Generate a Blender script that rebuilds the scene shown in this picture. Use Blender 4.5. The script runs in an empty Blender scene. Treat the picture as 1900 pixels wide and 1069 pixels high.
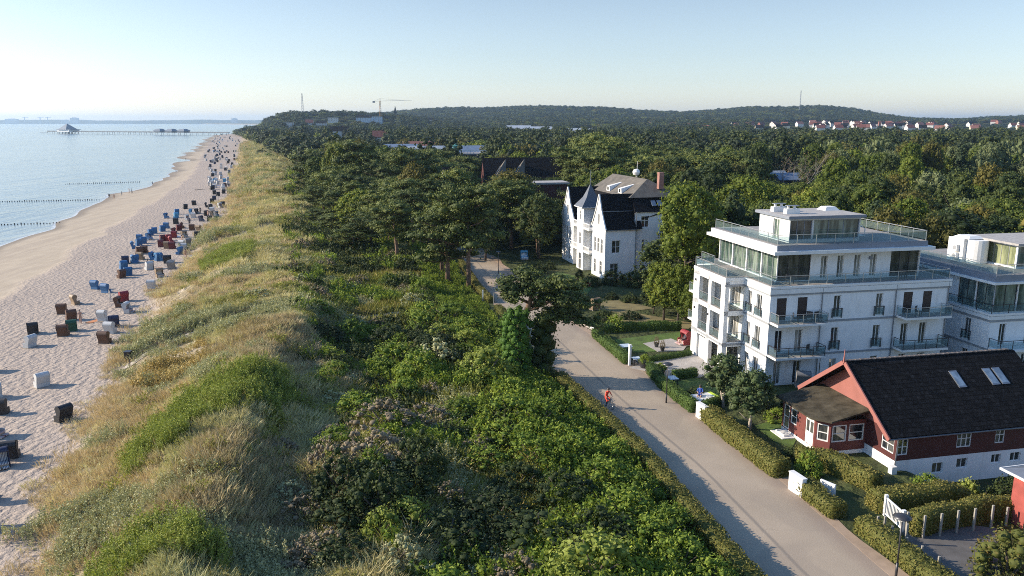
import bpy, math, random
import numpy as np
from mathutils import Vector, Matrix
R = math.radians
SC = bpy.context.scene
COL = SC.collection
rnd = random.Random(7)
npr = np.random.default_rng(11)

# ------------------------------------------------------------------ camera, sky, sun, exposure
CAM_H = 24.0
FPX = 1450.0
PITCH = math.atan((534.5 - 226.0) / FPX)
cam_d = bpy.data.cameras.new('camera')
cam = bpy.data.objects.new('camera', cam_d)
COL.objects.link(cam)
cam.location = (0, 0, CAM_H)
cam.rotation_euler = (R(90) - PITCH, 0, 0)
cam_d.sensor_width = 36
cam_d.lens = 36 * FPX / 1900.0
cam_d.clip_start = 0.5
cam_d.clip_end = 60000
SC.camera = cam

SUN_EL = R(24)
SUN_DIR = Vector((-1.0, 0.10, 0.0)).normalized()      # horizontal direction towards the sun
world = bpy.data.worlds.new("World")
SC.world = world
world.use_nodes = True
wn = world.node_tree
wn.nodes.clear()
sky = wn.nodes.new('ShaderNodeTexSky')
sky.sky_type = 'NISHITA'
sky.sun_disc = False
sky.sun_elevation = SUN_EL
sky.sun_rotation = math.atan2(SUN_DIR.x, SUN_DIR.y)
sky.altitude = 0
sky.air_density = 1.0
sky.dust_density = 0.7
sky.ozone_density = 2.0
bg = wn.nodes.new('ShaderNodeBackground')
bg.inputs['Strength'].default_value = 0.12
wo = wn.nodes.new('ShaderNodeOutputWorld')
hs = wn.nodes.new('ShaderNodeHueSaturation'); hs.inputs['Saturation'].default_value = 0.68
mu = wn.nodes.new('ShaderNodeMix'); mu.data_type = 'RGBA'; mu.blend_type = 'MULTIPLY'; mu.inputs[0].default_value = 1.0
mu.inputs[7].default_value = (0.90, 0.91, 0.92, 1)
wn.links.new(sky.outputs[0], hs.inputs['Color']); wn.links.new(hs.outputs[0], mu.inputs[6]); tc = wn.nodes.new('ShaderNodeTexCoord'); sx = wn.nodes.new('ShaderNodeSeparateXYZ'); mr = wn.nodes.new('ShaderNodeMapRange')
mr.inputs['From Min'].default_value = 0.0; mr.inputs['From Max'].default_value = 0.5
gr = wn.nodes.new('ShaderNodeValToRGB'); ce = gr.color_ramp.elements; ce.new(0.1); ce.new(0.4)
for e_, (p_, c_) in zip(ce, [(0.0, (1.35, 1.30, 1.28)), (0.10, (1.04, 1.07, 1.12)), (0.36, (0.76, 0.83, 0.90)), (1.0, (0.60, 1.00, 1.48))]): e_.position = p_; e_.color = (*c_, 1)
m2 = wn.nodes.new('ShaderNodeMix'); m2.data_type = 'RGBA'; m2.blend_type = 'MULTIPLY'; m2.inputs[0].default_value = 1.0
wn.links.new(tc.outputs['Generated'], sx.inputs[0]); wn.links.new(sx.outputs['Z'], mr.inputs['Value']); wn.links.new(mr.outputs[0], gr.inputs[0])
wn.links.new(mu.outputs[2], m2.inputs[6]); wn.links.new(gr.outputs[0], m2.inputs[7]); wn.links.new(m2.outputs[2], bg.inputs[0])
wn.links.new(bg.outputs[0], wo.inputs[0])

sd = bpy.data.lights.new('sun', 'SUN')
sd.energy = 5.0
sd.angle = R(0.5)
sd.color = (1.0, 0.865, 0.69)
sun = bpy.data.objects.new('sun', sd)
COL.objects.link(sun)
tosun = Vector((SUN_DIR.x * math.cos(SUN_EL), SUN_DIR.y * math.cos(SUN_EL), math.sin(SUN_EL)))
sun.rotation_euler = tosun.to_track_quat('Z', 'Y').to_euler()
sun.location = (-60, 20, 80)

vs = SC.view_settings
vs.view_transform = 'Standard'
vs.look = 'None'
vs.exposure = 0.7
vs.gamma = 1.0
vs.use_curve_mapping = False
SC.cycles.max_bounces = 6
SC.cycles.diffuse_bounces = 2
SC.cycles.glossy_bounces = 2
SC.cycles.transmission_bounces = 3
SC.cycles.transparent_max_bounces = 4
SC.cycles.volume_bounces = 0
SC.cycles.use_denoising = False
SC.cycles.filter_width = 1.0

# ------------------------------------------------------------------ helpers
_c, _s = math.cos(PITCH), math.sin(PITCH)

def P(px, py, z=0.0):
    """surveying: the place on level z that the photograph shows at px, py"""
    dx = px - 950.0
    dv = py - 534.5
    y = FPX * _c - dv * _s
    zz = -FPX * _s - dv * _c
    t = (z - CAM_H) / zz
    return dx * t, y * t

def Q(x, y, z):
    d = y * _c - (z - CAM_H) * _s
    v = -(y * _s + (z - CAM_H) * _c)
    return 950 + FPX * x / d, 534.5 + FPX * v / d

def tag(o, label=None, cat=None, group=None, kind=None):
    if label: o['label'] = label
    if cat: o['category'] = cat
    if group: o['group'] = group
    if kind: o['kind'] = kind
    return o

def empty(name, loc=(0, 0, 0), rz=0.0, label=None, cat=None, group=None, scale=1.0):
    o = bpy.data.objects.new(name, None)
    COL.objects.link(o)
    o.location = loc
    o.rotation_euler = (0, 0, rz)
    o.scale = (scale,) * 3
    o.empty_display_size = 0.3
    return tag(o, label, cat, group)

def link(me, name, parent=None, loc=None, rz=None):
    o = bpy.data.objects.new(name, me)
    COL.objects.link(o)
    if parent is not None: o.parent = parent
    if loc is not None: o.location = loc
    if rz is not None: o.rotation_euler = (0, 0, rz)
    return o

def copy_tree(o, parent=None):
    c = o.copy()
    COL.objects.link(c)
    if parent is not None: c.parent = parent
    for ch in list(o.children):
        copy_tree(ch, c)
    return c

ORD = ['first','second','third','fourth','fifth','sixth','seventh','eighth','ninth','tenth','eleventh','twelfth','thirteenth',
       'fourteenth','fifteenth','sixteenth','seventeenth','eighteenth','nineteenth']
TENS = ['','','twent','thirt','fort','fift','sixt','sevent','eight','ninet']
def ordw(n):
    if n <= 19: return ORD[n-1]
    if n < 100:
        t, u = divmod(n, 10)
        return TENS[t] + ('ieth' if u == 0 else 'y-' + ORD[u-1])
    h, r = divmod(n, 100)
    hw = ['', 'one', 'two', 'three', 'four', 'five'][h]
    return hw + '-hundred' + ('th' if r == 0 else '-' + ordw(r))

class MB:
    def __init__(s):
        s.v = []; s.f = []
    def poly(s, pts):
        b = len(s.v); s.v += [tuple(p) for p in pts]; s.f.append(tuple(range(b, b + len(pts)))); return s
    def box(s, x0, x1, y0, y1, z0, z1):
        b = len(s.v)
        s.v += [(x0,y0,z0),(x1,y0,z0),(x1,y1,z0),(x0,y1,z0),(x0,y0,z1),(x1,y0,z1),(x1,y1,z1),(x0,y1,z1)]
        for q in ((0,3,2,1),(4,5,6,7),(0,1,5,4),(1,2,6,5),(2,3,7,6),(3,0,4,7)):
            s.f.append(tuple(b+i for i in q))
        return s
    def obox(s, c, sx, sy, sz, rz=0, rx=0, ry=0):
        """box centred on c, turned"""
        M = Matrix.Translation(c) @ Matrix.Rotation(rz,4,'Z') @ Matrix.Rotation(ry,4,'Y') @ Matrix.Rotation(rx,4,'X')
        b = len(s.v); s.box(-sx/2,sx/2,-sy/2,sy/2,-sz/2,sz/2)
        s.v[b:] = [tuple(M @ Vector(p)) for p in s.v[b:]]
        return s
    def prism(s, poly, z0, z1):
        """poly: counter-clockwise xy points"""
        n = len(poly); b = len(s.v)
        s.v += [(p[0],p[1],z0) for p in poly] + [(p[0],p[1],z1) for p in poly]
        s.f.append(tuple(b+i for i in reversed(range(n)))); s.f.append(tuple(b+n+i for i in range(n)))
        for i in range(n):
            j = (i+1) % n
            s.f.append((b+i,b+j,b+n+j,b+n+i))
        return s
    def hull(s, bot, top):
        """two loops with the same number of 3d points"""
        n = len(bot); b = len(s.v)
        s.v += [tuple(p) for p in bot] + [tuple(p) for p in top]
        s.f.append(tuple(b+i for i in reversed(range(n)))); s.f.append(tuple(b+n+i for i in range(n)))
        for i in range(n):
            j = (i+1) % n
            s.f.append((b+i,b+j,b+n+j,b+n+i))
        return s
    def tube(s, pts, rad, n=6, cap=True):
        pts = [Vector(p) for p in pts]
        if not hasattr(rad, '__len__'): rad = [rad]*len(pts)
        b = len(s.v); up = Vector((0,0,1))
        for i, p in enumerate(pts):
            d = (pts[min(i+1,len(pts)-1)] - pts[max(i-1,0)])
            d = d.normalized() if d.length > 1e-9 else up
            a = d.cross(Vector((1,0,0)) if abs(d.x) < 0.8 else Vector((0,1,0))).normalized()
            c = d.cross(a)
            for k in range(n):
                t = 2*math.pi*k/n
                q = p + (a*math.cos(t) + c*math.sin(t))*rad[i]
                s.v.append(tuple(q))
        for i in range(len(pts)-1):
            for k in range(n):
                j = (k+1) % n
                s.f.append((b+i*n+k, b+i*n+j, b+(i+1)*n+j, b+(i+1)*n+k))
        if cap:
            s.f.append(tuple(b+k for k in reversed(range(n))))
            s.f.append(tuple(b+(len(pts)-1)*n+k for k in range(n)))
        return s
    def lathe(s, prof, c=(0,0,0), n=16):
        b = len(s.v)
        for r, z in prof:
            for k in range(n):
                t = 2*math.pi*k/n
                s.v.append((c[0]+r*math.cos(t), c[1]+r*math.sin(t), c[2]+z))
        for i in range(len(prof)-1):
            for k in range(n):
                j = (k+1) % n
                s.f.append((b+i*n+k, b+i*n+j, b+(i+1)*n+j, b+(i+1)*n+k))
        s.f.append(tuple(b+k for k in reversed(range(n))))
        s.f.append(tuple(b+(len(prof)-1)*n+k for k in range(n)))
        return s
    def mesh(s, name, mat, smooth=False):
        me = bpy.data.meshes.new(name)
        me.from_pydata(s.v, [], s.f)
        if mat: me.materials.append(mat)
        if smooth: me.polygons.foreach_set('use_smooth', [True]*len(me.polygons))
        me.update()
        return me
    def build(s, name, mat, parent=None, smooth=False, bevel=0.0, label=None):
        o = link(s.mesh(name, mat, smooth), name, parent)
        if bevel:
            m = o.modifiers.new('edge', 'BEVEL'); m.width = bevel; m.segments = 2; m.limit_method = 'ANGLE'
        if label: o['label'] = label
        return o

# ------------------------------------------------------------------ materials
def nd(nt, t, **kw):
    n = nt.nodes.new(t)
    for k, v in kw.items(): setattr(n, k, v)
    return n

def ramp(nt, fac, stops):
    r = nt.nodes.new('ShaderNodeValToRGB')
    el = r.color_ramp.elements
    while len(el) < len(stops): el.new(0.5)
    for e, (p, c) in zip(el, stops):
        e.position = p; e.color = (*c, 1) if len(c) == 3 else c
    nt.links.new(fac, r.inputs[0])
    return r.outputs[0]

def noise(nt, scale, detail=4, rough=0.55, vec=None, dist=0.0):
    n = nt.nodes.new('ShaderNodeTexNoise')
    n.inputs['Scale'].default_value = scale
    n.inputs['Detail'].default_value = detail
    n.inputs['Roughness'].default_value = rough
    n.inputs['Distortion'].default_value = dist
    if vec is not None: nt.links.new(vec, n.inputs['Vector'])
    return n.outputs['Fac']

def mixc(nt, fac, a, b, mode='MIX'):
    m = nt.nodes.new('ShaderNodeMix'); m.data_type = 'RGBA'; m.blend_type = mode
    for s, v in ((0, fac), (6, a), (7, b)):
        if isinstance(v, (int, float)): m.inputs[s].default_value = v
        elif isinstance(v, tuple): m.inputs[s].default_value = (*v, 1)
        else: nt.links.new(v, m.inputs[s])
    return m.outputs[2]

def mth(nt, op, a, b=None, c=None, clamp=False):
    m = nt.nodes.new('ShaderNodeMath'); m.operation = op; m.use_clamp = clamp
    for i, v in enumerate((a, b, c)):
        if v is None: continue
        if isinstance(v, (int, float)): m.inputs[i].default_value = v
        else: nt.links.new(v, m.inputs[i])
    return m.outputs[0]

def attr(nt, name):
    a = nt.nodes.new('ShaderNodeAttribute'); a.attribute_name = name
    return a.outputs['Fac']

def newmat(name):
    m = bpy.data.materials.new(name); m.use_nodes = True
    nt = m.node_tree
    b = nt.nodes['Principled BSDF']
    return m, nt, b

def pos(nt):
    return nt.nodes.new('ShaderNodeNewGeometry').outputs['Position']

def objc(nt):
    return nt.nodes.new('ShaderNodeTexCoord').outputs['Object']

def plain(name, col, rough=0.6, var=0.12, scale=1.5, metal=0.0, bump=0.0, bscale=8, spec=0.5, stain=None):
    m, nt, b = newmat(name)
    p = objc(nt)
    n = noise(nt, scale, 5, 0.6, p)
    dark = tuple(c*(1-var*1.6) for c in col); lite = tuple(min(1, c*(1+var)) for c in col)
    c = ramp(nt, n, [(0.3, dark), (0.7, lite)])
    if stain:
        sv = nd(nt, 'ShaderNodeMapping'); sv.inputs['Scale'].default_value = (1.2, 1.2, 0.25)
        nt.links.new(p, sv.inputs[0])
        sn = noise(nt, 1.3, 6, 0.7, sv.outputs[0])
        f = ramp(nt, sn, [(0.52, (0,0,0)), (0.72, (1,1,1))])
        c = mixc(nt, mth(nt, 'MULTIPLY', f, 0.5), c, stain)
    nt.links.new(c, b.inputs['Base Color'])
    b.inputs['Roughness'].default_value = rough
    b.inputs['Metallic'].default_value = metal
    b.inputs['Specular IOR Level'].default_value = spec
    if bump:
        bp = nd(nt, 'ShaderNodeBump'); bp.inputs['Distance'].default_value = bump
        nt.links.new(noise(nt, bscale, 4, 0.6, p), bp.inputs['Height'])
        nt.links.new(bp.outputs[0], b.inputs['Normal'])
    return m

def foliage(name, cols, trans=0.3, pscale=0.15, tint=None, rough=0.7, spec=0.25):
    """cols: dark, mid, light leaf colours. Colour varies by leaf, by plant and in patches over the place."""
    m, nt, b = newmat(name)
    oi = nd(nt, 'ShaderNodeObjectInfo')
    v = attr(nt, 'v')
    pn = noise(nt, pscale, 3, 0.6, pos(nt))
    f = mth(nt, 'ADD', mth(nt, 'MULTIPLY', v, 0.42), mth(nt, 'ADD', mth(nt, 'MULTIPLY', oi.outputs['Random'], 0.28), mth(nt, 'MULTIPLY', pn, 0.42)))
    c = ramp(nt, f, [(0.12, cols[0]), (0.5, cols[1]), (0.95, cols[2])])
    if tint:
        tn = ramp(nt, noise(nt, pscale*0.7, 2, 0.5, pos(nt)), [(0.5, (0,0,0)), (0.68, (1,1,1))])
        c = mixc(nt, mth(nt, 'MULTIPLY', tn, 0.7), c, tint)
    nt.links.new(c, b.inputs['Base Color'])
    b.inputs['Roughness'].default_value = rough
    b.inputs['Specular IOR Level'].default_value = spec
    if trans:
        t = nd(nt, 'ShaderNodeBsdfTranslucent')
        tc = mixc(nt, 1.0, c, (1.0, 1.0, 0.45), 'MULTIPLY')
        nt.links.new(mixc(nt, 0.5, c, tc), t.inputs['Color'])
        ms = nd(nt, 'ShaderNodeMixShader'); ms.inputs[0].default_value = trans
        out = nt.nodes['Material Output']
        nt.links.new(b.outputs[0], ms.inputs[1]); nt.links.new(t.outputs[0], ms.inputs[2]); nt.links.new(ms.outputs[0], out.inputs[0])
    return m

# ------------------------------------------------------------------ noise in python, for the lie of the land
_tab = npr.random((256, 256))
def vnoise(x, y):
    x = np.asarray(x, float); y = np.asarray(y, float)
    xi = np.floor(x).astype(int); yi = np.floor(y).astype(int)
    fx = x - xi; fy = y - yi
    fx = fx*fx*(3-2*fx); fy = fy*fy*(3-2*fy)
    a = _tab[xi % 256, yi % 256]; b = _tab[(xi+1) % 256, yi % 256]
    c = _tab[xi % 256, (yi+1) % 256]; d = _tab[(xi+1) % 256, (yi+1) % 256]
    return (a*(1-fx)+b*fx)*(1-fy) + (c*(1-fx)+d*fx)*fy
def fbm(x, y, s, o=4):
    r = 0; a = 0.5; t = 0
    for i in range(o):
        r = r + a*vnoise(np.asarray(x)/s + 17.3*i, np.asarray(y)/s + 5.1*i); t += a; a *= 0.5; s *= 0.5
    return r/t
def sstep(a, b, x):
    t = np.clip((np.asarray(x, float)-a)/(b-a), 0, 1)
    return t*t*(3-2*t)

# ------------------------------------------------------------------ the lie of the land
W_PTS = [(-30,-80),(-60,40),(-84,100),(-110,166),(-116,196),(-135,255),(-149,290),(-154,332),(-178,400),(-256,622),(-432,1110),(-600,1600),(-700,2400),(-900,3400),(-1200,5000),(-3200,8600),(-3600,9000),(-3600,60000)]
B_PTS = [(-2,-80),(-24,25),(-28.3,40),(-32,50),(-35.7,63),(-40.6,76.6),(-44.5,89),(-51.4,109),(-57.6,130),(-64.9,161),(-75,197),(-91,253),(-124,352),(-197,575),(-298,879),(-510,1500),(-640,2400),(-840,3400),(-1150,5000),(-3100,8600),(-3500,9000),(-3500,60000)]
RL_PTS = [(26,-20),(13,38),(10.3,52.3),(4.7,71.6),(2.6,82.8),(-1.5,100.6),(-4.2,112),(-9.5,141),(-20,190),(-60,320),(-140,560)]
RR_PTS = [(36,-20),(20.4,38),(18.2,50.5),(15.3,61.8),(12.9,73.3),(11.6,77.2),(9.0,87.2),(7.4,92.2),(5,100.6),(2,112),(-4.0,141),(-14,190),(-54,320),(-134,560)]
def cv(pts):
    a = np.array(pts, float)
    return lambda y: np.interp(y, a[:,1], a[:,0])
_xw0, xb0, xrl, xrr = cv(W_PTS), cv(B_PTS), cv(RL_PTS), cv(RR_PTS)
def xw(y):
    y = np.asarray(y, float)
    return _xw0(y) + (vnoise(y/14.0, 3.3)-0.5)*np.clip(y/60, 1, 9) + (vnoise(y/43.0, 9.1)-0.5)*np.clip(y/30, 2, 14)
def xb(y):
    y = np.asarray(y, float)
    return xb0(y) + (vnoise(y/9.0, 1.7)-0.5)*2.2 + (vnoise(y/27.0, 4.4)-0.5)*3.0
SEA_Z = -2.5
# how the hills stand against the sky: bearing (x/y) and height of ground above the sea at about 2.8 km
SKY = [(-0.42,0),(-0.34,2),(-0.30,10),(-0.27,22),(-0.10,44),(-0.03,48),(0.035,56),(0.07,53),(0.12,48),(0.18,34),(0.21,31),(0.25,36),(0.30,46),(0.34,44),(0.39,50),(0.43,40),(0.46,24),(0.50,10),(0.56,8),(0.60,16),(0.70,24),(0.9,26),(1.6,26)]
_sk = np.array(SKY)
BLUFF = [(-0.40,0),(-0.352,0),(-0.325,6),(-0.30,20),(-0.285,28),(-0.24,30),(-0.20,26),(-0.15,20),(-0.10,10),(-0.03,2),(0.1,0)]
_bl = np.array(BLUFF)

_cr = np.array([(-13.2, 30), (-14.5,38), (-16.2,47), (-18.2,58), (-19.6,66), (-19.8,74), (-18.5,90)], float)
def height(x, y):
    x = np.asarray(x, float); y = np.asarray(y, float)
    w = xw(y); b = xb(y)
    fb = np.clip((x-w)/np.maximum(b-w, 1), -8, 1)
    sand = SEA_Z + 1.95*fb
    sand = sand + 0.10*(fbm(x, y, 6)-0.5)*sstep(0.3, 0.6, fb)
    d = x - b
    near = 1 - sstep(250, 900, y)
    n1 = fbm(x, y, 14)
    n2 = fbm(x+50, y, 5); n3 = vnoise(x/40+3, y/16)
    ridge = (2.3*sstep(0, 14, d)*(1-sstep(15+8*n3, 22+12*n3, d)))*(0.25+1.3*n1)
    inner = 0.5 + 1.0*sstep(23, 30, d)*n1
    dune = -0.55 + 0.9*sstep(0, 3.5, d) + ridge + inner*sstep(8, 20, d) + (1.5*(n2-0.5) + 0.55*(fbm(x, y+30, 2.2, 2)-0.5))*sstep(2, 8, d)
    xc = np.interp(y, _cr[:,1], _cr[:,0]); kc = (1 - sstep(78, 96, y))*sstep(3, 9, d)
    e = x - xc + 2.5
    dune = dune + kc*(1.9*np.exp(-(e/np.where(e < 0, 6.0, 2.2))**2) - 1.1*np.exp(-((e-6.5)/3.5)**2))
    toroad = xrl(y) - x
    k = sstep(2.0, 9.0, toroad)
    flat = 0.0
    z = np.where(d < 0, sand, dune*k + flat*(1-k))
    # the sunken gardens behind the brown-red house
    dip = sstep(27.3, 30.5, x)*(1-sstep(62, 68, y))*sstep(45.2, 47.6, y)
    z = z - 1.3*np.exp(-((x+2)/7.0)**2-((y-44)/9.0)**2)*sstep(2.5, 6, toroad)
    z = z - 1.35*dip*(x < 120)
    # country behind
    t = x/np.maximum(y, 1)
    inl = sstep(4, 60, d)
    far = sstep(700, 2000, y)*13*inl*sstep(-0.3, -0.05, t)
    hill = np.interp(t, _sk[:,0], _sk[:,1])*(0.90+0.22*fbm(x, y, 260, 3))*np.exp(-((y-2900)/650.0)**2)*inl
    bl = np.interp(t, _bl[:,0], _bl[:,1])*sstep(950, 1500, y)*(1-sstep(1750, 2300, y))*inl
    back = sstep(3200, 6500, y)*8*inl
    roll = (fbm(x, y, 400)-0.45)*10*sstep(500, 1500, y)*inl
    return z + np.maximum(far + roll, 0) + hill + np.maximum(bl-far*0.5, 0) + back
def hz(x, y): return float(height(x, y))

def inpoly(x, y, poly):
    x = np.asarray(x); y = np.asarray(y); c = np.zeros(x.shape, bool)
    n = len(poly)
    for i in range(n):
        x1, y1 = poly[i]; x2, y2 = poly[(i+1) % n]
        cond = ((y1 > y) != (y2 > y))
        xs = (x2-x1)*(y-y1)/((y2-y1) if y2 != y1 else 1e-9) + x1
        c ^= cond & (x < xs)
    return c

# ground sheet
def grid_mesh(name, X, Y, Z, attrs, mat, keep=None, smooth=True):
    nr, nc = X.shape
    me = bpy.data.meshes.new(name)
    V = np.stack([X, Y, Z], -1).reshape(-1, 3)
    idx = np.arange(nr*nc).reshape(nr, nc)
    F = np.stack([idx[:-1,:-1], idx[:-1,1:], idx[1:,1:], idx[1:,:-1]], -1).reshape(-1, 4)
    if keep is not None: F = F[keep.reshape(-1)]
    me.vertices.add(len(V)); me.vertices.foreach_set('co', V.astype(np.float32).ravel())
    me.loops.add(F.size); me.loops.foreach_set('vertex_index', F.astype(np.int32).ravel())
    me.polygons.add(len(F)); me.polygons.foreach_set('loop_start', np.arange(0, F.size, 4, dtype=np.int32))
    me.polygons.foreach_set('use_smooth', np.full(len(F), smooth))
    for k, a in attrs.items():
        at = me.attributes.new(k, 'FLOAT', 'POINT'); at.data.foreach_set('value', a.astype(np.float32).ravel())
    me.materials.append(mat); me.update(calc_edges=True); me.validate()
    return me

rows = np.concatenate([np.arange(-70, 20, 6.0), 20*np.exp(np.linspace(0, math.log(15500/20), 760))])
tt = np.linspace(-1, 1, 640); tt = np.sign(tt)*(0.75*np.abs(tt) + 0.95*np.abs(tt)**4)
YY = np.repeat(rows[:,None], len(tt), 1)
XX = tt[None,:]*(np.maximum(YY, 20)+45) - 8
ZZ = height(XX, YY)
dB = XX - xb(YY); fW = XX - xw(YY)
RS = cv([P(-150,640,-1.4),P(0,555,-1.4),P(100,488,-1.4),P(180,440,-1.5),P(240,402,-1.5),P(300,366,-1.5),P(350,330,-1.6),P(375,290,-1.8),P(388,262,-2),(-585,1600)])
smooth_s = 1 - sstep(-1.5, 1.0, XX - (RS(YY) + (fbm(XX, YY, 9)-0.5)*5))
a_wet = 1 - sstep(0.3, 1.6, fW/np.clip(YY/90, 1, 12))
a_veg = sstep(-0.5, 2.5, dB + (fbm(XX, YY, 3)-0.5)*5)
_hol = 1-sstep(0.7, 1.15, np.hypot((XX+17.5)/1.6, (YY-57)/3.0) + 0.5*(fbm(XX, YY, 1.5)-0.5))
a_soil = sstep(20, 30, dB + (fbm(XX, YY, 8)-0.5)*9)*(1-_hol); a_veg = a_veg*(1-_hol)
# ground material
def ground_material():
    m, nt, b = newmat('ground_mix')
    p = pos(nt)
    nA = noise(nt, 0.35, 5, 0.6, p); nB = noise(nt, 3.0, 4, 0.6, p); nC = noise(nt, 0.05, 3, 0.5, p)
    rough_sand = ramp(nt, nB, [(0.3, (0.24, 0.195, 0.165)), (0.7, (0.38, 0.315, 0.265))])
    pinky = mixc(nt, mth(nt, 'MULTIPLY', nC, 0.8), rough_sand, (0.44, 0.36, 0.29))
    smooth = ramp(nt, nA, [(0.3, (0.40, 0.325, 0.235)), (0.7, (0.48, 0.395, 0.29))])
    # wheel tracks along the shore
    mp = nd(nt, 'ShaderNodeMapping'); mp.inputs['Rotation'].default_value = (0, 0, R(-19)); mp.inputs['Scale'].default_value = (0.45, 0.012, 1)
    nt.links.new(p, mp.inputs[0])
    tr = noise(nt, 1.0, 4, 0.7, mp.outputs[0], 0.3)
    smooth = mixc(nt, ramp(nt, tr, [(0.40, (0.5,0.5,0.5)), (0.52, (0,0,0))]), smooth, (0.34, 0.275, 0.21))
    sand = mixc(nt, attr(nt, 'smooth'), pinky, smooth)
    sand = mixc(nt, mth(nt, 'MULTIPLY', attr(nt, 'wet'), 0.75), sand, (0.19, 0.155, 0.12))
    dry = ramp(nt, nA, [(0.30, (0.24, 0.19, 0.115)), (0.5, (0.33, 0.265, 0.16)), (0.68, (0.44, 0.375, 0.29))])
    c = mixc(nt, attr(nt, 'veg'), sand, dry)
    soil = ramp(nt, nA, [(0.3, (0.035, 0.04, 0.016)), (0.55, (0.06, 0.075, 0.025)), (0.75, (0.12, 0.11, 0.05))])
    c = mixc(nt, attr(nt, 'soil'), c, soil)
    nt.links.new(c, b.inputs['Base Color'])
    b.inputs['Roughness'].default_value = 0.9
    b.inputs['Specular IOR Level'].default_value = 0.2
    vo = nd(nt, 'ShaderNodeTexVoronoi'); vo.inputs['Scale'].default_value = 1.9; vo.feature = 'SMOOTH_F1'
    mv = nd(nt, 'ShaderNodeMapping'); mv.inputs['Scale'].default_value = (1, 0.75, 1)
    nt.links.new(p, mv.inputs[0])
    wob = nd(nt, 'ShaderNodeVectorMath', operation='ADD')
    nz = nd(nt, 'ShaderNodeTexNoise'); nz.inputs['Scale'].default_value = 2.5
    nt.links.new(p, nz.inputs['Vector'])
    sc = nd(nt, 'ShaderNodeVectorMath', operation='SCALE'); sc.inputs['Scale'].default_value = 0.5
    nt.links.new(nz.outputs['Color'], sc.inputs[0])
    nt.links.new(mv.outputs[0], wob.inputs[0]); nt.links.new(sc.outputs[0], wob.inputs[1])
    nt.links.new(wob.outputs[0], vo.inputs['Vector'])
    foot = mth(nt, 'ADD', vo.outputs['Distance'], mth(nt, 'MULTIPLY', nB, 0.7))
    inv = mth(nt, 'SUBTRACT', 1.0, attr(nt, 'smooth'))
    hgt = mth(nt, 'MULTIPLY', foot, mth(nt, 'ADD', mth(nt, 'MULTIPLY', inv, 0.95), 0.05))
    bp = nd(nt, 'ShaderNodeBump'); bp.inputs['Distance'].default_value = 0.24; bp.inputs['Strength'].default_value = 0.9
    nt.links.new(hgt, bp.inputs['Height']); nt.links.new(bp.outputs[0], b.inputs['Normal'])
    return m

M_GROUND = ground_material()
g = grid_mesh('ground', XX, YY, ZZ, {'smooth': smooth_s, 'wet': a_wet, 'veg': a_veg, 'soil': a_soil}, M_GROUND)
tag(link(g, 'ground'), kind='structure')

# sea
def sea_material():
    m, nt, b = newmat('sea_water')
    p = pos(nt)
    d = attr(nt, 'shore')
    mp = nd(nt, 'ShaderNodeMapping'); mp.inputs['Rotation'].default_value = (0, 0, R(-19)); mp.inputs['Scale'].default_value = (1.0, 0.28, 1)
    nt.links.new(p, mp.inputs[0])
    w1 = noise(nt, 0.35, 5, 0.55, mp.outputs[0], 0.4); w2 = noise(nt, 0.06, 4, 0.5, mp.outputs[0]); w3 = noise(nt, 0.012, 3, 0.5, mp.outputs[0])
    base = ramp(nt, w3, [(0.35, (0.115, 0.175, 0.205)), (0.65, (0.175, 0.235, 0.26))])
    base = mixc(nt, ramp(nt, d, [(0.0, (0.85,0.85,0.85)), (0.10, (0.25,0.25,0.25)), (0.35, (0,0,0))]), base, (0.30, 0.32, 0.30))
    # broken foam near the edge and on the bars off it
    fn = noise(nt, 0.9, 5, 0.65, mp.outputs[0], 0.6)
    edge = ramp(nt, mth(nt, 'ADD', d, mth(nt, 'MULTIPLY', mth(nt, 'SUBTRACT', fn, 0.5), 0.05)), [(0.0, (0.9,0.9,0.9)), (0.006, (0.8,0.8,0.8)), (0.018, (0,0,0))])
    bar = mth(nt, 'MULTIPLY', ramp(nt, w2, [(0.58, (0,0,0)), (0.66, (1,1,1))]), ramp(nt, fn, [(0.56, (0,0,0)), (0.66, (1,1,1))]))
    bar = mth(nt, 'MULTIPLY', bar, ramp(nt, d, [(0.0, (1,1,1)), (0.5, (0.5,0.5,0.5)), (0.9, (0,0,0))]))
    f = mth(nt, 'MAXIMUM', edge, mth(nt, 'MULTIPLY', bar, 0.6))
    c = mixc(nt, f, base, (0.62, 0.64, 0.63))
    nt.links.new(c, b.inputs['Base Color'])
    b.inputs['IOR'].default_value = 1.33
    rr = mth(nt, 'ADD', mth(nt, 'MULTIPLY', f, 0.4), 0.16)
    nt.links.new(rr, b.inputs['Roughness'])
    bp = nd(nt, 'ShaderNodeBump'); bp.inputs['Distance'].default_value = 1.0; bp.inputs['Strength'].default_value = 0.55
    hh = mth(nt, 'ADD', mth(nt, 'MULTIPLY', w1, 0.55), mth(nt, 'MULTIPLY', w2, 1.3))
    nt.links.new(hh, bp.inputs['Height']); nt.links.new(bp.outputs[0], b.inputs['Normal'])
    return m
srow = np.concatenate([np.arange(-70, 20, 12.0), 20*np.exp(np.linspace(0, math.log(15500/20), 260))])
st = np.linspace(0, 1, 150)
SY = np.repeat(srow[:,None], 150, 1)
wl = xw(SY) + 1.2 + np.clip(SY/150, 0, 60)
SX = wl + (-(np.maximum(SY, 20)*1.9+250) - wl)*(st[None,:]**1.6)
sme = grid_mesh('sea', SX, SY, np.full(SX.shape, SEA_Z), {'shore': np.clip((xw(SY)-SX)/60.0, 0, 1)}, sea_material())
sea = tag(link(sme, 'sea'), kind='structure')

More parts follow.
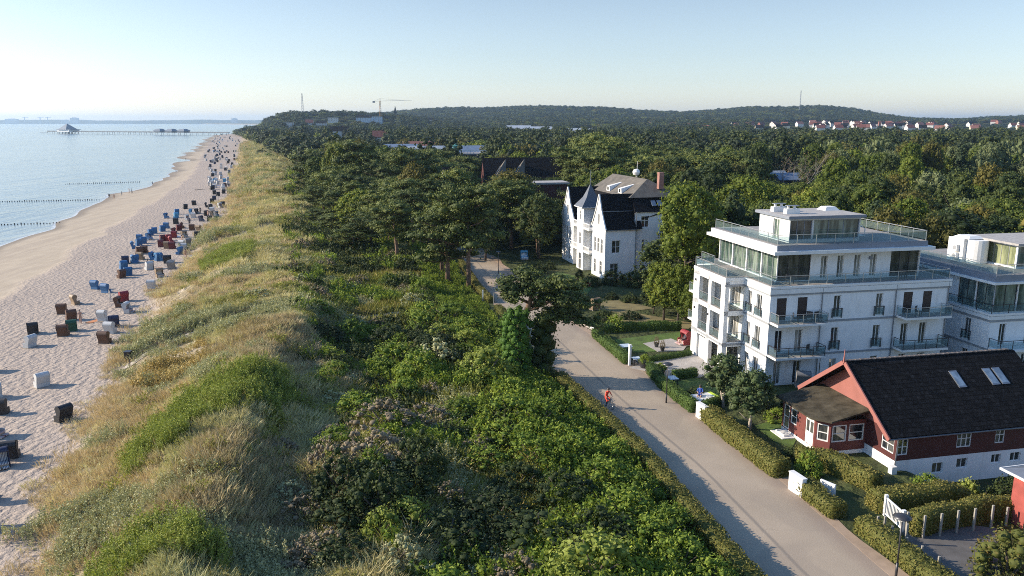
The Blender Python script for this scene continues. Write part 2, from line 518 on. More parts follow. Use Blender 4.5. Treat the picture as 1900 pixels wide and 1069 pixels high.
# promenade
def road_mat():
    m, nt, b = newmat('asphalt')
    p = pos(nt)
    n1 = noise(nt, 0.25, 4, 0.6, p); n2 = noise(nt, 9, 4, 0.7, p)
    c = ramp(nt, n1, [(0.3, (0.335, 0.27, 0.195)), (0.7, (0.41, 0.33, 0.24))])
    c = mixc(nt, mth(nt, 'MULTIPLY', n2, 0.35), c, (0.24, 0.195, 0.15))
    u = attr(nt, 'u')
    nn = mth(nt, 'MULTIPLY', mth(nt, 'SUBTRACT', noise(nt, 0.8, 4, 0.6, p), 0.5), 0.10)
    uu = mth(nt, 'ADD', u, nn)
    edge = ramp(nt, uu, [(0.0, (1,1,1)), (0.06, (0.2,0.2,0.2)), (0.12, (0,0,0)), (0.80, (0,0,0)), (0.88, (0.6,0.6,0.6)), (0.93, (1,1,1))])
    c = mixc(nt, mth(nt, 'MULTIPLY', edge, 0.75), c, (0.27, 0.205, 0.155))
    seam = ramp(nt, mth(nt, 'ABSOLUTE', mth(nt, 'SUBTRACT', mth(nt, 'ADD', u, mth(nt, 'MULTIPLY', nn, 0.15)), 0.40)), [(0.0, (1,1,1)), (0.014, (0.6,0.6,0.6)), (0.022, (0,0,0))])
    c = mixc(nt, mth(nt, 'MULTIPLY', seam, 0.6), c, (0.12, 0.11, 0.10))
    pt = ramp(nt, noise(nt, 0.09, 2, 0.4, p), [(0.56, (0,0,0)), (0.575, (1,1,1))])
    c = mixc(nt, mth(nt, 'MULTIPLY', pt, 0.22), c, (0.20, 0.165, 0.135))
    vk = nd(nt, 'ShaderNodeTexVoronoi'); vk.feature = 'DISTANCE_TO_EDGE'; vk.inputs['Scale'].default_value = 0.16; wv = nd(nt, 'ShaderNodeVectorMath', operation='ADD'); nq = nd(nt, 'ShaderNodeTexNoise'); nq.inputs['Scale'].default_value = 0.7; nt.links.new(p, nq.inputs['Vector']); nt.links.new(p, wv.inputs[0]); nt.links.new(nq.outputs['Color'], wv.inputs[1]); nt.links.new(wv.outputs[0], vk.inputs['Vector'])
    c = mixc(nt, mth(nt, 'MULTIPLY', ramp(nt, vk.outputs['Distance'], [(0.0, (1,1,1)), (0.004, (0,0,0))]), 0.2), c, (0.13, 0.11, 0.09))
    leaf = ramp(nt, noise(nt, 5, 5, 0.8, p), [(0.66, (0,0,0)), (0.70, (1,1,1))])
    c = mixc(nt, mth(nt, 'MULTIPLY', leaf, 0.35), c, (0.14, 0.11, 0.07))
    nt.links.new(c, b.inputs['Base Color']); b.inputs['Roughness'].default_value = 0.85
    bp = nd(nt, 'ShaderNodeBump'); bp.inputs['Distance'].default_value = 0.01
    nt.links.new(n2, bp.inputs['Height']); nt.links.new(bp.outputs[0], b.inputs['Normal'])
    return m
M_ROAD = road_mat()
ry = np.linspace(-20, 230, 380); ru = np.linspace(0, 1, 17)
RY = np.repeat(ry[:,None], 17, 1)
RX = xrl(RY) + (xrr(RY)-xrl(RY))*ru[None,:]
rme = grid_mesh('promenade', RX, RY, np.full(RX.shape, 0.02), {'u': np.repeat(ru[None,:], 380, 0)}, M_ROAD)
tag(link(rme, 'promenade'), kind='structure')
# ------------------------------------------------------------------ leaves, crowns, tufts
def rand_dirs(n, rg):
    d = rg.normal(size=(n, 3)); return d/np.linalg.norm(d, axis=1, keepdims=True)

def leaf_quads(C, N, size, rg, aspect=0.62, fold=0.0):
    """a small face at each of C, about square to N"""
    n = len(C)
    r = rand_dirs(n, rg)
    U = np.cross(N, r); U /= np.linalg.norm(U, axis=1, keepdims=True)+1e-9
    V = np.cross(N, U)
    s = (size*(0.65+0.7*rg.random(n)))[:, None] if not hasattr(size, 'shape') else size[:, None]
    a = C - U*s*0.5; b = C + V*s*0.5*aspect; c = C + U*s*0.5; d = C - V*s*0.5*aspect
    return np.stack([a, b, c, d], 1).reshape(-1, 3)

def quads_mesh(name, V4, val, mat, extra=None, smooth=False):
    """V4: 4n x 3 vertices, a face for each four; extra: an MB of more faces, in the same mesh"""
    n = len(V4)//4
    me = bpy.data.meshes.new(name)
    ev = np.array(extra.v, float).reshape(-1, 3) if extra else np.zeros((0, 3))
    V = np.concatenate([V4, ev]); me.vertices.add(len(V)); me.vertices.foreach_set('co', V.astype(np.float32).ravel())
    ef = extra.f if extra else []
    tot = [4]*n + [len(f) for f in ef]
    li = np.concatenate([np.arange(4*n)] + [np.array(f)+4*n for f in ef]).astype(np.int32)
    me.loops.add(len(li)); me.loops.foreach_set('vertex_index', li)
    st = np.concatenate([[0], np.cumsum(tot)[:-1]]).astype(np.int32)
    me.polygons.add(len(tot)); me.polygons.foreach_set('loop_start', st)
    at = me.attributes.new('v', 'FLOAT', 'FACE')
    at.data.foreach_set('value', np.concatenate([val, np.full(len(ef), 0.1)]).astype(np.float32))  # core faces take the dark end, inner shade put into the leaf colour
    me.materials.append(mat); me.update(calc_edges=True)
    return me

def lobes_cloud(lobes, per, size, rg, out=0.75, flat=1.0):
    """lobes: (cx,cy,cz,rx,ry,rz); leaves on the outer shell of each lobe"""
    Cs, Ns, Vs = [], [], []
    for L in lobes:
        L = np.array(L, float)
        area = (L[3]*L[4] + L[3]*L[5] + L[4]*L[5])/3
        n = max(6, int(per*area))
        d = rand_dirs(n, rg)
        low = d[:, 2] < -0.25
        d[low, 2] *= np.where(rg.random(low.sum()) < 0.5, -1, 1)
        rr = out + (1-out)*rg.random(n)**0.6 + 0.13*rg.normal(size=n)
        C = L[:3] + d*L[3:6]*rr[:, None]
        N = d + 0.55*rg.normal(size=(n, 3)); N[:, 2] += 0.25
        N /= np.linalg.norm(N, axis=1, keepdims=True)
        Cs.append(C); Ns.append(N)
        lv = rg.random()
        Vs.append(np.clip(0.35*lv + 0.65*rg.random(n), 0, 1))
    C = np.concatenate(Cs); N = np.concatenate(Ns); v = np.concatenate(Vs)
    return leaf_quads(C, N, size, rg), v

_ico = [(0,0,-1),(0.723,-0.526,-0.447),(-0.276,-0.851,-0.447),(-0.894,0,-0.447),(-0.276,0.851,-0.447),(0.723,0.526,-0.447),(0.276,-0.851,0.447),(-0.723,-0.526,0.447),(-0.723,0.526,0.447),(0.276,0.851,0.447),(0.894,0,0.447),(0,0,1)]
_icf = [(0,1,2),(1,0,5),(0,2,3),(0,3,4),(0,4,5),(1,5,10),(2,1,6),(3,2,7),(4,3,8),(5,4,9),(1,10,6),(2,6,7),(3,7,8),(4,8,9),(5,9,10),(6,10,11),(7,6,11),(8,7,11),(9,8,11),(10,9,11)]
def cores(lobes, k):  # solid balls added inside the lobes to stop light passing through
    mb = MB()
    for L in lobes:
        b = len(mb.v)
        mb.v += [(L[0]+p[0]*L[3]*k, L[1]+p[1]*L[4]*k, L[2]+p[2]*L[5]*k) for p in _ico]
        mb.f += [tuple(b+i for i in reversed(f)) for f in _icf]
    return mb

def broad_crown(name, mat, seed, h=12.0, r=4.2, base=2.2, per=46, size=0.34, nl=60, shape='round', lob=(0.14, 0.30)):
    rg = np.random.default_rng(seed)
    lobes = []
    lean = rg.normal(size=2)*0.3
    for i in range(nl):
        f = (i+0.5)/nl
        a = i*2.399 + rg.normal()*0.3
        zz = 1-1.75*f
        rad = math.sqrt(max(0, 1-zz*zz))*(0.75+0.3*rg.random())
        if shape == 'tall': k = 0.8
        elif shape == 'cone': rad = (1-(zz+0.75)/1.85)*1.15*(0.8+0.35*rg.random()); k = 1
        else: k = 1
        lr = r*(lob[0] + (lob[1]-lob[0])*rg.random())
        if shape == 'cone': lr *= 0.75
        hz_ = (h-base)/2
        cz = base + hz_ + zz*(hz_-lr*0.4)
        rm = r - lr*0.8
        lobes.append((rad*math.cos(a)*rm*k+lean[0]*zz, rad*math.sin(a)*rm*k+lean[1]*zz, cz, lr, lr, lr*0.82))
    # inner mass, so that the middle is not open
    for i in range(7):
        a = rg.random()*6.28; q = rg.random()*0.35*r
        lobes.append((q*math.cos(a), q*math.sin(a), base+(h-base)*(0.25+0.5*rg.random()), r*0.5, r*0.5, (h-base)*0.22))
    V, v = lobes_cloud(lobes, per, size, rg)
    return quads_mesh(name, V, v, mat, cores(lobes, 0.58))

def limbs(mb, h, r, base, rg, n=7, tr=0.22, lean=0.4):
    ax, ay = rg.normal()*lean, rg.normal()*lean
    top = Vector((ax, ay, h*0.62))
    mb.tube([(0,0,-0.4),(ax*0.2,ay*0.2,h*0.2),(ax*0.6,ay*0.6,h*0.4),top], [tr*1.25, tr, tr*0.75, tr*0.4], 8)
    for i in range(n):
        a = i*2.4+rg.random(); f = 0.25+0.3*rg.random()
        p0 = Vector((ax*f*1.3, ay*f*1.3, h*f)); L = r*(0.55+0.3*rg.random())
        p2 = p0 + Vector((math.cos(a)*L, math.sin(a)*L, L*0.75)); p1 = p0.lerp(p2, 0.5) + Vector((0,0,-0.15*L))
        mb.tube([p0, p1, p2], [tr*0.5, tr*0.33, tr*0.12], 5)
    return mb

def pine_tree_mesh(seed, mat, tmat, h=11.0, r=3.6, nb=15, per=60, size=0.34, low=0.42, flat=0.48):
    rg = np.random.default_rng(seed)
    tb = MB(); tr = 0.2 + h*0.008
    bx, by = rg.normal(size=2)*0.7
    pts = [Vector((0,0,-0.4)), Vector((bx*0.15,by*0.25,h*0.25)), Vector((bx*0.7,by*0.5,h*0.5)), Vector((bx*0.8,by,h*0.75)), Vector((bx,by*0.9,h*0.93))]
    tb.tube(pts, [tr*1.2, tr, tr*0.8, tr*0.55, tr*0.2], 8)
    lobes = []
    def tp(f):
        f = f*4; i = min(3, int(f)); return pts[i].lerp(pts[i+1], f-i)
    for i in range(nb):
        f = low + (0.98-low)*((i+0.3)/nb)
        p0 = tp(min(f, 0.97)); a = i*2.4+rg.random()*0.8
        prof = math.sin(min(1, (1-f)/(1-low)*0.9+0.22)*math.pi*0.62)
        L = r*(0.35+0.75*prof)*(0.7+0.4*rg.random())
        p2 = p0 + Vector((math.cos(a)*L, math.sin(a)*L, L*(0.12+0.25*rg.random())))
        p1 = p0.lerp(p2, 0.5) + Vector((0,0,-0.06*L))
        tb.tube([p0, p1, p2], [tr*0.4, tr*0.26, tr*0.1], 5)
        for q in (1.0, 0.66, 0.36):
            c = p0.lerp(p2, q)
            lr = r*(0.24+0.16*rg.random())
            lobes.append((c.x+rg.normal()*0.2, c.y+rg.normal()*0.2, c.z+0.25, lr*1.15, lr*1.15, lr*flat))
            if rg.random() < 0.7:
                b2 = a + (0.6 if rg.random() < 0.5 else -0.6)
                lobes.append((p0.x+math.cos(b2)*L*q*0.8, p0.y+math.sin(b2)*L*q*0.8, c.z+rg.normal()*0.3, lr*0.9, lr*0.9, lr*flat*0.9))
    lobes.append((pts[4].x, pts[4].y, h*0.95, r*0.32, r*0.32, r*0.24))
    V, v = lobes_cloud(lobes, per, size, rg, out=0.6)
    return quads_mesh('crown', V, v, mat, cores(lobes, 0.55)), tb.mesh('trunk', tmat, True)

def tuft_mesh(name, mat, seed, n=22, h=0.8, w=0.06, spread=0.35, lean=0.5):
    rg = np.random.default_rng(seed)
    a = rg.random(n)*6.283; rr = spread*np.sqrt(rg.random(n))
    B = np.stack([rr*np.cos(a), rr*np.sin(a), np.zeros(n)-0.05], 1)
    la = a + rg.normal(size=n)*0.8; ll = lean*h*(0.3+rg.random(n))
    hh = h*(0.55+0.6*rg.random(n))
    T = B + np.stack([ll*np.cos(la), ll*np.sin(la), hh], 1)
    M = B + np.stack([ll*0.35*np.cos(la), ll*0.35*np.sin(la), hh*0.6], 1)
    wa = rg.random(n)*6.283; W = np.stack([np.cos(wa), np.sin(wa), np.zeros(n)], 1)*w
    V = np.stack([B-W*0.5, M-W*0.5, T, M+W*0.5], 1).reshape(-1, 3)
    return quads_mesh(name, V, rg.random(n), mat)

# leaf colours
F_OAK = foliage('leaves_oak', [(0.022,0.038,0.008), (0.095,0.130,0.022), (0.29,0.30,0.05)], 0.3)
F_LIME = foliage('leaves_lime', [(0.035,0.062,0.010), (0.13,0.170,0.022), (0.34,0.36,0.05)], 0.32)
F_DARK = foliage('leaves_dark', [(0.012,0.022,0.007), (0.040,0.062,0.016), (0.125,0.145,0.03)], 0.2)
F_AUT = foliage('leaves_turning', [(0.045,0.050,0.012), (0.105,0.100,0.022), (0.22,0.175,0.035)], 0.3)
F_WILLOW = foliage('leaves_willow', [(0.08,0.10,0.04), (0.15,0.18,0.075), (0.25,0.27,0.13)], 0.25)
F_PINE = foliage('needles', [(0.018,0.030,0.009), (0.095,0.122,0.028), (0.29,0.30,0.06)], 0.12)
F_SPRUCE = foliage('needles_dark', [(0.014,0.026,0.014), (0.03,0.05,0.02), (0.07,0.09,0.03)], 0.1)
F_GRASS = foliage('marram_blades', [(0.35,0.30,0.14), (0.62,0.54,0.27), (0.80,0.72,0.43)], 0.25, 0.11, tint=(0.36,0.37,0.17))
F_DRY = foliage('dry_blades', [(0.34,0.25,0.13), (0.54,0.42,0.24), (0.70,0.57,0.36)], 0.2, 0.2)
F_GOLD = foliage('golden_weeds', [(0.26,0.19,0.06), (0.42,0.31,0.10), (0.55,0.43,0.18)], 0.2, 0.3)
F_REED = foliage('bright_scrub_leaves', [(0.09,0.125,0.018), (0.22,0.265,0.042), (0.42,0.44,0.12)], 0.3, 0.2)
F_SAGE = foliage('sage_leaves', [(0.24,0.24,0.11), (0.36,0.36,0.18), (0.50,0.48,0.27)], 0.2, 0.2)
F_MEAD = foliage('meadow_blades', [(0.075,0.09,0.018), (0.22,0.235,0.042), (0.44,0.41,0.10)], 0.25, 0.12, tint=(0.17,0.13,0.045))
F_BUSH = foliage('bush_leaves', [(0.026,0.046,0.008), (0.145,0.215,0.028), (0.42,0.48,0.07)], 0.35, 0.2)
F_DBUSH = foliage('dark_bush_leaves', [(0.012,0.022,0.007), (0.038,0.058,0.015), (0.105,0.125,0.03)], 0.2, 0.2)
F_TWIG = foliage('twiggy_heads', [(0.13,0.105,0.06), (0.22,0.175,0.11), (0.34,0.28,0.17)], 0.1, 0.3)
F_HEDGE = foliage('hedge_leaves', [(0.045,0.055,0.012), (0.12,0.125,0.026), (0.27,0.22,0.06)], 0.2, 0.5)
F_HEDGE_G = foliage('clipped_green_leaves', [(0.03,0.06,0.012), (0.06,0.105,0.02), (0.11,0.16,0.035)], 0.2, 0.5)
M_BARK = plain('bark', (0.105,0.08,0.062), 0.9, 0.35, 3.0, bump=0.02)
M_PBARK = plain('pine_bark', (0.20,0.125,0.085), 0.9, 0.35, 3.0, bump=0.02)
M_PALEBARK = plain('pale_bark', (0.42,0.36,0.29), 0.9, 0.3, 4.0)

# prototypes of every plant: (crown mesh, trunk mesh, nominal height, nominal radius)
def trunk_mesh(seed, h, r, base, n=7, tr=0.22):
    return limbs(MB(), h, r, base, np.random.default_rng(seed), n, tr).mesh('trunk', M_BARK, True)
BROAD = []
for k, (mat_, h, r, base, sh, desc) in enumerate([
        (F_OAK, 13, 5.0, 2.4, 'round', 'round olive-green broadleaf tree'),
        (F_LIME, 12, 4.6, 1.8, 'round', 'bright yellow-green broadleaf tree'),
        (F_DARK, 14, 5.0, 2.4, 'round', 'dark green broadleaf tree'),
        (F_AUT, 11, 4.6, 2.0, 'round', 'browning broadleaf tree'),
        (F_WILLOW, 10, 4.8, 1.0, 'round', 'silvery willow-like tree'),
        (F_OAK, 15, 3.8, 2.0, 'tall', 'tall narrow green broadleaf tree'),
        (F_DARK, 12, 4.4, 1.5, 'round', 'lumpy deep green broadleaf tree'),
        (F_LIME, 15.5, 4.9, 5.8, 'round', 'broad round-crowned oak in sunlit leaf colours')]):  # lime leaves on the oak, its sunlight put into the leaf colour
    BROAD.append((broad_crown('crown', mat_, 100+k, h, r, base, shape=sh, nl=60+8*(k % 3)), trunk_mesh(200+k, h, r, base), h, r, desc))
PINE = []
for k, (h, r, nb, low, desc) in enumerate([(12, 3.8, 16, 0.42, 'tall flat-topped pine'), (10, 3.9, 14, 0.36, 'spreading dark pine'), (13, 3.3, 16, 0.5, 'slim high-crowned pine'),
                                     (9, 3.6, 15, 0.25, 'low bushy pine'), (11, 4.3, 18, 0.38, 'wide umbrella-shaped pine')]):
    c_, t_ = pine_tree_mesh(300+k, F_PINE, M_PBARK, h, r, nb+4, 74, 0.26, low)
    PINE.append((c_, t_, h, r, desc))
SPRUCE = (broad_crown('crown', F_SPRUCE, 401, 13, 3.0, 0.8, 40, 0.34, 60, 'cone', (0.16, 0.28)), trunk_mesh(402, 13, 2.0, 1, 3), 13, 3.0, 'pointed dark spruce')

# lighter ones for the wood far off
W_OAK = foliage('wood_leaves', [(0.010,0.020,0.007), (0.048,0.066,0.018), (0.15,0.165,0.04)], 0.15, 0.02)
W_DARK = foliage('wood_leaves_dark', [(0.007,0.014,0.006), (0.026,0.040,0.014), (0.085,0.10,0.03)], 0.1, 0.02)
def far_mesh(seed, mat, h, r, base, sh='round', per=7, size=0.9, nl=16):
    return broad_crown('wood_crown', mat, seed, h, r, base, per=per, size=size, nl=nl, shape=sh, lob=(0.3, 0.45))

# instanced stuff: a cloud of points and a geometry-nodes modifier on one object
_hidden = {}
def stuff_cloud(name, pts, rot, scl, idx, meshes, label, cat, zsc=None):
    c = bpy.data.collections.new(name + '_kinds')
    for i, me in enumerate(meshes):
        o = bpy.data.objects.new('%s_%02d' % (name + '_kind', i), me); c.objects.link(o)
    me = bpy.data.meshes.new(name)
    me.vertices.add(len(pts)); me.vertices.foreach_set('co', np.asarray(pts, np.float32).ravel())
    for nm, arr, tp in (('rz', rot, 'FLOAT'), ('sc', scl, 'FLOAT'), ('zs', zsc if zsc is not None else scl, 'FLOAT'), ('ix', idx, 'INT')):
        a = me.attributes.new(nm, tp, 'POINT'); a.data.foreach_set('value', np.asarray(arr, np.int32 if tp == 'INT' else np.float32))
    o = link(me, name); tag(o, label, cat, kind='stuff')
    ng = bpy.data.node_groups.new(name + '_spread', 'GeometryNodeTree')
    ng.interface.new_socket('Geometry', in_out='INPUT', socket_type='NodeSocketGeometry')
    ng.interface.new_socket('Geometry', in_out='OUTPUT', socket_type='NodeSocketGeometry')
    gi = ng.nodes.new('NodeGroupInput'); go = ng.nodes.new('NodeGroupOutput')
    ip = ng.nodes.new('GeometryNodeInstanceOnPoints'); ci = ng.nodes.new('GeometryNodeCollectionInfo')
    ci.inputs['Collection'].default_value = c; ci.inputs['Separate Children'].default_value = True; ci.inputs['Reset Children'].default_value = True
    def na(nm, tp):
        n = ng.nodes.new('GeometryNodeInputNamedAttribute'); n.data_type = tp; n.inputs[0].default_value = nm; return n.outputs['Attribute']
    L = ng.links.new
    cx = ng.nodes.new('ShaderNodeCombineXYZ'); L(na('rz', 'FLOAT'), cx.inputs['Z'])
    cs = ng.nodes.new('ShaderNodeCombineXYZ'); s_ = na('sc', 'FLOAT'); L(s_, cs.inputs['X']); L(s_, cs.inputs['Y']); L(na('zs', 'FLOAT'), cs.inputs['Z'])
    L(gi.outputs[0], ip.inputs['Points']); L(ci.outputs[0], ip.inputs['Instance']); ip.inputs['Pick Instance'].default_value = True
    L(na('ix', 'INT'), ip.inputs['Instance Index']); L(cx.outputs[0], ip.inputs['Rotation']); L(cs.outputs[0], ip.inputs['Scale'])
    L(ip.outputs[0], go.inputs[0])
    md = o.modifiers.new('spread', 'NODES'); md.node_group = ng
    return o
# ------------------------------------------------------------------ where things stand
LAND = {  # landmarks that labels refer to
 'the ivy-clad pine': (1.2, 70.5), 'the white gabled villa': (20, 126), 'the terraced white block': (32, 78),
 'the maroon house': (31, 54), 'the cyclist': (7.5, 61), 'the black litter bin': (-40, 77), 'the dune path': (-20, 90),
 'the stone-posted gate': (24, 45), 'the sand hollow': (-17, 56), 'the front lamp post': (19.5, 38.5), 'the dune edge': (-34, 50),
 'the pale bare birches': (74, 205), 'the small white gable': (-14, 182), 'the two pointed dormers': (8, 205),
 'the blue-grey shed roofs': (66, 170), 'the sandy brow': (-88, 290), 'the pond': (125, 190), 'the maroon shed': (12, 160),
 'the lower white block': (52, 78), 'the pier side cliff': (-200, 560), 'the bend of the promenade': (-9, 141)}
LQ = []   # (object, description, x, y)
def queue_label(o, desc, x, y): LQ.append((o, desc, x, y))

def flush_labels():
    by = {}
    for o, d, x, y in LQ:
        lm, dist = min(((k, math.hypot(x-p[0], (y-p[1]))) for k, p in LAND.items()), key=lambda q: q[1])
        by.setdefault((d, lm), []).append((dist, o))
    for (d, lm), L in by.items():
        L.sort(key=lambda q: q[0])
        for i, (_, o) in enumerate(L):
            o['label'] = '%s, %s' % (d, ('the only one by ' + lm) if len(L) == 1 else '%s out from %s' % (ordw(i+1), lm))

# building footprints (world, generous), where nothing grows
FOOT = [[(17,68),(45,68),(43,95),(15,91)], [(43,68),(66,73),(63,95),(41,90)], [(19,49),(41,50),(41,66),(18,64)],
        [(6,114),(30,121),(26,146),(2,140)]]
GARDEN = [(8.5,88),(24,90),(27,118),(8,136),(-1,142),(2,112)]
POND = [(98,168),(112,160),(160,170),(190,200),(170,240),(120,225),(98,195)]
TL_PX = [(880,575),(850,548),(760,505),(690,475),(640,448),(600,410),(578,375),(562,342),(530,303),(485,281),(458,264),(436,248)]
TLw = [(-4,100)] + [P(a, b, 1) for a, b in TL_PX][1:] + [(-560, 1650), (-640, 2400), (-840, 3400), (-1150, 5000), (-3100, 8600)]
xtl = cv([(-4,60)] + TLw)

def occluded(x, y, r=0.0):
    o = np.zeros(np.shape(x), bool)
    for f in FOOT: o |= inpoly(x, y, f)
    return o

def XZ(px, py, Y):
    """the place at distance Y that the photograph shows at px, py"""
    dv = py-534.5; y = FPX*_c-dv*_s; zz = -FPX*_s-dv*_c; t = Y/y
    return (px-950)*t, CAM_H+zz*t
# further houses: px, ridge y, distance, turn, length, width, eave over ground, ridge over ground, wall, roof, lowest y seen, label
FAR = [
 (846,312,196,15,6.5,7.5,8.5,None,'white','slate',352,'small white house with a steep sunlit gable, half hidden by pines'),
 (975,294,222,8,24,11,6.5,None,'maroon','slate',338,'long dark slate-roofed house with two pointed dormers'),
 (870,284,330,10,14,10,7.5,None,'darkwall','flat',300,'grey-white flat-roofed house with a small green tower'),
 (1016,337,172,12,7.5,5,5.0,None,'maroon','flat',372,'flat maroon shed between the dark trees'),
 (742,268,440,5,22,10,4.5,None,'darkwall','bluegrey',276,'long shed under a pale blue-grey roof beside the brick hall'),
 (790,272,400,12,18,12,4.5,None,'pale','palegrey',281,'low hall with a pale grey tin roof below the brick hall'),
 (850,271,420,8,34,10,4.5,None,'darkwall','bluegrey',279,'longest of the blue-grey shed roofs, running toward the green tower'),
 (783,263,490,8,26,12,6,None,'brick','brickroof',277,'brick hall with a reddish roof and a sunlit cream gable'),
 (704,243,640,8,11,9,7,None,'white','redroof',262,'white villa with a tall dark red hipped roof among trees'),
 (630,235,760,12,18,13,8,None,'white','slate',262,'white villa with a dark slate roof above the pine belt'),
 (536,227,1150,14,14,10,9,None,'white','flat',236,'white flat-roofed villa at the foot of the bluff'),
 (574,222,1250,10,12,9,8,None,'white','redroof',232,'white gabled villa on the bluff, halfway up'),
 (596,225,1220,10,16,9,8,None,'pale','slate',232,'grey-roofed villa beside the white gabled villa on the bluff'),
 (618,218,1300,8,16,12,11,None,'white','flat',229,'tall white box-like villa on the bluff'),
 (676,214,1350,4,26,12,12,None,'paleblue','slate',230,'large pale blue hotel on the wooded bluff'),
 (700,216,1330,6,16,12,13,None,'paleblue','flat',231,'pale blue flat-roofed block beside the crane'),
 (797,219,1500,10,14,10,9,None,'white','slate',229,'white villa alone on the wooded slope'),
 (765,242,900,10,12,9,6,None,'white','palegrey',250,'small white house with a pale roof in the wood'),
 (955,233,1500,4,60,20,7,None,'white','palegrey',240,'long white hall roof in the plain below the hills'),
 (1000,235,1450,4,80,18,6,None,'white','palegrey',242,'longest white hall roof in the plain below the hills'),
 (1075,238,1350,3,70,20,6,None,'pale','palegrey',246,'pale warehouse roof nearest the wood in the plain'),
 (1462,322,262,10,9,6,3.4,None,'darkwall','bluegrey',342,'small hut with a blue-grey roof behind the pale bare birches'),
 (1440,318,285,20,7,5,3.2,None,'darkwall','palegrey',332,'small hut with a pale slanting roof among dark trees'),
]
HOUSES = []     # x, y, clear radius, height down to which it is seen
for f in FAR:
    x_, z_ = XZ(f[0], f[1], f[2]); _, zl = XZ(f[0], f[10], f[2])
    HOUSES.append((x_, f[2], max(f[4], f[5])*0.62+2, zl))
for px_b, Y_b in ((1465, 205), (1497, 203)):
    HOUSES.append((XZ(px_b, 345, Y_b)[0], Y_b, 4.0, XZ(px_b, 345, Y_b)[1]))
VILLAGE = []
_r2 = random.Random(5)
for k in range(120):
    if k < 62: px_ = _r2.uniform(1500, 1690); py_ = _r2.uniform(229, 243)
    elif k < 84: px_ = _r2.uniform(1700, 1930); py_ = _r2.uniform(229, 248)
    else: px_ = _r2.uniform(1190, 1500); py_ = _r2.uniform(233, 244)
    Y_ = 800
    while Y_ < 2500:
        x_, z_ = XZ(px_, py_, Y_)
        if z_ < hz(x_, Y_) + 4: break
        Y_ += 25
    if any(math.hypot(x_-v[0], Y_-v[1]) < 16 for v in VILLAGE): continue
    VILLAGE.append((x_, Y_, _r2.uniform(-40, 40), _r2.choice([11, 13, 16, 12]), _r2.random()))
    HOUSES.append((x_, Y_, 9, None))
# ------------------------------------------------------------------ the wood, the belt of pines
def bases(px, py, z=0.5): return P(px, py, z)
TREES = []   # kind ('pine'/'broad'/'spruce'), variant, x, y, height scale, radius scale
def plant(kind, var, x, y, h=None, r=None):
    src = PINE[var] if kind == 'pine' else BROAD[var] if kind == 'broad' else SPRUCE
    TREES.append((kind, var, x, y, (h/src[2]) if h else 1.0, (r/src[3]) if r else ((h/src[2]) if h else 1.0)))

def top_at(kind, var, px, ptop, Y, r=None):
    """a tree at distance Y whose top the photograph shows at px, ptop"""
    # height of the ray through px, ptop at distance Y
    dv = ptop-534.5; y = FPX*_c-dv*_s; zz = -FPX*_s-dv*_c; t = Y/y
    x = (px-950)*t; z = CAM_H+zz*t
    plant(kind, var, x, Y, z-hz(x, Y), r)

for a in [('pine',0,735,372,126,3.6),('pine',1,690,398,138,3.8),('pine',2,765,350,140,3.2),('pine',4,868,345,112,4.6),('pine',2,818,372,121,3.2),
          ('pine',0,640,392,155,3.8),('pine',4,600,345,185,4.4),('pine',3,655,420,137,3.2),('pine',0,850,310,165,4.2),
          ('pine',2,790,330,158,3.6),('pine',1,720,335,165,3.8),('pine',4,680,345,172,4.2),('pine',0,625,350,190,4.2),('pine',3,590,388,168,3.2),('pine',1,615,402,158,3.4),
          ('broad',3,945,318,165,6.5),('broad',2,915,362,150,5),('broad',2,900,400,136,4.2),('broad',1,1262,490,92,2.2),('broad',6,1240,440,100,4.0),('broad',1,1290,520,88,1.8),('broad',6,1000,358,138,4.4),('broad',7,1284,343,94,4.6),('broad',6,1290,430,97,3.6),('broad',1,1395,328,132,4.8),('broad',1,1355,348,138,3.6),
          ('broad',1,1236,488,93.5,2.6),('broad',6,1215,520,97,1.9),('broad',2,1330,300,170,6.0),('broad',2,1250,290,200,6.5),('pine',4,1105,250,250,8),('pine',4,1140,262,225,6),
          ('pine',0,1075,270,215,6),('broad',0,1330,262,262,8),('broad',4,1635,305,205,7.0),('broad',1,1600,345,168,4.2),('broad',4,1530,385,150,4.6),('broad',4,1800,372,128,5.2),
          ('broad',3,1690,385,140,4.6),('broad',2,1540,300,220,6),('broad',3,1720,335,185,5),('spruce',0,1722,312,178,4.2),('broad',2,1760,330,170,5),
          ('broad',1,1680,440,118,3.6),('broad',3,1745,400,124,4),('broad',0,1835,350,150,5),('broad',3,1880,372,132,5),('broad',4,1590,440,122,3.2),('broad',6,1650,365,150,5),
          ('spruce',0,1445,390,150,3.4),('broad',6,1300,470,108,3.4),('broad',5,1200,400,150,5),('broad',2,1170,350,190,6)]:
    top_at(*a)

# fill: a jittered lattice of places, near ones each a tree of its own
def lattice(y0, y1, step, tmax=0.78):
    xs, ys = [], []
    y = y0
    while y < y1:
        s = step(y)
        W = tmax*y + 25
        n = int(2*W/s)
        x = -W + (np.arange(n)+0.5)*s + (npr.random(n)-0.5)*s*0.75
        xs.append(x); ys.append(y + (npr.random(n)-0.5)*s*0.75)
        y += s*0.88
    return np.concatenate(xs), np.concatenate(ys)

fx, fy = lattice(100, 300, lambda y: 6.7 + (y-100)*0.005)
tl = xtl(fy)
ok = (fx > tl + 1) & ~occluded(fx, fy) & ~inpoly(fx, fy, GARDEN) & ~inpoly(fx, fy, POND)
ok &= ~((fx > xrl(fy)-1.5) & (fx < xrr(fy)+1.5))
ok &= ~((fy < 104) & (fx < 27))
ok &= ~inpoly(fx, fy, [(-4,100),(10,100),(6,112),(-6,141),(-14,141),(-9,120)])
